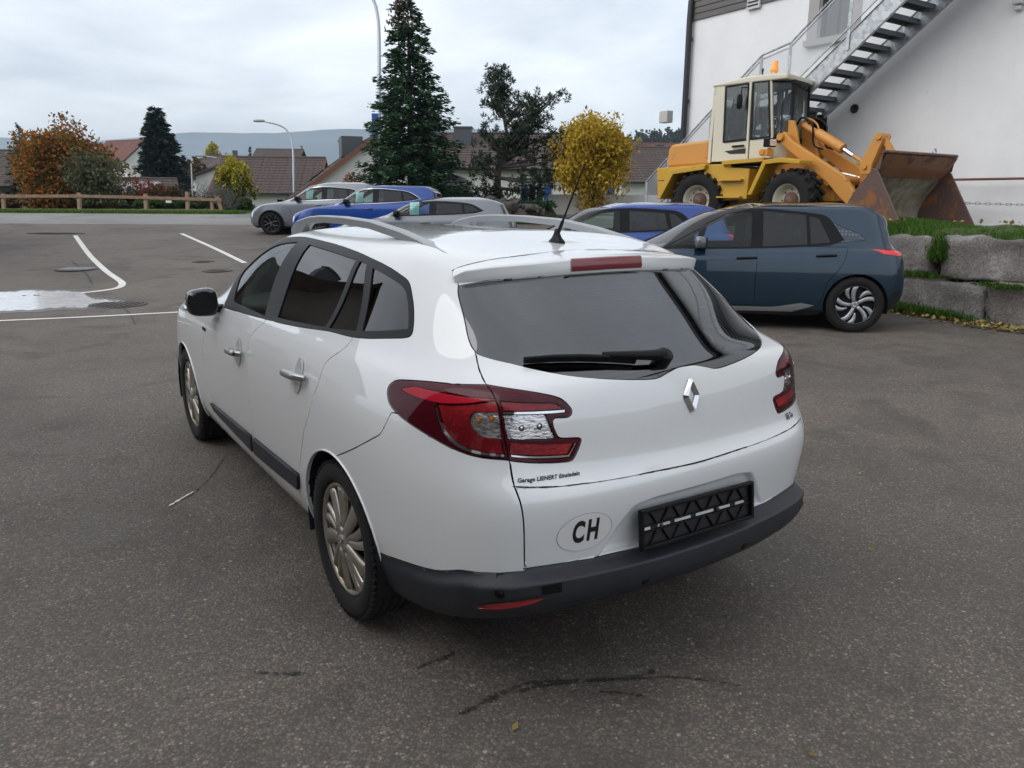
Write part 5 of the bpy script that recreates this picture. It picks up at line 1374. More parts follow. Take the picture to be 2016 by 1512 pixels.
    ax = MB(); ax.tube([(1.18, -.7, .56), (1.18, .7, .56)], .12, 14); ax.build('axle', M_bucket, ff)
    for s in (-1, 1):
        a, b = (-.98, -.60) if s < 0 else (.60, .98)
        plate([(.62, 1.30), (1.0, 1.33), (1.44, 1.27), (1.44, 1.20), (1.0, 1.24), (.68, 1.22), (.40, .66), (.30, .66)], a, b, 'front_fender', M_yel, ff)
        y0 = s*.26
        plate([(.20, .75), (.40, 1.6), (.47, 1.90), (.52, 2.06), (.70, 2.05), (.80, 1.80), (.90, 1.45), (1.3, .80)], y0-.03, y0+.03, 'tower_plate', M_ora, ff)
        y0 = s*.45
        plate([(.58, 1.78), (.66, 1.84), (.85, 1.66), (2.02, 1.00), (2.26, .72), (2.18, .46), (1.98, .62), (1.70, .88), (.62, 1.60)], y0-.05, y0+.05, 'lift_arm', M_ora, ff, .015)
        q = MB(); q.tube([(.30, s*.34, 1.0), (1.15, s*.38, 1.12)], .07, 14); q.tube([(1.15, s*.38, 1.12), (1.75, s*.43, .98)], .035, 10, 1); q.build('lift_cylinder', [M_ora, M_chrome], ff)
        hl = MB(); hl.box((.62, s*.82, 1.62), (.14, .22, .16)); ho = hl.build('headlight', M_trim, ff, bevel=.015); q = MB(); q.box((.695, s*.82, 1.62), (.012, .18, .12)); q.build('lamp_glass', M_reflector, ho)
        q = MB(); q.box((.60, s*.86, 1.44), (.16, .18, .12)); io = q.build('indicator', M_ora, ff); q = MB(); q.box((.56, s*.965, 1.44), (.10, .02, .08)); q.build('indicator_glass', M_amber, io)
        q = MB(); q.bar((.45, s*.60, 1.42), (.60, s*.80, 1.50), .06); q.build('lamp_bracket', M_ora, ff)
        q = MB(); q.tube([(.62, s*.30, 1.74), (.62, s*.56, 1.74)], .07, 14); q.build('arm_pivot', M_ora, ff)
    q = MB(); q.tube([(1.68, -.45, .92), (1.68, .45, .92)], .09, 14); q.build('cross_tube', M_ora, ff)
    # tilt linkage
    q = MB(); q.tube([(.72, 0, 1.97), (1.05, 0, 1.80)], .06, 12); q.tube([(1.05, 0, 1.80), (1.62, 0, 1.49)], .095, 16); q.build('tilt_cylinder', M_ora, ff)
    q = MB(); q.tube([(1.62, 0, 1.49), (1.84, 0, 1.36)], .045, 12); q.build('piston_rod', M_chrome, ff)
    q = MB(); q.tube([(1.84, 0, 1.36), (2.16, 0, 1.17)], .035, 10); q.build('rod_end', M_ora, ff)
    for s in (-1, 1):
        plate([(2.08, 1.02), (2.06, 1.20), (2.30, 1.70), (2.42, 1.72), (2.46, 1.62), (2.30, 1.18), (2.28, 1.02)], s*.09-.025, s*.09+.025, 'bell_crank', M_ora, ff)
    q = MB(); q.bar((2.38, 0, 1.66), (2.72, 0, 1.22), .07, .10, up=(0, 1, 0)); q.build('bucket_link', M_ora, ff)
    q = MB(); q.tube([(2.38, -.15, 1.66), (2.38, .15, 1.66)], .06, 14); q.build('pivot_pin', M_ora, ff); q = MB(); q.tube([(2.17, -.15, 1.15), (2.17, .15, 1.15)], .045, 12); q.build('pivot_pin', M_ora, ff)
    for k, (dx, y0) in enumerate(((0, .08), (.05, -.08), (.10, .16))):
        q = MB(); P = spl([(.55+dx, y0, 1.95), (.70+dx, y0*1.3, 2.10), (.95+dx, y0*1.5, 1.95), (1.0+dx, y0*1.2, 1.6), (1.2+dx, y0, 1.5)], closed=False, n=6); q.tube(P, .018, 8); q.build('hydraulic_hose', M_trim if k else M_ora, ff)
    # bucket
    bu = empty('bucket', (0, 0, 0)); bu.parent = ff
    pr = spl([(3.62, .10), (2.80, .06), (2.58, .16), (2.54, .38), (2.66, .66), (2.98, 1.08), (3.12, 1.32)], [0, 1, 5], closed=False, n=4)
    for off, nm, mt, W, i0, i1 in ((0, 'outer_shell', M_bucket, 1.10, 0, 99), (.035, 'worn_floor', M_bin, 1.085, 0, 20), (.05, 'rusty_back', M_rustback, 1.085, 19, 99)):
        v = []; n = len(pr)
        for i, p in enumerate(pr):
            d = pr[min(i+1, n-1)]-pr[max(i-1, 0)]; d /= np.linalg.norm(d); nn = np.array([d[1], -d[0]]); nn = nn if nn@(np.array([3.1, .6])-p) > 0 else -nn
            q = p+nn*off; v += [(q[0], -W, q[1]), (q[0], W, q[1])]
        m = MB(); m.add(v, [(2*i, 2*i+1, 2*i+3, 2*i+2) for i in range(n-1) if i0 <= i < i1], 0, True); m.build(nm, mt, bu)
    for s in (-1, 1):
        poly = [tuple(p) for p in pr[:-4]]+[(3.06, 1.05)]; plate(poly, s*1.12-.02, s*1.12+.02, 'side_plate', M_bucket, bu)
        q = MB(); q.add([(2.98, s*1.10, 1.06), (3.12, s*1.10, 1.33), (3.12, s*1.10, 1.33), (3.08, s*1.10, 1.06)], [(0, 1, 3)]); q.build('top_gusset', M_bucket, bu)
    q = MB(); q.box((3.56, 0, .085), (.26, 2.26, .03)); q.build('cutting_edge', M_bucket, bu)
    q = MB(); q.tube([(3.12, -1.12, 1.33), (3.12, 1.12, 1.33)], .028, 8); q.build('top_rim', M_bucket, bu)
    q = MB(); q.tube([(3.12, .38+.05*math.cos(a), 1.38+.05*math.sin(a)) for a in np.linspace(0, 2*PI, 13)], .012, 6); q.build('lifting_eye', M_galv, bu)
    return t
M_cabglass = glass('cab_glass', (.72, .76, .77), 1.45)
M_seatgrey = flat_noise('loader_seat', (.10, .09, .08), (.16, .145, .13), 9, .9)
build_loader()
# ---------------------------------------------------------------- stone blocks of the retaining wall
def _stone():
    m = mat('granite_block', (.2, .2, .2), .9); g = G(m); v = g.coord('Object'); tc = g.n('ShaderNodeTexCoord')
    a = g.noise(1.6, 9, .66, v, .3); b = g.noise(38, 4, .6, v)
    col = g.ramp(a, [(.28, (.11, .10, .092)), (.46, (.21, .195, .18)), (.62, (.36, .345, .325)), (.78, (.52, .505, .48))])
    col = g.mix(g.ramp(b, [(.35, .55), (.6, 0.0)]), col, (.055, .052, .05)); g.col(col)
    g.bump(g.math('ADD', g.noise(7, 8, .7, v), g.math('MULTIPLY', b, .4)), .9, .05); return m
M_stone = _stone()
def rock(mb, c, s, seed, rz=0.0, sub=7, amp=.06, box=.75):
    """squarish rough stone"""
    rg = np.random.RandomState(seed); n = sub; v = []; idx = {}; f = []
    from mathutils import noise as mn
    R = Matrix.Rotation(rz, 3, 'Z')
    def vert(i, j, k):
        key = (i, j, k)
        if key not in idx:
            p = np.array([i, j, k])/n*2-1; q = p*min(1.0, 1/(np.sum(abs(p)**(30*box))**(1/(30*box))+1e-9))
            w = Vector((q[0]*s[0]/2, q[1]*s[1]/2, q[2]*s[2]/2)); o = Vector((seed*3.1, seed*1.7, seed*.9))
            w = w+Vector((mn.noise(w*3+o), mn.noise(w*3+o+Vector((9, 0, 0))), mn.noise(w*3+o+Vector((0, 9, 0)))))*amp+Vector((mn.noise(w*9+o), mn.noise(w*9-o), mn.noise(w*9+o*2)))*amp*.35
            idx[key] = len(v); v.append(R@w+Vector(c))
        return idx[key]
    for a in range(n):
        for b in range(n):
            for q in (0, n):
                F = [(vert(a, b, q), vert(a+1, b, q), vert(a+1, b+1, q), vert(a, b+1, q)), (vert(a, q, b), vert(a+1, q, b), vert(a+1, q, b+1), vert(a, q, b+1)), (vert(q, a, b), vert(q, a+1, b), vert(q, a+1, b+1), vert(q, a, b+1))]
                f += [F[0] if q else F[0][::-1], F[1][::-1] if q else F[1], F[2] if q else F[2][::-1]]
    mb.add(v, f, 0, True); return mb
def build_retaining():
    t = empty('retaining_wall', (9.0, 2.4, 0), 0, 'dry wall of large grey granite blocks below the yard', 'wall')
    base = Vector(t.location)
    # local run of the wall: from behind the blue car towards the camera side, along the seen foot line
    A = Vector((9.75, 6.4, 0)); B = Vector((9.02, 1.2, 0)); dirv = (B-A).normalized(); rz = math.atan2(dirv.y, dirv.x); n = Vector((dirv.y, -dirv.x, 0));
    if n.x > 0: n = -n
    def px_s(px, z):  # station along A-B seen at pixel column
        p = None
        best = None
        for s in np.linspace(-2, 9, 1101):
            q = A+dirv*s; q.z = z; d = np.array(q)-np.array(CAM); c = _R@d; u = 1008+FPX*c[0]/c[2]
            if best is None or abs(u-px) < best[0]: best = (abs(u-px), s)
        return best[1]
    e = [px_s(x, .3) for x in (1640, 1772, 1946, 2200, 2500)]; low = [(e[0], e[1]), (e[1]+.0, e[2]-.03), (e[2]+.0, e[3]), (e[3]+.04, e[4])]
    e = [px_s(x, .85) for x in (1560, 1650, 1838, 2130, 2450)]; top = [(e[0], e[1]-.02), (e[1], e[2]-.04), (e[2]+.05, e[3]-.03), (e[3], e[4])]
    k = 0
    for rows, z0, z1, back in ((low, -.12, .54, 0.0), (top, .565, 1.12, .10)):
        for i, (a, b) in enumerate(rows):
            k += 1; c = A+dirv*((a+b)/2)+n*(.05*((k*7) % 3)-.05-back-.30)
            zz = z1+(.03 if k % 2 else -.02)
            m = MB(); rock(m, (0, 0, 0), (abs(b-a)-.02, .75, zz-z0), k*5+2, rz+.03*((k % 3)-1), 12, .07, .8)
            o = m.build('stone_block', M_stone, t); o.location = Vector((c.x, c.y, (z0+zz)/2))-base
    return A, B, dirv, n
WALL = build_retaining()
# ---------------------------------------------------------------- parked cars
def make_rows(L, H, w, belt, hf, hr, wsb, wst, rr, rgz, tail=.09, drop=0.0):
    """hf/hr bonnet height front/rear, wsb/wst windscreen base/top, rr rear end of the roof, rgz rear glass base height"""
    q = lambda a, b, t: a+(b-a)*t
    rows = [(.29, .20, .21, .89*w, .10, L-.10), (.38, .28, .30, .95*w, .03, L-.03), (.50, .42, .40, .985*w, 0, L), (.63, .58, .52, .997*w, 0, L),
            (.75, .73, .63, 1.0*w, .01, L-.03), (.86, belt-.14, q(.63, hf, .6), .99*w, .03, L-.13), (.95, belt-.05, hf, .97*w, .05, L-.40),
            (rgz-.06, belt, q(hf, hr, .6), .93*w, tail, q(L-.40, wsb, .55)), (rgz, belt+.055, hr, .89*w, tail+.05, wsb),
            (q(rgz, H, .38), q(belt+.05, H, .36), q(hr, H, .36), .81*w, q(tail+.05, rr, .42), q(wsb, wst, .40)),
            (q(rgz, H, .72), q(belt+.05, H, .73), q(hr, H, .74), .735*w, q(tail+.05, rr, .78), q(wsb, wst, .75)),
            (H-.075, H-.06, H-.085, .67*w, rr, wst), (H-.035, H-.02, H-.045, .50*w, rr+.14, wst-.2), (H-.018, H-.005, H-.02, .24*w, rr+.27, wst-.32), (H-.014, H, H-.016, 0, rr+.3, wst-.35)]
    return [(r[0]-drop*max(0, min(1, (k-8)/3)),)+tuple(r[1:]) for k, r in enumerate(rows)]
def carnet(rows, L, rise=.02, D=None, DU=None):
    X = [0, .42, .74, .885, .945, .98, .995, 1.0, 1.0, 1.0, 1.0, .995, .955, .80, .42, 0]
    XB = [0, .46, .83, .95, .985, .995, 1.0, 1.0, 1.0, 1.0, 1.0, 1.0, .98, .86, .48, 0]
    D = D or [0, .012, .05, .14, .32, .60, 1.0]; DU = DU or [0, .02, .08, .19, .38, .62, .95]; E_ = [0, .03, .16]
    net = []; n = len(rows); sc = L/4.54
    for k, (zr, zm, zf, w, yr, yf) in enumerate(rows):
        r = []
        for j in range(16):
            x = lerp(X[j], XB[j], np.clip((k-7)/3, 0, 1))*w; sq = 1.0 if k < 9 else lerp(1.0, .62, (k-8)/(n-9))
            sidey = [0, 0, 0, .2, .37, .66, 1.05, 1.55, 2.1, 2.7, 3.2, 3.68, 4.10, 4.3, 4.45, 4.5][j]*sc
            if j <= 6: y = yr+lerp(D[j], DU[j], np.clip(k-7, 0, 1))*sq*sc
            elif j >= 13: y = yf-E_[15-j]*(1.0 if k < 7 else 1.5)
            else:
                a = yr+lerp(D[6], DU[6], np.clip(k-7, 0, 1))*sq*sc; b = yf-.16*(1.0 if k < 7 else 1.5)
                y = lerp(a, b, (sidey/sc-1.05)/(4.36-1.05))
                if k <= 6: y = lerp(sidey, y, max(0, (j-10)/3))
            rz = np.clip((4.6-j)/3.2, 0, 1); fz = np.clip((j-11.0)/2.6, 0, 1); rz = rz*rz*(3-2*rz); fz = fz*fz*(3-2*fz)
            z = zm*(1-rz)*(1-fz)+zr*rz+zf*fz
            if 6 <= k <= 9: z += rise*np.clip((2.1-y)/2, -1, 1)*(1-rz)*(1-fz)
            r.append((x, y, z))
        net.append(r)
    return net
def place_car(o, heading_deg, local, world):
    """heading measured from the picture's left, positive turning away; the local point stands at the world point"""
    a = math.radians(heading_deg); h = -RGT*math.cos(a)+FWD*math.sin(a); rz = math.atan2(-h[0], h[1])
    R = Matrix.Rotation(rz, 3, 'Z'); o.rotation_euler = (0, 0, rz); o.location = Vector(world)-R@Vector(local)
def rect_uv(S, yz, n=5, corners='all'): return S.side(spl(yz, corners, n=n))
def parked(name, label, c, paint_m, spec):
    S = Surf(carnet(spec['rows'], spec['L'], spec.get('rise', .02)))
    car = empty(name, (0, 0, 0), 0, label, 'car')
    pn = Panels(S, 1/5, 1/5); fz = spec['wheels']; R = spec['R']; ar = R+spec.get('arch', .035)
    for cy in fz: pn.add('wheel_opening', ring_uv(S, cy, R, ar), hole=True)
    g = dict(open=True, off=-.004, gap=0, flange=0)
    for nm, poly, mt in spec['glass']: pn.add(nm, rect_uv(S, poly, 4), mat=mt, **g)
    if 'dlo_line' in spec:
        pn.add('window_trim', rect_uv(S, spec['dlo'], 5, spec.get('dlo_corners', [])), mat=M_trim, off=.001, gap=0, flange=.006)
        big = np.array(spec['dlo']); cc = big.mean(0); pn.add('chrome_line', rect_uv(S, [tuple(cc+(p-cc)*(1+.018/np.linalg.norm(p-cc))) for p in big], 5, spec.get('dlo_corners', [])), mat=M_chrome, off=.003, gap=0, flange=.006)
    else: pn.add('window_trim', rect_uv(S, spec['dlo'], 5, spec.get('dlo_corners', [])), mat=M_trim, off=.001, gap=0, flange=.006)
    for nm, poly, mt, off in spec.get('side_panels', ()): pn.add(nm, rect_uv(S, poly, 3), mat=mt, off=off)
    for nm, poly, mt in spec.get('lamps_side', ()): pn.add(nm, rect_uv(S, poly, 3), mat=mt, off=.001)
    for nm, uv, mt, off in spec.get('uv', ()): pn.add(nm, spl(uv, 'all', n=3), mat=mt, off=off)
    belt = spec['belt']; d = spec['doors']                    # y of: front gap, B gap, rear gap
    zb = .32
    pn.add('front_door', rect_uv(S, [(d[0], zb), (d[0]+.03, .6), (d[0]-.0, belt-.02), (d[1], belt+.06), (d[1]+.02, .6), (d[1], zb)], 4, [0, 2, 3, 5]), mat=paint_m)
    pn.add('rear_door', rect_uv(S, [(d[1], zb), (d[1]+.02, .6), (d[1], belt+.06), (d[2]-.12, belt+.06), (d[2]-.06, belt-.15), (fz[0]+ar*.95, .62), (fz[0]+ar+.05, zb)], 4, [0, 2, 3, 5, 6]), mat=paint_m)
    pn.add('sill', np.array([(5.0, -.3), (12.6, -.3), (12.6, .75), (5.0, .75)]), mat=spec.get('sill', M_plastic), off=.004)
    ws = spec.get('ws', (8.1, 10.75))
    pn.add('windscreen', spl([(15.3, ws[0]), (13.4, ws[0]+.05), (12.6, ws[0]+.25), (12.35, 9.0), (12.4, 10.1), (12.8, ws[1]-.12), (13.5, ws[1]), (15.3, ws[1]+.1)], [0, 7]), mat=M_glass_wind, **g)
    rw = spec.get('rs', (8.0, 10.3)); hg = [(0, rw[1]), (1.9, rw[1]-.15), (2.45, rw[1]-.4), (2.5, rw[0]+.3), (2.1, rw[0]+.05), (0, rw[0]-.1)]
    pn.add('rear_screen', spl(hg+[(-a, b) for a, b in hg[1:-1]][::-1], [2, 7]), sym=False, mat=M_glass_dark, off=-.003, gap=0, flange=0, open=True)
    for nm, uv, mt in spec.get('lamps_uv', ()): pn.add(nm, spl(uv, 'all', n=3), mat=mt, off=.001)
    pn.add('bonnet', spl([(15.3, 5.9), (13.9, 6.0), (12.9, 6.35), (12.3, 6.75), (12.2, 7.5), (12.5, 7.85), (13.4, 7.95), (15.3, 7.9)], [0, 7]), mat=paint_m)
    pn.add('grille', spl([(15.3, 1.6), (13.6, 1.6), (13.5, 3.2), (15.3, 3.4)], 'all'), mat=M_trim, off=-.01)
    pn.add('front_bumper', spl([(15.3, -.3), (12.5, -.3), (12.45, 3.6), (12.8, 5.2), (13.6, 5.6), (15.3, 5.75)], 'all'), mat=paint_m)
    pn.add('rear_bumper', spl([(0, -.3), (3.9, -.3), (3.7, 2.3), (2.6, 2.5), (0, 2.5)], 'all', n=8), mat=spec.get('sill', M_plastic))
    pn.add('tailgate', spl([(2.55, 2.6), (2.6, 5.5), (2.75, 8.0), (2.6, 10.4), (0, 11.0), (-2.6, 10.4), (-2.75, 8.0), (-2.6, 5.5), (-2.55, 2.6)], 'all', n=5), sym=False, mat=paint_m)
    if spec.get('roof'): pn.add('roof_panel', spl([(2.6, 10.95), (4.5, 11.05), (8, 11.05), (11.5, 11.0), (12.8, 10.9), (15.3, 10.95), (15.3, 15), (0, 15), (0, 11.2), (1.2, 11.1)], 'all'), mat=spec['roof'], off=.001)
    pn.cut(); made = pn.build(car, paint_m)
    W = spec['track']
    for x, sd in ((-W, -1), (W, 1)):
        for y in fz: wheel(car, (x, y, R), R, .22, spec['rim'], spec['style'], sd, .3)
    for cy in fz: wheel_house(car, cy, R, ar+.005, W+.09, .5)
    m = MB(); m.box((0, spec['L']/2, .24), (1.4, spec['L']-.7, .04)); m.build('floor_pan', M_dark, car)
    if spec.get('cladding'):
        for s in (1, -1):
            for cy in fz:
                A = ring_uv(S, cy, R, ar+.02)[2:-2]; q = MB(); q.tube([Vector(S.ev(s*u, v)+S.nrm(s*u, v)*.002) for u, v in A], .022, 6, cap=False); q.build('arch_cladding', M_plastic, car)
    for s in (1, -1):
        for (ya, yb, z) in spec['handles']:
            a = S.side([(ya, z)])[0]; b = S.side([(yb, z+.01)])[0]; q = MB(); pts = []
            for k in range(7):
                t_ = k/6; u = a[0]+(b[0]-a[0])*t_; v = a[1]+(b[1]-a[1])*t_; pts.append(Vector(S.ev(s*u, v)+S.nrm(s*u, v)*(.004+.02*math.sin(PI*t_))))
            q.tube(pts, .016, 8); q.build('door_handle', spec.get('handle_mat', paint_m), car)
    my, mz = spec['mirror']
    for s in (-1, 1):
        p = S.ev(*S.side([(my, mz)])[0]); t = empty('door_mirror', (s*(abs(p[0])+.10), my+.02, mz+.04)); t.parent = car
        q = MB(); superell(q, (0, 0, 0), (.115, .075, .078), .62, 20); q.build('mirror_housing', spec.get('mirror_mat', M_trim), t)
        q = MB(); q.bar((-s*.06, 0, -.055), (-s*.16, 0, -.07), .06, .03); q.build('mirror_foot', M_trim, t, bevel=.008)
        q = MB(); q.box((0, -.070, 0), (.19, .012, .12)); q.build('mirror_glass', M_glossblack, t, bevel=.004)
    interior(car, spec['w']-.10, belt, d[1]+.22, d[1]-.75, spec['ws_y']-.30, hz=spec.get('hz', 1.0))
    return car, S
def build_parked():
    # dark blue hatchback beside the stone wall
    born_rows = [list(r) for r in make_rows(4.30, 1.60, .905, 1.0, .86, 1.03, 3.52, 2.40, .24, 1.06)]
    for r in born_rows: r[4] += .13
    for k, z in zip(range(9, 15), (1.17, 1.29, 1.385, 1.43, 1.455, 1.465)): born_rows[k][0] = z
    born = dict(L=4.30, R=.348, rim=.245, wheels=(.80, 3.56), track=.80, w=.905, belt=1.0, style='turbine', arch=.035, ws_y=3.35, roof=M_glossblack, handle_mat=M_trim,
        rows=born_rows, doors=(3.02, 2.02, 1.06), mirror=(2.72, 1.06), mirror_mat=mat('mirror_grey', (.10, .115, .14), .2, coat=1), rise=.045,
        dlo=[(3.22, 1.01), (2.05, 1.03), (1.16, 1.075), (.98, 1.14), (1.16, 1.40), (1.30, 1.455), (2.0, 1.52), (2.45, 1.48), (2.85, 1.29)], dlo_corners=[0, 2, 3],
        glass=[('front_door_glass', [(2.72, 1.035), (2.10, 1.05), (2.10, 1.495), (2.40, 1.455), (2.66, 1.32)], M_glass_front), ('front_quarter_glass', [(3.12, 1.055), (2.80, 1.06), (2.74, 1.26)], M_glass_front),
               ('rear_door_glass', [(1.96, 1.055), (1.42, 1.085), (1.44, 1.45), (1.96, 1.495)], M_glass_far), ('rear_quarter_glass', [(1.38, 1.09), (1.14, 1.115), (1.28, 1.40), (1.40, 1.435)], M_glass_far)],
        side_panels=[('textured_pillar', [(1.12, 1.10), (.72, 1.145), (.80, 1.22), (1.24, 1.40)], M_pillar, .001), ('sill_strip', [(2.9, .24), (1.55, .24), (1.28, .33), (1.45, .36), (1.8, .30), (2.9, .30)], M_silver, .004)],
        lamps_side=[], lamps_uv=[('tail_lamp', [(2.0, 7.1), (4.55, 7.0), (4.15, 6.0), (3.0, 5.8), (2.0, 6.3)], mat('lamp_bright_red', (.55, .012, .02), .2, coat=1, emit=((1, .03, .03), .12))), ('headlamp', [(12.75, 5.4), (14.1, 4.9), (14.0, 5.5), (12.6, 6.1)], M_reflector)],
        handles=[(2.28, 2.04, .905), (1.32, 1.08, .945)], sill=mat('body_lower_black', (.012, .014, .018), .4))
    p_born = paint('deep_blue_paint', (.003, .026, .052), rough=.3, metal=.35)
    c, S = parked('hatchback_car', 'dark teal blue hatchback with black roof beside the stone wall', 0, p_born, born)
    place_car(c, 8, (-.90, .80, 0), on_ground(1678, 655))
    # bright blue compact behind it
    blue = dict(L=4.25, R=.33, rim=.235, wheels=(.80, 3.42), track=.77, w=.885, belt=.98, style='silver', ws_y=3.2, rows=make_rows(4.25, 1.53, .885, .98, .84, 1.02, 3.38, 2.42, .30, 1.06, drop=.10), doors=(2.95, 1.98, 1.0), mirror=(2.78, 1.02),
        dlo=[(3.05, 1.0), (2.0, 1.03), (1.06, 1.08), (.82, 1.14), (1.06, 1.36), (1.4, 1.41), (2.0, 1.425), (2.5, 1.37), (2.85, 1.20)], dlo_corners=[0, 3],
        glass=[('front_door_glass', [(2.92, 1.04), (2.06, 1.055), (2.06, 1.39), (2.38, 1.36), (2.72, 1.22)], M_glass_front), ('rear_door_glass', [(1.90, 1.06), (1.26, 1.09), (1.32, 1.36), (1.90, 1.39)], M_glass_far), ('rear_quarter_glass', [(1.20, 1.10), (.94, 1.15), (1.14, 1.33), (1.25, 1.35)], M_glass_far)],
        lamps_uv=[('tail_lamp', [(2.0, 7.3), (3.4, 7.3), (3.2, 5.9), (2.2, 5.8)], bpy.data.materials['lamp_bright_red']), ('headlamp', [(12.75, 5.4), (14.1, 4.9), (14.0, 5.5), (12.6, 6.1)], M_reflector)], handles=[(2.26, 2.04, .88), (1.22, 1.0, .92)], mirror_mat=None)
    p_blue = paint('bright_blue_paint', (.004, .045, .25), rough=.3, metal=.1); blue['mirror_mat'] = p_blue
    c, S = parked('compact_car', 'bright blue compact car half hidden behind the teal hatchback', 0, p_blue, blue)
    place_car(c, 3, (-.88, 2.0, 1.45), at(1231, 398, 12.4)); c.location.z = float(gz(c.location.x, c.location.y))
    # silver grey hatchback
    grey = dict(L=4.40, R=.325, rim=.235, wheels=(.85, 3.57), track=.77, w=.89, belt=.95, style='silver', ws_y=3.0, rows=make_rows(4.40, 1.415, .89, .95, .76, .96, 3.20, 2.25, .28, 1.03, drop=.12), doors=(2.85, 1.90, .98), mirror=(2.68, .99),
        dlo=[(2.92, .97), (1.9, 1.0), (.98, 1.05), (.74, 1.11), (1.02, 1.25), (1.4, 1.30), (1.9, 1.315), (2.35, 1.265), (2.65, 1.13)], dlo_corners=[0, 3],
        glass=[('front_door_glass', [(2.80, 1.0), (1.98, 1.02), (1.98, 1.29), (2.3, 1.255), (2.55, 1.15)], M_glass_front), ('rear_door_glass', [(1.82, 1.03), (1.22, 1.06), (1.26, 1.265), (1.82, 1.29)], M_glass_far), ('rear_quarter_glass', [(1.16, 1.065), (.84, 1.11), (1.04, 1.23), (1.20, 1.255)], M_glass_far)],
        lamps_uv=[('tail_lamp', [(2.0, 7.0), (3.4, 7.0), (3.2, 6.0), (2.2, 5.9)], bpy.data.materials['lamp_bright_red']), ('headlamp', [(12.75, 5.4), (14.1, 4.9), (14.0, 5.5), (12.6, 6.1)], M_reflector)], handles=[(2.16, 1.94, .84), (1.16, .94, .88)])
    p_grey = paint('silver_grey_paint', (.21, .222, .24), rough=.32, metal=.5)
    c, S = parked('hatchback_car', 'silver grey hatchback with price sheet, third in the row from the left', 0, p_grey, grey)
    place_car(c, 2, (-.88, 1.90, 1.36), at(850, 402, 17.0)); c.location.z = float(gz(c.location.x, c.location.y)); sheetcars = [(c, 2.32, .99, 'price sheet in the window of the silver grey hatchback')]
    # blue crossover coupe
    cx = dict(L=4.45, R=.34, rim=.245, wheels=(.88, 3.56), track=.79, w=.90, belt=1.0, style='black', cladding=True, dlo_line=True, roof=M_glossblack, ws_y=3.1, rows=make_rows(4.45, 1.57, .90, 1.0, .84, 1.03, 3.22, 2.30, .20, 1.10, .07, drop=.17), doors=(2.90, 1.92, 1.0), mirror=(2.68, 1.05),
        dlo=[(2.98, 1.02), (1.9, 1.06), (1.05, 1.11), (.66, 1.18), (.98, 1.36), (1.4, 1.42), (1.9, 1.445), (2.35, 1.39), (2.70, 1.21)], dlo_corners=[0, 3],
        glass=[('front_door_glass', [(2.84, 1.05), (1.98, 1.08), (1.98, 1.415), (2.3, 1.38), (2.60, 1.22)], M_glass_front), ('rear_door_glass', [(1.82, 1.09), (1.16, 1.12), (1.22, 1.375), (1.82, 1.415)], M_glass_far), ('rear_quarter_glass', [(1.10, 1.13), (.78, 1.19), (1.0, 1.33), (1.15, 1.36)], M_glass_far)],
        lamps_uv=[('tail_lamp', [(2.0, 7.0), (3.4, 7.0), (3.2, 6.2), (2.2, 6.1)], bpy.data.materials['lamp_bright_red']), ('headlamp', [(11.75, 6.15), (12.6, 5.0), (14.3, 4.8), (14.2, 5.4), (13.0, 5.95)], M_reflector), ('day_lamp', [(12.55, 2.9), (12.85, 2.8), (13.0, 4.2), (12.7, 4.3)], M_reflector)], handles=[(2.18, 1.96, .90), (1.16, .94, .94)])
    p_blue2 = paint('royal_blue_paint', (.004, .055, .30), rough=.3, metal=.1)
    c, S = parked('crossover_car', 'royal blue crossover with price sheet parked beside the silver crossover', 0, p_blue2, cx)
    place_car(c, 2, (-.90, 2.0, 1.46), at(730, 385, 20.8)); c.location.z = float(gz(c.location.x, c.location.y)); sheetcars.append((c, 2.36, 1.05, 'price sheet in the window of the royal blue crossover'))
    # silver crossover at the end of the row
    sv = dict(cx); sv.pop('roof'); sv['rows'] = make_rows(4.40, 1.60, .90, 1.02, .88, 1.05, 3.20, 2.32, .28, 1.12, .08, drop=.10); sv['L'] = 4.40
    p_sil = paint('pale_silver_paint', (.23, .245, .27), rough=.32, metal=.5)
    c, S = parked('crossover_car', 'pale silver crossover with black wheels at the left end of the row', 0, p_sil, sv)
    place_car(c, 2, (-.80, 3.56, 0), on_ground(537, 462)); sheetcars.append((c, 2.36, 1.07, 'price sheet in the window of the pale silver crossover'))
    # dark car behind the fir
    dk = dict(grey); p_dk = paint('black_car_paint', (.02, .022, .026), rough=.3)
    c, S = parked('hatchback_car', 'dark car with a glowing red rear lamp standing behind the fir tree', 0, p_dk, dk)
    place_car(c, -4, (-.75, .10, .90), at(924, 386, 33.5)); c.location.z = float(gz(c.location.x, c.location.y))+.35
    for (c, y, z, lab) in sheetcars:
        bpy.context.view_layer.update(); m = MB(); m.box((0, 0, 0), (.004, .21, .30)); o = m.build('price_sheet', M_paper); o.matrix_world = c.matrix_world@Matrix.Translation((-.70, y, z+.16))@Matrix.Rotation(.42, 4, 'Y'); tag(o, lab, 'sheet', 'price sheets in car windows')
        for k in range(4):
            q = MB(); q.box((-.004, -.02+.02*(k % 2), .10-.055*k), (.003, .13-.02*k, .012)); po = q.build('print_line', mat('pale_print', (.16, .42, .44), .7) if 'pale_print' not in bpy.data.materials else bpy.data.materials['pale_print'], o)
def _pillar():
    m = mat('textured_pillar', (.04, .05, .065), .35, coat=.6); g = G(m); v = g.coord('Object', (1, 1, 1)); n = g.n('ShaderNodeTexVoronoi'); n.inputs['Scale'].default_value = 24; n.inputs['Randomness'].default_value = .15; g.l(v, n.inputs['Vector'])
    g.col(g.ramp(n.outputs['Distance'], [(.25, (.10, .13, .17)), (.5, (.025, .035, .05))])); return m
M_pillar = _pillar()
build_parked()
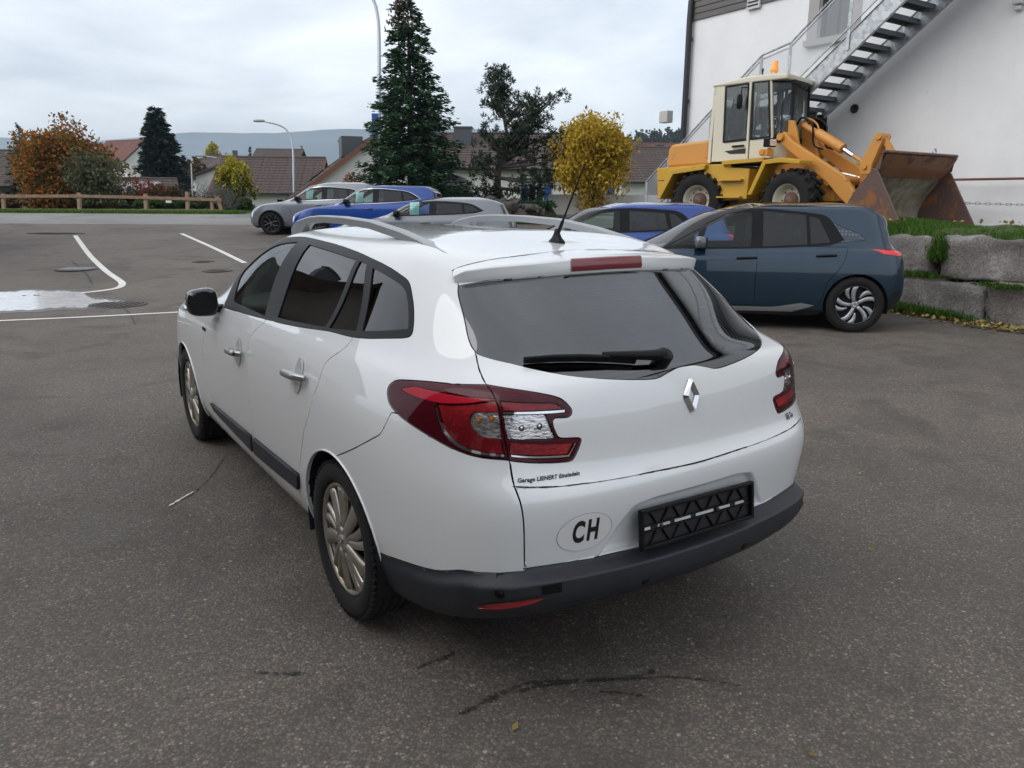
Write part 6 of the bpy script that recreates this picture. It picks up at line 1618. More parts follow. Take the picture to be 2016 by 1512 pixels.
# ---------------------------------------------------------------- trees and shrubs
def leaf_mat(name, stops, rough=.75, trans=.25):
    m = mat(name, stops[0][1], rough, spec=.2); g = G(m); ge = g.n('ShaderNodeNewGeometry')
    v = g.coord('Object'); big = g.noise(.55, 3, .5, v)
    f = g.math('ADD', g.math('MULTIPLY', ge.outputs['Random Per Island'], .62), g.math('MULTIPLY', big, .40))
    c = g.ramp(f, stops); g.col(c)
    t = g.n('ShaderNodeBsdfTranslucent'); g.l(c, t.inputs[0]); mx = g.n('ShaderNodeMixShader'); mx.inputs[0].default_value = trans
    o = g.nt.nodes['Material Output']; g.l(g.b.outputs[0], mx.inputs[1]); g.l(t.outputs[0], mx.inputs[2]); g.l(mx.outputs[0], o.inputs[0]); return m
M_bark = flat_noise('bark', (.05, .038, .03), (.11, .09, .075), 7, .95, 8, .6, 30)
M_fir = leaf_mat('fir_needles', [(.15, (.012, .036, .021)), (.5, (.032, .082, .042)), (.85, (.085, .155, .064))], trans=.1)
M_pine = leaf_mat('pine_needles', [(.15, (.014, .028, .020)), (.5, (.034, .060, .038)), (.85, (.075, .11, .062))], trans=.1)
M_yellow = leaf_mat('yellow_leaves', [(.15, (.20, .13, .012)), (.5, (.46, .31, .025)), (.85, (.68, .50, .06))], trans=.35)
M_orange = leaf_mat('orange_leaves', [(.15, (.05, .048, .012)), (.36, (.13, .105, .025)), (.56, (.24, .115, .025)), (.80, (.42, .14, .03))], trans=.3)
M_greygreen = leaf_mat('grey_green_leaves', [(.15, (.05, .062, .032)), (.5, (.11, .12, .065)), (.85, (.19, .185, .10))], trans=.3)
M_seq = leaf_mat('dark_conifer', [(.15, (.008, .018, .016)), (.5, (.017, .036, .030)), (.85, (.034, .060, .046))], trans=.05)
M_lemon = leaf_mat('lemon_leaves', [(.15, (.14, .15, .015)), (.5, (.40, .33, .02)), (.85, (.66, .54, .04))], trans=.35)
M_green = leaf_mat('green_leaves', [(.15, (.022, .045, .012)), (.5, (.05, .09, .025)), (.85, (.10, .14, .04))], trans=.3)
M_brown = leaf_mat('brown_leaves', [(.15, (.05, .035, .018)), (.5, (.10, .07, .03)), (.85, (.17, .10, .05))], trans=.25)
M_redleaf = leaf_mat('red_leaves', [(.15, (.12, .03, .02)), (.5, (.25, .06, .03)), (.85, (.38, .12, .06))], trans=.25)
def leaves(name, C, D, size, material, parent, seed=0, aspect=.55, jit=.5, origin=(0, 0, 0), flat=0.0):
    """many leaf-sized faces: C centres, D directions they point along"""
    rg = np.random.RandomState(seed); n = len(C); D = D+rg.normal(0, jit, (n, 3)); D /= np.linalg.norm(D, axis=1, keepdims=True)+1e-9
    U = rg.normal(0, 1, (n, 3)); U[:, 2] += flat*3; S_ = np.cross(D, U); S_ /= np.linalg.norm(S_, axis=1, keepdims=True)+1e-9
    Nn = np.cross(D, S_); s = size*rg.uniform(.6, 1.35, (n, 1)); C = C-np.array(origin)
    V = np.stack([C-D*s*.5, C+S_*s*aspect*.5+Nn*s*.08, C+D*s*.5, C-S_*s*aspect*.5+Nn*s*.08], 1).reshape(-1, 3)
    m = bpy.data.meshes.new(name); m.vertices.add(4*n); m.vertices.foreach_set('co', V.ravel().astype(np.float32))
    m.loops.add(4*n); m.loops.foreach_set('vertex_index', np.arange(4*n, dtype=np.int32)); m.polygons.add(n)
    m.polygons.foreach_set('loop_start', np.arange(0, 4*n, 4, dtype=np.int32)); m.polygons.foreach_set('loop_total', np.full(n, 4, dtype=np.int32))
    m.update(calc_edges=True); m.materials.append(material); o = bpy.data.objects.new(name, m); COL.objects.link(o); o.parent = parent; return o
def conifer(name, label, base, H, R, material, seed, tiers=26, per=11, leaf=.16, droop=.35, n_leaf=46, gaps=.12, tip=.04, bare=.04, cat='tree', lean=0.0, twin=False, group=None, power=.85):
    rg = np.random.RandomState(seed); t = empty(name, base, 0, label, cat, group)
    tr = MB(); tr.tube([(0, 0, -.3), (0, 0, H*.5), (lean*.5, 0, H*.97)], [R*.085, R*.05, .012], 8)
    if twin: tr.tube([(0, 0, H*.60), (-.35, .1, H*.70), (-.40, .1, H*.985)], [.05, .04, .01], 6)
    C, D = [], []
    for k in range(tiers):
        f = (k+.5)/tiers; z0 = H*(bare+(1-bare)*f*.985); r = R*((1-f)**power)*(.92+.22*rg.rand())+R*tip
        m = max(4, int(per*(.45+.75*(1-f))))
        for b in range(m):
            if rg.rand() < gaps: continue
            a = 2*PI*(b+rg.rand()*.9)/m; L = r*rg.uniform(.62, 1.10); zz = z0+rg.uniform(-.5, .5)*H/tiers; cx, cy = math.cos(a), math.sin(a)
            n = max(5, int(n_leaf*(L/R)**.9)); s = rg.uniform(.12, 1.0, n)**.7
            side = (rg.uniform(-1, 1, n))*L*.24*(1.12-s); drop = -droop*L*(s**1.2)*.55+.18*L*np.maximum(0, s-.72)
            C.append(np.stack([cx*L*s-cy*side, cy*L*s+cx*side, zz+drop+rg.normal(0, .075, n)-abs(side)*.25], 1)); D.append(np.stack([np.full(n, cx)-cy*np.sign(side)*.75, np.full(n, cy)+cx*np.sign(side)*.75, np.full(n, -.15)], 1))
            if k % 2 == 0 and L > R*.3: tr.tube([(0, 0, zz), (cx*L*.5, cy*L*.5, zz-droop*L*.15), (cx*L*.92, cy*L*.92, zz-droop*L*.45)], [.025, .016, .005], 4, cap=False)
    if twin:
        for zz in np.linspace(H*.72, H*.99, 16):
            for a in rg.uniform(0, 6.28, 4): L = R*.22*(1.05-(zz/H))*3+.12; s = rg.uniform(.1, 1, 9); C.append(np.stack([-.4+math.cos(a)*L*s, .1+math.sin(a)*L*s, zz+.0*s], 1)); D.append(np.tile([math.cos(a), math.sin(a), .1], (9, 1)))
    tr.build('trunk', M_bark, t); leaves('crown', np.concatenate(C), np.concatenate(D), leaf, material, t, seed, .34, .28, flat=.6); return t
def broadleaf(name, label, base, H, rx, rz, cz, material, seed, n=9000, leaf=.13, clumps=70, trunk=.12, hollow=.45, cat='tree', ry=None, group=None, stems=1, low=0.0, shape=2.0, mats2=None):
    """round crown built of leaf clumps on a branching frame"""
    rg = np.random.RandomState(seed); ry = ry or rx; t = empty(name, base, 0, label, cat, group); tr = MB()
    cen = []
    while len(cen) < clumps:
        p = rg.uniform(-1, 1, 3); q = np.sum(abs(p)**shape)**(1/shape)
        if q > 1 or (q < hollow and rg.rand() < .7): continue
        f = 1+.18*rg.normal(); cen.append(p*f*.86)
    cen = np.array(cen)*[rx, ry, rz]+[0, 0, cz]
    for k in range(stems):
        a = 2*PI*k/stems+.5; o = Vector((.25*math.cos(a), .25*math.sin(a), 0))*(stems > 1)
        tr.tube([o+Vector((0, 0, -.3)), o+Vector((.05, 0, cz*.5)), o*2+Vector((0, 0, cz+rz*.3))], [trunk, trunk*.75, trunk*.3], 8)
    for c in cen[::2]:
        z0 = min(c[2]-.1, cz*rg.uniform(.45, 1.0)); tr.tube([(0, 0, z0), (c[0]*.45, c[1]*.45, (z0+c[2])/2+.08), tuple(c)], [trunk*.35, trunk*.2, .008], 4, cap=False)
    k = rg.randint(0, clumps, n); sp = rg.normal(0, 1, (n, 3)); sp /= np.linalg.norm(sp, axis=1, keepdims=True); sp *= (rg.rand(n, 1)**.5)*np.array([rx, ry, rz])*.30
    C = cen[k]+sp; C[:, 2] = np.maximum(C[:, 2], low+rg.rand(n)*.2); D = sp/(np.linalg.norm(sp, axis=1, keepdims=True)+1e-9)+[0, 0, -.3]
    tr.build('trunk', M_bark, t)
    if mats2 is None: leaves('crown', C, D, leaf, material, t, seed, .62, .6)
    else:
        w = C[:, 2]-cz+C[:, 0]*.2 > rg.normal(0, rz*.5, n); leaves('crown', C[w], D[w], leaf, material, t, seed, .62, .6); leaves('crown', C[~w], D[~w], leaf, mats2, t, seed+1, .62, .6)
    return t
def gbase(px, py, depth, z=None):
    p = at(px, py, depth); return (p[0], p[1], float(gz(p[0], p[1])) if z is None else z)
def top_h(px, ytop, depth, base): return float(at(px, ytop, depth)[2]-base[2])
def build_trees():
    b = gbase(812, 395, 30.5); conifer('fir_tree', 'tall dark green fir with two tips rising behind the parked cars', b, top_h(800, 6, 30.5, b), 2.50, M_fir, 3, 34, 16, .23, .34, 125, .10, .06, .02, twin=True, power=.74)
    fir = bpy.data.objects['fir_tree']; Hf = top_h(800, 6, 30.5, b); rg = np.random.RandomState(2); a = rg.uniform(0, 6.28, 260); zz = Hf*rg.uniform(.83, .985, 260); r = rg.uniform(.05, 1, 260)*(Hf-zz)*.42+.05; x0 = np.where(rg.rand(260) < .45, -.40, 0.0)
    leaves('cones', np.stack([x0+np.cos(a)*r, np.sin(a)*r, zz], 1), np.tile([0, 0, 1.5], (260, 1)), .16, flat_noise('fir_cones', (.09, .05, .03), (.16, .09, .055), 6, .8), fir, 8, .45, .15)['kind'] = 'stuff'
    # pine with an open, leaning frame
    b = gbase(1005, 398, 30.5); rg = np.random.RandomState(5); t = empty('pine_tree', b, 0, 'ragged dark pine with an open crown left of the yellow tree', 'tree'); tr = MB(); C, D = [], []
    H = top_h(985, 143, 30.5, b); R3 = lambda x, z, f=0: Vector(RGT)*x+Vector(FWD)*f+Vector((0, 0, z))
    main = [R3(.0, -.2), R3(-.30, .55, .1), R3(-.52, 1.3, .1), R3(-.42, 2.2), R3(-.12, 2.9), R3(-.30, 4.0), R3(-.55, H)]
    tr.tube(spl([tuple(p) for p in main], closed=False, n=4), list(np.linspace(.20, .02, 25)), 8)
    limbs = [(2.9, (1.0, 4.1), 1.9), (3.2, (1.95, 4.45), 2.3), (2.3, (2.15, 3.1), 2.2), (2.0, (2.3, 2.3), 2.0), (2.6, (-1.05, 3.3), 1.3), (1.7, (-1.15, 2.1), 1.3), (1.1, (-1.2, 1.2), 1.2), (1.2, (1.5, 1.2), 1.6), (1.6, (1.9, 1.6), 1.6), (3.6, (.55, 4.2), 1.0), (3.9, (-.85, 4.5), .8), (4.3, (-.25, 4.9), .6), (4.6, (-.6, 5.2), .4), (.8, (.9, .7), 1.2), (2.8, (.6, 3.2), 1.0), (2.4, (.2, 2.6), 1.0), (3.0, (1.4, 3.5), 1.4)]
    for z0, (x1, z1), L in limbs:
        x0 = np.interp(z0, [0, .55, 1.3, 2.2, 2.9, 4.0, H], [0, -.3, -.52, -.42, -.12, -.30, -.55])
        for rep in range(2):
            f1 = rg.uniform(-1.0, 1.0)*(rep+.3); e = R3(x1+rg.normal(0, .12), z1*H/5.25+rg.normal(0, .1), f1); s0 = R3(x0, z0); mid = (s0+e)/2+R3(0, -.15+rg.normal(0, .1)); path = spl([tuple(s0), tuple(mid), tuple(e)], closed=False, n=5); tr.tube(path, list(np.linspace(.07, .015, len(path))), 5, cap=False)
            for q in range(20):
                u = rg.uniform(.40, 1.05); p = path[min(len(path)-1, int(u*(len(path)-1)))]+rg.normal(0, .26, 3)*[1, 1, .75]; n = 26; d = rg.normal(0, 1, (n, 3)); d /= np.linalg.norm(d, axis=1, keepdims=True); C.append(p+d*.11); D.append(d+[0, 0, .35])
    tr.build('trunk', M_bark, t); leaves('crown', np.concatenate(C), np.concatenate(D), .17, M_pine, t, 5, .22, .2)
    b = gbase(1165, 400, 29.5); H = top_h(1165, 228, 29.5, b); broadleaf('maple_tree', 'round golden yellow autumn tree beside the loader', b, H, 1.50, 1.70, H-1.62, M_yellow, 11, 15000, .14, 170, .10, .25, low=.25)
    b = gbase(140, 425, 38); H = top_h(130, 238, 38, b); broadleaf('chestnut_tree', 'broad orange and olive autumn tree behind the wooden fence', b, H, 2.30, 2.25, H-2.75, M_orange, 21, 32000, .18, 230, .2, .4, low=.1, shape=2.3)
    b = gbase(198, 425, 36.5); H = top_h(198, 300, 36.5, b); broadleaf('willow_tree', 'small grey green tree in front of the orange tree', b, H, 1.45, 1.55, H-1.45, M_greygreen, 23, 8000, .16, 90, .07, .3, low=.3)
    b = gbase(60, 425, 41); conifer('spruce_tree', 'spruce tip showing above the orange tree', b, top_h(68, 246, 41, b), 1.4, M_seq, 25, 22, 10, .22, .3, 30)
    b = gbase(325, 410, 62); conifer('sequoia_tree', 'dense dark conifer with a pointed cone shape beside the chalet', b, top_h(316, 214, 62, b), 2.6, M_seq, 27, 44, 20, .46, .22, 80, .02, .10, .0, power=.55)
    b = gbase(462, 425, 40); H = top_h(462, 312, 40, b); broadleaf('birch_tree', 'small bright lemon yellow tree at the end of the fence', b, H, 1.0, 1.5, H-1.45, M_lemon, 31, 7000, .15, 80, .06, .3, low=.3, mats2=M_green)
    b = gbase(388, 420, 70); H = top_h(388, 312, 70, b); broadleaf('lime_tree', 'olive brown tree just right of the dark conifer', b, H, 1.2, 2.6, H-2.5, M_brown, 33, 4500, .34, 60, .12)
    b = gbase(430, 420, 190); H = top_h(424, 284, 190, b); broadleaf('poplar_tree', 'distant pale yellow poplar above the roofs', b, H, 2.1, 5.0, H-4.9, M_lemon, 35, 3500, .8, 60, .2)
    b = gbase(501, 420, 120); conifer('spruce_tree', 'small dark spruce between the far roofs left of the lamp post', b, top_h(500, 290, 120, b), 1.7, M_seq, 37, 20, 12, .5, .2, 26, .02)
    b = gbase(601, 420, 130); conifer('spruce_tree', 'tiny spruce tip behind the long brown roof', b, top_h(600, 287, 130, b), 1.3, M_seq, 38, 16, 10, .5, .2, 22, .02)
    b = gbase(404, 420, 200); H = top_h(402, 312, 200, b); broadleaf('oak_tree', 'small dark round tree below the distant poplar', b, H, 1.9, 1.9, H-1.8, M_seq, 39, 2000, .6, 30, .2)
    b = gbase(1290, 390, 42); H = top_h(1262, 330, 42, b); broadleaf('shrub', 'olive shrub beside the rear of the yellow loader', b, 2.2, .8, .95, 1.0, M_brown, 41, 3000, .13, 40, .05, cat='shrub')
    # hedge row and shrubs behind the fence
    for k, (px, ytop, dep, rx, mt, lab) in enumerate(((300, 345, 39, 1.0, M_redleaf, 'reddish shrub behind the fence beside the shed'), (338, 362, 37.5, .8, M_brown, 'low golden brown shrub behind the middle of the fence'), (265, 372, 43, 1.0, M_green, 'dark green shrub close to the shed gable'),
            (372, 385, 36.5, .9, M_green, 'green shrub behind the right part of the fence'), (405, 392, 36, .8, M_green, 'green shrub near the end of the fence'), (310, 395, 36.2, .9, M_green, 'green bush under the red shrub'), (452, 378, 37.5, .62, M_green, 'clipped green hedge block right of the bare hedge'), (20, 405, 37, .8, M_brown, 'brown shrub under the left house'), (480, 395, 38.5, .6, M_green, 'small green bush by the garden path'))):
        b = gbase(px, 425, dep); H = max(.7, top_h(px, ytop, dep, b)); broadleaf('shrub', lab, b, H, rx, H*.52, H*.50, mt, 50+k, 2600, .13, 36, .03, .2, cat='shrub', low=.0)
    # bare hedge: twigs
    b = gbase(425, 425, 36.3); t = empty('bare_hedge', b, 0, 'leafless brown hedge of twisted twigs at the fence end', 'hedge'); rg = np.random.RandomState(77); m = MB()
    for k in range(150):
        x = rg.uniform(-.75, .75); p = R3(x, rg.uniform(0, .3), rg.uniform(-.3, .3)); pts = [p]
        for s in range(4): p = p+R3(rg.normal(0, .22), rg.uniform(.12, .36), rg.normal(0, .15)); pts.append(p)
        m.tube(pts, [.02, .016, .012, .008, .004], 4, cap=False)
    m.build('twigs', flat_noise('bare_twigs', (.10, .085, .075), (.20, .18, .165), 6, .9), t)['kind'] = 'stuff'
    # young tree against the gable of the brown-roofed house
    b = gbase(712, 400, 40); H = top_h(712, 338, 40, b); broadleaf('sapling', 'thin sapling with sparse red leaves before the white gable', b, H, .9, .7, H-.7, M_redleaf, 91, 700, .12, 40, .03, cat='sapling')
    # forest on the ridge at the right
    rg = np.random.RandomState(8)
    C, D = [], []; tr = MB()
    o = at(1290, 330, 380); t = empty('ridge_forest', (o[0], o[1], 0)); tag(t, 'distant dark spruce forest along the ridge', 'forest', kind='stuff')
    for k in range(420):
        px = rg.uniform(1225, 1420); dep = rg.uniform(340, 460); yb = np.interp(px, [1225, 1260, 1300, 1340, 1420], [300, 292, 288, 283, 262])+rg.uniform(-4, 22); p = at(px, yb, dep)-np.array([o[0], o[1], 0]); Hh = rg.uniform(4.5, 9.0)
        n = 60; s = rg.rand(n); a = rg.uniform(0, 6.28, n); r = (1-s)*Hh*.20+.15; C.append(np.stack([p[0]+np.cos(a)*r, p[1]+np.sin(a)*r, p[2]+s*Hh], 1)); D.append(np.stack([np.cos(a), np.sin(a), -.4+0*a], 1))
    leaves('crown', np.concatenate(C), np.concatenate(D), 1.3, M_seq, t, 9, .5, .3)['kind'] = 'stuff'
build_trees()
# ---------------------------------------------------------------- houses beyond the car park
M_plaster = flat_noise('cream_plaster', (.66, .655, .62), (.74, .735, .70), 1.1, .9, 8)
def tile_mat(name, a, b):
    m = mat(name, a, .85); g = G(m); v = g.coord('Object'); n = g.noise(1.1, 7, .65, v); q = g.noise(14, 3, .6, v); c = g.ramp(n, [(.3, a), (.7, b)]); g.col(g.mix(g.ramp(q, [(.3, .45), (.7, 0.0)]), c, tuple(x*.55 for x in a))); return m
M_tile = tile_mat('brown_tiles', (.065, .047, .042), (.115, .085, .076))
M_tile_red = tile_mat('red_tiles', (.13, .055, .042), (.20, .085, .065))
M_tile_dark = tile_mat('dark_tiles', (.035, .03, .03), (.06, .052, .05))
M_wood = flat_noise('dark_timber', (.035, .022, .015), (.065, .04, .026), 4, .8, 6, .3, 20)
M_redwood = mat('red_brown_timber', (.20, .075, .04), .7)
M_zinc = mat('zinc_sheet', (.10, .105, .115), .45, .6)
def house(name, label, base, ang, L, W, eave, ridge, wallm=M_plaster, tiles=M_tile, over=.6, course=.34, cat='house', gable=None, fascia=M_redwood, verge=.35, windows=(), chimneys=(), drop=3.0, gut=True, no_wall=False):
    """ridge along local x; eave and ridge heights above the base; windows: (side, pos, z, w, h, shutters)"""
    t = empty(name, base, ang, label, cat)
    m = MB(); hx, hy = L/2, W/2
    v = [(-hx, -hy, -drop), (hx, -hy, -drop), (hx, hy, -drop), (-hx, hy, -drop), (-hx, -hy, eave), (hx, -hy, eave), (hx, hy, eave), (-hx, hy, eave), (-hx, 0, ridge-.18), (hx, 0, ridge-.18)]
    m.add(v, [(0, 1, 5, 4), (2, 3, 7, 6), (1, 2, 6, 9, 5), (3, 0, 4, 8, 7)]); m.build('wall', wallm, t)
    sl = Vector((0, hy, ridge-eave)); ln = sl.length; sl.normalize(); tot = ln+over; n = max(3, int(tot/course)); c = tot/n
    first = None
    for s in (-1, 1):
        for k in range(n):
            # each course of tiles is a thin slab lying on the one below
            if first is None:
                q = MB(); nt = max(6, int((L+2*verge)/.32)); tw = (L+2*verge)/nt; rg = random.Random(len(name))
                for i in range(nt): q.box((-(L+2*verge)/2+tw*(i+.5), rg.uniform(-.012, .012), rg.uniform(-.006, .008)), (tw-.014, c*1.10, .032), M=Matrix.Rotation(rg.uniform(-.03, .03), 3, 'Y'))
                first = q.build('tile_course', tiles, t); first['kind'] = 'stuff'; o = first
            else: o = first.copy(); COL.objects.link(o); o.parent = t
            d = (k+.5)*c; a = math.atan2(ridge-eave, hy)
            o.location = (0, s*d*math.cos(a), ridge-d*math.sin(a)+.03); o.rotation_euler = (-s*(a-.07), 0, 0)
        e = MB(); dd = tot; a = math.atan2(ridge-eave, hy); p = (s*dd*math.cos(a), ridge-dd*math.sin(a))
        if gut: e.tube([(-hx-verge, p[0]+s*.06, p[1]-.02), (hx+verge, p[0]+s*.06, p[1]-.02)], .065, 8); e.build('gutter', M_gutter, t)
        for x in (-hx-verge, hx+verge):
            f = MB(); f.bar((x, 0, ridge-.06), (x, s*dd*math.cos(a), ridge-dd*math.sin(a)-.06), .04, .20, up=(0, 0, 1)); f.build('barge_board', fascia, t)
    q = MB(); q.tube([(-hx-verge, 0, ridge+.03), (hx+verge, 0, ridge+.03)], .10, 8); q.build('ridge_tiles', tiles, t)
    for (side, pos, z, w, h, sh) in windows:
        # side: 'f' = -y wall, 'b' = +y, 'l' = -x gable, 'r' = +x gable
        M = {'f': Matrix(((1, 0, 0, pos), (0, 0, -1, -hy), (0, 1, 0, z), (0, 0, 0, 1))), 'b': Matrix(((-1, 0, 0, pos), (0, 0, 1, hy), (0, 1, 0, z), (0, 0, 0, 1))), 'r': Matrix(((0, 0, 1, hx), (1, 0, 0, pos), (0, 1, 0, z), (0, 0, 0, 1))), 'l': Matrix(((0, 0, -1, -hx), (-1, 0, 0, pos), (0, 1, 0, z), (0, 0, 0, 1)))}[side]
        def part(x0, y0, x1, y1, z0, d, nm, mt, par):
            b = MB(); b.prism([(x0, y0), (x1, y0), (x1, y1), (x0, y1)], d, M=M@Matrix.Translation((0, 0, z0))); return b.build(nm, mt, par)
        wf = part(-w/2, -h/2, w/2, h/2, .004, .03, 'window', M_frame_w, t)
        for s2 in (-1, 1): part(s2*w/4-w*.20, -h*.42, s2*w/4+w*.20, h*.42, .038, .008, 'pane', M_window, wf)
        part(-w/2-.08, -h/2-.10, w/2+.08, -h/2-.002, .004, .10, 'sill', M_plaster, wf)
        if sh is not None:
            for s2 in (-1, 1): part(s2*(w/2+w*.27)-w*.24, -h/2, s2*(w/2+w*.27)+w*.24, h/2, .006, .05, 'shutter', sh, wf)
    for (x, y, w, h) in chimneys:
        a = (ridge-eave)/hy; z = ridge-abs(y)*a; q = MB(); q.box((x, y, z+h/2-.4), (w, w, h+.8)); co = q.build('chimney', M_zinc, t); q = MB(); q.box((x, y, z+h+.03), (w+.12, w+.12, .07)); q.build('chimney_cap', M_zinc, co)
    return t
M_frame_w = mat('window_white', (.62, .62, .60), .5)
M_shut_g = mat('dark_shutter', (.03, .035, .03), .7)
M_blue_sh = mat('blue_shutter', (.02, .07, .22), .6)
M_beige = flat_noise('beige_plaster', (.30, .275, .235), (.37, .34, .30), 1.2, .9)
M_halltimber = flat_noise('hall_timber', (.06, .05, .042), (.10, .085, .07), 3, .85)
def camang(deg): return -YAW+math.radians(deg)          # 0: local x across the picture, local -y towards the camera
def hb(px, dep, z): p = at(px, 400, dep); return (p[0], p[1], z)
def build_houses():
    zat = lambda px, py, dep: float(at(px, py, dep)[2])
    # brown-roofed house with the white gable, left of the fir
    b = hb(719, 46.5, .3); rz_ = zat(745, 272, 42)-.3; h = house('brown_roof_house', 'house with long brown tiled roof and white gable left of the fir', b, camang(-72), 9.5, 9.0, 1.35, rz_, verge=.35, chimneys=((-1.0, -.9, .8, .8),), over=.9)
    q = MB(); q.box((1.6, -.9, rz_-.35), (1.5, 1.2, 1.1)); q.build('dormer', M_zinc, h)
    for k in range(9):
        q = MB(); q.box((1.2+.1*k, -.9-.36*k, rz_-(.9+.36*k)*(rz_-1.35)/4.5+.09), (.42, .30, .03), M=Matrix.Rotation(math.atan2(rz_-1.35, 4.5), 3, 'X')); q.build('pale_tile', mat('pale_tiles', (.24, .22, .21), .8) if k == 0 else bpy.data.materials['pale_tiles'], h)
    for x, y in ((-2.6, -2.6), (-.8, -2.9)):
        a = math.atan2(rz_-1.35, 4.5); z = rz_-abs(y)*math.tan(a)+.12; q = MB(); q.box((x, y, z), (.6, .9, .06), M=Matrix.Rotation(a, 3, 'X')); q.build('skylight', M_window, h)
    b = hb(545, 54, .2); house('side_house', 'lower brown roofed annex left of the white gable house', b, camang(4), 6.5, 6.5, zat(545, 372, 54)-.2, zat(545, 312, 54)-.2, chimneys=(), windows=(('f', -1.8, 1.0, .9, 1.0, None), ('f', 1.2, 1.0, .9, 1.0, None)))
    # house behind fir and pine
    b = hb(1015, 44, .3); house('white_house', 'white house with brown roof and blue shutters behind the pine', b, camang(-2), 11.5, 8.0, zat(1010, 326, 40)-.3, zat(1010, 268, 44)-.3, chimneys=((-2.9, -1.1, .95, .75),), windows=(('f', 1.2, 1.45, .8, 1.35, M_blue_sh), ('f', -3.2, 1.5, .9, 1.2, M_blue_sh), ('f', 4.4, 1.45, .9, 1.2, M_blue_sh)), over=.45)
    q = at(935, 262, 42.6); m = MB(); m.box((0, 0, 0), (.9, .5, .9)); 
    b = hb(1285, 56, .3); house('garden_house', 'low brown roofed house right of the yellow tree', b, camang(10), 9.0, 7.5, zat(1285, 352, 54)-.3, zat(1285, 293, 56)-.3, windows=(('f', -2.4, 1.0, 1.6, 1.3, None), ('f', 1.5, 1.1, .9, 1.2, None)), chimneys=((.5, .5, .5, .5),))
    b = hb(1300, 75, .3); house('red_roof_house', 'house with a red tiled roof peeping over the low brown one', b, camang(0), 12, 8, zat(1300, 310, 74)-.3, zat(1300, 286, 75)-.3, tiles=M_tile_red, chimneys=((-2.5, -1, .5, .9),))
    # chalet on the rise
    b = hb(262, 118, -1.0); house('chalet', 'tall white chalet with red roof and rows of shuttered windows', b, camang(-28), 7.8, 6.6, zat(262, 312, 118)+1.0, zat(262, 279, 118)+1.0, tiles=M_tile_red, fascia=M_wood, over=1.1, verge=.8, cat='house',
        windows=tuple(('f', x, z, .8, 1.0, M_shut_g) for z in (3.1, 5.3, 7.3) for x in (-2.6, -.2, 2.2))+tuple(('l', x, z, .7, .9, M_shut_g) for z in (5.3, 7.3, 9.0) for x in (-1.6, .2, 1.9) if not (z > 8 and abs(x) > 1.7)))
    # shed with ribbed roof, second roof behind it
    b = hb(238, 40, .2); t = empty('garden_shed', b, camang(3), 'dark timber shed with pale ribbed roof behind the fence', 'shed')
    ze, zr = zat(240, 384, 39)-.2, zat(240, 358, 41)-.2
    for k in range(11):
        q = MB(); q.box((-.0, -1.15, -.6+k*.2+.09), (2.9, .05, .185)); q.build('board', M_wood, t)
    q = MB(); q.box((0, 0, .45), (2.86, 2.26, 2.2)); q.build('inner_wall', M_wood, t)
    rb = mat('ribbed_roof', (.36, .335, .34), .6, .2)
    for k in range(17):
        q = MB(); a = math.atan2(zr-ze, 2.6); q.bar((-1.6+.2*k, -1.5, ze), (-1.6+.2*k, 1.1, zr), .13, .06); q.bar((-1.5+.2*k, -1.5, ze-.03), (-1.5+.2*k, 1.1, zr-.03), .10, .03); q.build('roof_sheet', rb, t)
    b = hb(262, 55, -.6); house('barn', 'grey brown barn roof right of the orange tree', b, camang(25), 5.5, 4.6, zat(262, 392, 54)+.6, zat(262, 352, 55)+.6, tiles=M_tile, wallm=M_wood, fascia=M_wood)
    # left edge house with balcony
    b = hb(-40, 44, .1); h = house('balcony_house', 'house with tiled roof and dark balcony at the left edge', b, camang(8), 7.2, 7.0, zat(0, 352, 42)-.1, zat(0, 310, 44)-.1, tiles=M_tile, over=1.2, windows=(('f', 1.6, 2.0, 1.4, 1.3, None), ('f', -1.0, 2.0, 1.2, 1.3, None)))
    q = MB(); q.box((1.0, -4.3, 1.15), (4.6, 1.6, .14)); q.build('balcony_slab', M_plaster, h)
    for k in range(22): q = MB(); q.box((-1.2+.21*k, -5.05, 1.65), (.12, .04, .85)); q.build('balcony_slat', M_wood, h)
    q = MB(); q.box((1.0, -5.05, 2.12), (4.7, .09, .07)); q.build('balcony_rail', M_wood, h)
    b = hb(-20, 40, 0); house('lower_porch', 'low tiled porch roof below the balcony at the left edge', b, camang(5), 5.0, 3.4, zat(0, 416, 39), zat(0, 392, 40), tiles=M_tile, over=.5)
    b = hb(25, 75, -.5); house('dark_roof_house', 'dark roofed house rising behind the balcony house', b, camang(-10), 7, 7, zat(30, 322, 74)+.5, zat(30, 298, 75)+.5, tiles=M_tile_dark, wallm=M_wood, chimneys=((-1.5, 0, .5, 1.5),))
    # village roofs between conifer and lamp post
    b = hb(424, 68, -1.0); house('black_roof_house', 'small white house with black gable roof behind the lemon tree', b, camang(-62), 5.0, 3.4, zat(424, 345, 66)+1, zat(424, 330, 67)+1, tiles=M_tile_dark, fascia=M_wood, windows=(('l', 0, 3.0, .8, 1.1, None),))
    b = hb(430, 110, -1.0); house('timber_house', 'brown timber gable house with grey roof below the poplar', b, camang(-35), 7, 6, zat(430, 338, 108)+1, zat(425, 314, 110)+1, tiles=M_tile, wallm=M_wood, fascia=M_wood)
    b = hb(470, 120, -1.0); house('village_house', 'brown roofed house with white balconies left of the small spruce', b, camang(30), 8, 7, zat(470, 325, 118)+1, zat(470, 309, 120)+1, windows=(('f', -1, 4.0, 1.6, 1.0, None), ('l', 0, 4.0, 1.2, 1.0, None)), chimneys=((0, 0, .7, .8),), fascia=M_wood)
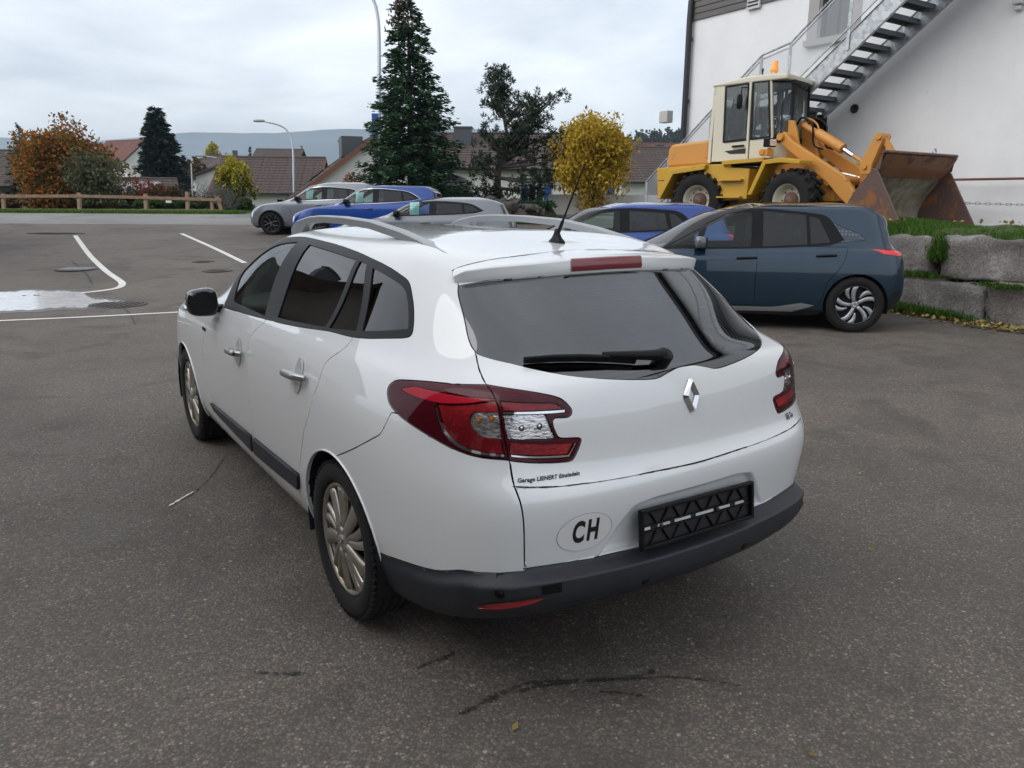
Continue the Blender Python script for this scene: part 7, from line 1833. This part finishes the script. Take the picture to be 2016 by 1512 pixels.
    b = hb(500, 80, -.6); house('village_house', 'low dark roofs in front of the small spruce', b, camang(-5), 6.5, 5, zat(500, 352, 78)+.6, zat(500, 330, 80)+.6, tiles=M_tile, fascia=M_wood, windows=(('f', -1.2, 1.6, .9, 1.0, None), ('f', 1.2, 1.6, .9, 1.0, None)))
    b = hb(527, 95, -.6); house('solar_house', 'house with pale sheet roof beside the low dark roofs', b, camang(12), 5.0, 5.0, zat(527, 345, 93)+.6, zat(527, 317, 95)+.6, tiles=mat('pale_sheet', (.40, .42, .45), .4, .4), wallm=M_wood)
    b = hb(558, 105, -.5); house('timber_barn', 'flat topped timber building behind the long brown roof', b, camang(6), 5.6, 5.5, zat(558, 310, 103)+.5, zat(558, 296, 105)+.5, tiles=M_tile, wallm=M_wood, fascia=M_wood, over=.8)
    # house out of the picture on the left, mirrored in the side windows of the white car
    b = (-8.4, 24.0, 0); house('neighbour_house', 'plastered house with dark roof at the left of the car park', b, math.radians(98), 10, 8.0, 3.4, 7.2, tiles=M_tile_dark, wallm=M_beige, fascia=M_wood, chimneys=((1.5, -1.0, .8, 1.2),), windows=(('f', -4.5, 1.6, 1.1, 1.3, M_shut_g), ('f', -1.2, 1.6, 1.1, 1.3, M_shut_g), ('f', 2.4, 1.6, 1.1, 1.3, M_shut_g), ('l', -1.5, 1.6, 1.1, 1.3, M_shut_g), ('l', 1.5, 1.6, 1.1, 1.3, M_shut_g)), over=1.1)
    b = (-12.2, -3.5, 0); house('workshop_hall', 'plastered workshop hall left of the car park', b, math.radians(90), 20, 9, 6.2, 10.2, wallm=M_halltimber, tiles=M_tile_dark, fascia=M_wood, windows=tuple(('f', x, 1.9, 1.6, 1.4, None) for x in (-6, -2, 2, 6)), over=.8)  # unseen hall; height and dark walls set to shade the car's left side
build_houses()
# ---------------------------------------------------------------- fence, lamp posts, banner, rockery, hills
M_fence = flat_noise('weathered_wood', (.20, .125, .080), (.33, .225, .155), 5, .85, 7, .3, 25, vscale=(1, 1, 1))
def build_fence():
    t = empty('wooden_fence', P3(33.9, -16), 0, 'two rail wooden fence along the far side of the road', 'fence'); L = Vector(t.location)
    def pt(px, py): return Vector(at(px, py, 33.9))-L
    posts = [(8, 382, 431), (157, 380, 431), (288, 382, 430), (370, 378, 430)]
    for x, a, b in [(-190, 384, 433)]+posts:
        q = MB(); p0, p1 = pt(x, b), pt(x-1.5, a); q.bar(p0-Vector((0, 0, .2)), p1, .15, .13, up=tuple(FWD)); q.build('post', M_fence, t, bevel=.012)
    q = MB(); q.bar(pt(440, 429), pt(428, 388), .13, .12, up=tuple(FWD)); q.build('post', M_fence, t, bevel=.012)
    q = MB(); q.bar(pt(420, 429), pt(416, 392), .13, .12, up=tuple(FWD)); q.build('post', M_fence, t, bevel=.012)
    up = [(-190, 388), (8, 386.5), (157, 386), (288, 389), (370, 391.5), (436, 394)]; lo = [(-190, 415), (8, 413.5), (157, 414), (288, 414.5), (370, 414.5), (440, 415.5)]
    for run in (up, lo):
        for a, b in zip(run, run[1:]):
            q = MB(); off = Vector(FWD)*-.10; q.bar(pt(a[0]-2, a[1])+off, pt(b[0]+2, b[1])+off, .05, .135); q.build('rail', M_fence, t, bevel=.008)
    s = MB(); s.box((0, 0, 0), (.25, .02, .10)); o = s.build('small_sign', M_sticker); o.location = Vector(at(332, 397, 33.6)); o.rotation_euler = (0, 0, -YAW); tag(o, 'small blank white sign hung on the fence rail', 'sign')
build_fence()
ORD = 'first second third fourth fifth sixth seventh eighth ninth tenth eleventh twelfth thirteenth fourteenth last'.split()
def build_posts():
    st = mat('lamp_steel', (.33, .37, .40), .4, .7)
    # street lamp beyond the parked cars
    b = gbase(580, 400, 50); t = empty('street_lamp', b, 0, 'slim grey street lamp with curved arm before the brown roof', 'lamp'); z = lambda px, py: Vector(at(px, py, 50))-Vector(b)
    P = [Vector((0, 0, 0)), z(579, 390), z(577, 300), z(573, 272), z(562, 254), z(545, 245), z(522, 240)]; m = MB(); m.tube(spl([tuple(p) for p in P], closed=False, n=5), list(np.linspace(.085, .04, 31)), 8); m.build('pole', st, t)
    m = MB(); c = z(510, 238); superell(m, tuple(c), (.40, .13, .09), .7, 16, M=Matrix.Rotation(-YAW, 3, 'Z')); m.build('lamp_head', mat('lamp_head_grey', (.30, .31, .32), .4), t)
    # tall post with the blue banner
    b = gbase(748, 400, 31.6); t = empty('street_lamp', b, 0, 'tall grey lamp post with curved top beside the fir tree', 'lamp'); z = lambda px, py: Vector(at(px, py, 31.6))-Vector(b)
    P = [Vector((0, 0, 0)), z(748, 370), z(747, 180), z(746, 60), z(742, 22), z(735, 0), z(722, -18), z(700, -24)]; m = MB(); m.tube(spl([tuple(p) for p in P], closed=False, n=5), list(np.linspace(.085, .05, 36)), 10); m.build('pole', st, t)
    m = MB(); c = z(697, -4); superell(m, tuple(c+Vector((0, 0, .1))), (.36, .14, .11), .7, 16, M=Matrix.Rotation(-YAW, 3, 'Z')); m.build('lamp_head', bpy.data.materials['lamp_head_grey'], t)
    c = Vector(at(739, 247, 31.5)); m = MB(); m.box((0, 0, 0), (.28, .02, .95)); o = m.build('banner', mat('blue_banner', (.02, .12, .42), .6)); o.location = c; o.rotation_euler = (0, 0, -YAW); tag(o, 'narrow blue banner fixed to the tall lamp post', 'banner')
    b = gbase(378, 400, 45); t = empty('signal_pole', b, 0, 'thin bare grey pole standing right of the dark conifer', 'pole'); m = MB(); m.tube([(0, 0, 0), tuple(Vector(at(376.5, 322, 45))-Vector(b))], [.05, .04], 8); m.build('pole', st, t)
    b = gbase(460, 400, 110); m = MB(); t = empty('street_lamp', b, 0, 'far street lamp leaning out over the village roofs', 'lamp'); z = lambda px, py: Vector(at(px, py, 110))-Vector(b)
    m.tube(spl([tuple(p) for p in [Vector((0, 0, 0)), z(436, 350), z(434, 322), z(425, 311), z(398, 307)]], closed=False, n=5), .10, 6); m.build('pole', st, t); m = MB(); superell(m, tuple(z(396, 306.5)), (.8, .3, .15), .7, 12, M=Matrix.Rotation(-YAW, 3, 'Z')); m.build('lamp_head', bpy.data.materials['lamp_head_grey'], t)
    # rockery at the foot of the trees
    rg = random.Random(4)
    rk = flat_noise('rockery_stone', (.04, .037, .033), (.12, .11, .10), 9, .95, 8, .9, 14)
    spots = [(945, 404), (958, 398), (972, 402), (985, 396), (998, 401), (1010, 396), (1022, 402), (940, 396), (965, 392), (990, 406), (1036, 405), (1048, 408), (1006, 406), (975, 408), (1060, 410)]
    for k, (px, py) in enumerate(spots):
        p = at(px, py, 29.0-.05*(py-390)); s = .22+.20*rg.random(); m = MB(); rock(m, (0, 0, 0), (s*1.25, s*.9, s*.7), k+60, rg.random()*3, 5, .16, .12); o = m.build('boulder', rk); o.location = (p[0], p[1], p[2]-.05)
        tag(o, 'brown grey boulder, %s of the fifteen in the rockery counted from the left' % ORD[sorted(range(15), key=lambda q: spots[q][0]).index(k)], 'boulder', 'boulders of the rockery')
    m = MB(); c = at(990, 420, 29.3); z0 = float(gz(c[0], c[1])); v = []; n = 30
    for k in range(n): a = 2*PI*k/n; p = Vector((c[0], c[1], 0))+Vector(RGT)*2.3*math.cos(a)+Vector(FWD)*1.1*math.sin(a); v.append((p.x, p.y, z0-.05))
    for k in range(n): a = 2*PI*k/n; p = Vector((c[0], c[1], 0))+Vector(RGT)*1.9*math.cos(a)+Vector(FWD)*.85*math.sin(a); v.append((p.x, p.y, float(at(990, 408, 29.3)[2])))
    m.add(v, [(k, (k+1) % n, (k+1) % n+n, k+n) for k in range(n)]+[tuple(range(n, 2*n))], 0, True); tag(m.build('rockery_mound', flat_noise('mound_soil', (.035, .04, .02), (.08, .085, .04), 5, .95, 8, .6, 25)), kind='structure')
    C, D = [], []; rr = np.random.RandomState(6)
    for k in range(16):
        p = at(1040+rr.uniform(-40, 48), 404+rr.uniform(-3, 5), 29.0+rr.uniform(-.4, .6)); n = 120; d = rr.normal(0, 1, (n, 3)); d[:, 2] = abs(d[:, 2]); d /= np.linalg.norm(d, axis=1, keepdims=True); C.append(p+d*[.32, .32, .2]*rr.rand(n, 1)**.4); D.append(d)
    t = empty('juniper', (0, 0, 0), 0, 'low spreading dark green juniper over the rockery', 'shrub'); leaves('foliage', np.concatenate(C), np.concatenate(D), .14, M_fir, t, 6, .35, .3)
    # kerb planter beam before the rockery, low wall to its right
    m = MB(); a, b = at(985, 415, 28.4), at(1072, 417, 28.4); m.bar(a, b, .25, .22); tag(m.build('planter_beam', flat_noise('beam_wood', (.13, .10, .075), (.22, .18, .14), 5, .9)), 'weathered timber beam edging the rockery', 'beam')
    m = MB(); a, b = at(1080, 402, 30.8), at(1300, 402, 30.8); zc = float(at(1150, 383, 30.8)[2]); z0 = float(gz(a[0], a[1])); m.add([(a[0], a[1], z0-.3), (b[0], b[1], z0-.3), (b[0], b[1], zc), (a[0], a[1], zc)]+[tuple(np.array(q)+FWD*.25) for q in ((a[0], a[1], z0-.3), (b[0], b[1], z0-.3), (b[0], b[1], zc), (a[0], a[1], zc))], [(0, 1, 2, 3), (3, 2, 6, 7), (4, 7, 6, 5), (0, 3, 7, 4), (1, 5, 6, 2)]); tag(m.build('garden_wall', M_plaster), 'low pale garden wall behind the yellow tree', 'wall')
build_posts()
def build_hills():
    hm = mat('hill_cover', (.05, .07, .03), .95); g = G(hm); v = g.coord('Object', (.001, .001, .001)); a = g.noise(3.2, 9, .62, v, .3); b = g.noise(40, 4, .6, v)
    g.col(g.mix(g.ramp(b, [(.35, .5), (.65, 0.0)]), g.ramp(a, [(.44, (.010, .020, .014)), (.56, (.022, .036, .020)), (.63, (.09, .125, .05)), (.78, (.12, .15, .06))]), (.012, .02, .012)))
    from mathutils import noise as mn
    for nm, d0, d1, prof in (('hills', 2300, 5200, [(-1400, 278), (-600, 276), (0, 276), (60, 278), (140, 288), (200, 284), (280, 276), (360, 272), (430, 270), (520, 268), (600, 266), (700, 262), (820, 258), (950, 262), (1100, 272), (1250, 282), (1400, 280), (2100, 275), (3000, 270)]),
                             ('foothill', 480, 900, [(-1400, 345), (0, 342), (200, 338), (420, 332), (700, 325), (1000, 318), (1180, 306), (1240, 300), (1300, 290), (1360, 282), (1500, 268), (2000, 240), (2800, 215)])):
        xs = [p[0] for p in prof]; ys = [p[1] for p in prof]; m = MB(); cols = np.linspace(-1400, 2800, 170); rows = np.linspace(0, 1, 16); vv = []
        for px in cols:
            yt = np.interp(px, xs, ys)
            for r in rows:
                dep = d0+(d1-d0)*r; p = at(px, 400, dep); ztop = at(px, yt, d1)[2]; s = r*r*(3-2*r); z = -8+(ztop+8)*s+mn.fractal(Vector((p[0]*.0016, p[1]*.0016, 1.7)), 1, 2.1, 5)*(26 if d0 > 1000 else 5)*s
                vv.append((p[0], p[1], z))
        w = len(rows); m.add(vv, [(i*w+j, i*w+j+1, (i+1)*w+j+1, (i+1)*w+j)[::-1] for i in range(len(cols)-1) for j in range(w-1)], 0, True); tag(m.build(nm, hm), kind='structure')
build_hills()
def build_haze():
    hz = bpy.data.materials.new('haze'); hz.use_nodes = True; nt = hz.node_tree; nt.nodes.clear(); o = nt.nodes.new('ShaderNodeOutputMaterial'); v = nt.nodes.new('ShaderNodeVolumePrincipled')
    v.inputs['Color'].default_value = (.68, .83, 1.0, 1); v.inputs['Density'].default_value = .00026; v.inputs['Anisotropy'].default_value = .1; nt.links.new(v.outputs[0], o.inputs['Volume'])
    m = MB(); m.box((800, 1900, 155), (11500, 9200, 330)); ob = m.build('haze', hz); tag(ob, kind='stuff'); ob.display_type = 'WIRE'
build_haze()
# ---------------------------------------------------------------- grass, weeds and fallen leaves by the stone wall
def build_grass():
    A, B, dv, n = WALL; rg = np.random.RandomState(12)
    gm = leaf_mat('grass_blades', [(.15, (.03, .075, .010)), (.5, (.07, .16, .022)), (.85, (.15, .26, .05))], trans=.35)
    soil = flat_noise('grass_soil', (.03, .05, .012), (.07, .10, .03), 6, .95)
    # a soft turf bank on top of the blocks
    m = MB(); v = []; ns = 60
    for i in range(ns):
        s = -2.2+i*.16; c = A+dv*s
        for j, (o, z) in enumerate(((-.16, .98), (-.24, 1.12), (-.50, 1.20), (-.95, 1.24), (-1.7, 1.20), (-2.6, 1.05))):
            q = c+n*o; h = .05*math.sin(s*2.1+j)+.04*math.sin(s*5.3+2*j); v.append((q.x, q.y, z+h))
    m.add(v, [(i*6+j, i*6+j+1, (i+1)*6+j+1, (i+1)*6+j) for i in range(ns-1) for j in range(5)], 0, True); tag(m.build('turf_bank', soil), kind='structure')
    C, D, S_ = [], [], []
    N = 42000; s = rg.uniform(-2.2, 7.2, N); o = rg.uniform(-2.4, -.12, N)
    z = np.interp(-o, [.16, .24, .50, .95, 1.7, 2.6], [1.04, 1.12, 1.20, 1.24, 1.20, 1.05])
    X = A.x+dv.x*s+n.x*o; Y = A.y+dv.y*s+n.y*o; hgt = .05+.05*np.sin(s*3)+.03*np.sin(s*7+o*4)
    C.append(np.stack([X, Y, z+.035+.05*np.sin(s*2.1)], 1)); D.append(np.tile([0, 0, 1.6], (N, 1)))
    # tufts hanging in the joint between the upper blocks and at the foot
    for (sc, oo, zc, sx, sz, k) in ((px_station(1838), .0, .82, .12, .26, 1500), (px_station(1790), .25, .08, .7, .06, 1800), (px_station(1860), .22, .06, .6, .05, 900), (px_station(1795), .1, .57, .5, .03, 500), (px_station(1985), .1, .53, .4, .02, 350)):
        s = sc+rg.normal(0, sx*.5, k); o2 = oo+rg.normal(0, .06, k); C.append(np.stack([A.x+dv.x*s+n.x*o2, A.y+dv.y*s+n.y*o2, zc+abs(rg.normal(0, sz*.5, k))], 1)); D.append(np.tile([n.x*.5, n.y*.5, 1.0], (k, 1)))
    t = empty('grass', (0, 0, 0)); tag(t, 'bright green grass on top of the stone wall', 'grass', kind='stuff'); g = leaves('blades', np.concatenate(C), np.concatenate(D), .115, gm, t, 3, .12, .40); g['kind'] = 'stuff'
    # fallen leaves and litter along the foot of the wall
    N = 900; s = rg.uniform(-1, 7, N); o = .18+abs(rg.normal(0, .22, N)); C = np.stack([A.x+dv.x*s+n.x*o, A.y+dv.y*s+n.y*o, np.full(N, .03)+rg.rand(N)*.04], 1)
    N2 = 60; C2 = np.stack([A.x+dv.x*rg.uniform(0, 7, N2)+n.x*-.5, A.y+dv.y*rg.uniform(0, 7, N2)+n.y*-.5, np.full(N2, 1.36)], 1)
    lm = leaf_mat('fallen_leaves', [(.15, (.10, .06, .02)), (.5, (.30, .22, .06)), (.85, (.46, .40, .16))], trans=.2)
    t = empty('fallen_leaves', (0, 0, 0)); tag(t, 'scattered yellow fallen leaves along the foot of the wall', 'leaves', kind='stuff'); g = leaves('litter', np.concatenate([C, C2]), np.tile([1.0, .3, .05], (N+N2, 1)), .075, lm, t, 4, .7, .5, flat=1.5); g['kind'] = 'stuff'
    # a few leaves blown over the car park
    N3 = 70; d = rg.uniform(1.5, 20, N3); r = rg.uniform(-.8, .8, N3)*d*.75; X = CAM[0]+FWD[0]*d+RGT[0]*r; Y = CAM[1]+FWD[1]*d+RGT[1]*r; t = empty('blown_leaves', (0, 0, 0)); tag(t, 'single small dry leaves and bits of grit blown over the asphalt', 'leaves', kind='stuff')
    g = leaves('litter', np.stack([X, Y, gz(X, Y)+.012], 1), np.tile([1.0, .3, .02], (N3, 1)), .032, lm, t, 14, .6, .35, flat=2.5); g['kind'] = 'stuff'
    # verge grass in front of the fence
    N = 9000; d = 33.15+rg.rand(N)**1.6*1.4; r = rg.uniform(-26, -11.5, N); X = CAM[0]+FWD[0]*d+RGT[0]*r; Y = CAM[1]+FWD[1]*d+RGT[1]*r; t = empty('verge_grass', (0, 0, 0)); tag(t, 'short grass strip below the wooden fence', 'grass', kind='stuff')
    g = leaves('blades', np.stack([X, Y, gz(X, Y)+.06], 1), np.tile([0, 0, 1.5], (N, 1)), .16, gm, t, 5, .14, .35); g['kind'] = 'stuff'
    m = MB(); v = [A+dv*-1.5+n*.05, A+dv*7.5+n*.05]; L = spl([tuple(A+dv*q+n*(.42+.10*math.sin(q*2.3)+.05*math.sin(q*6))) for q in np.linspace(-1.5, 7.5, 30)], closed=False, n=2); K = [tuple(A+dv*q-n*.2) for q in np.linspace(-1.5, 7.5, len(L))]
    m.add([(a[0], a[1], .010) for a in L]+[(a[0], a[1], .05) for a in K], [(i, i+1, len(L)+i+1, len(L)+i) for i in range(len(L)-1)], 0, True); tag(m.build('soil_strip', flat_noise('dirt_strip', (.035, .03, .02), (.08, .065, .04), 9, .95, 8, .5, 40)), kind='structure')
def px_station(px):
    A, B, dv, n = WALL; best = None
    for s in np.linspace(-2, 8, 500):
        q = A+dv*s+n*.05; c = _R@(np.array((q.x, q.y, .5))-np.array(CAM)); u = 1008+FPX*c[0]/c[2]
        if best is None or abs(u-px) < best[0]: best = (abs(u-px), s)
    return best[1]
build_grass()
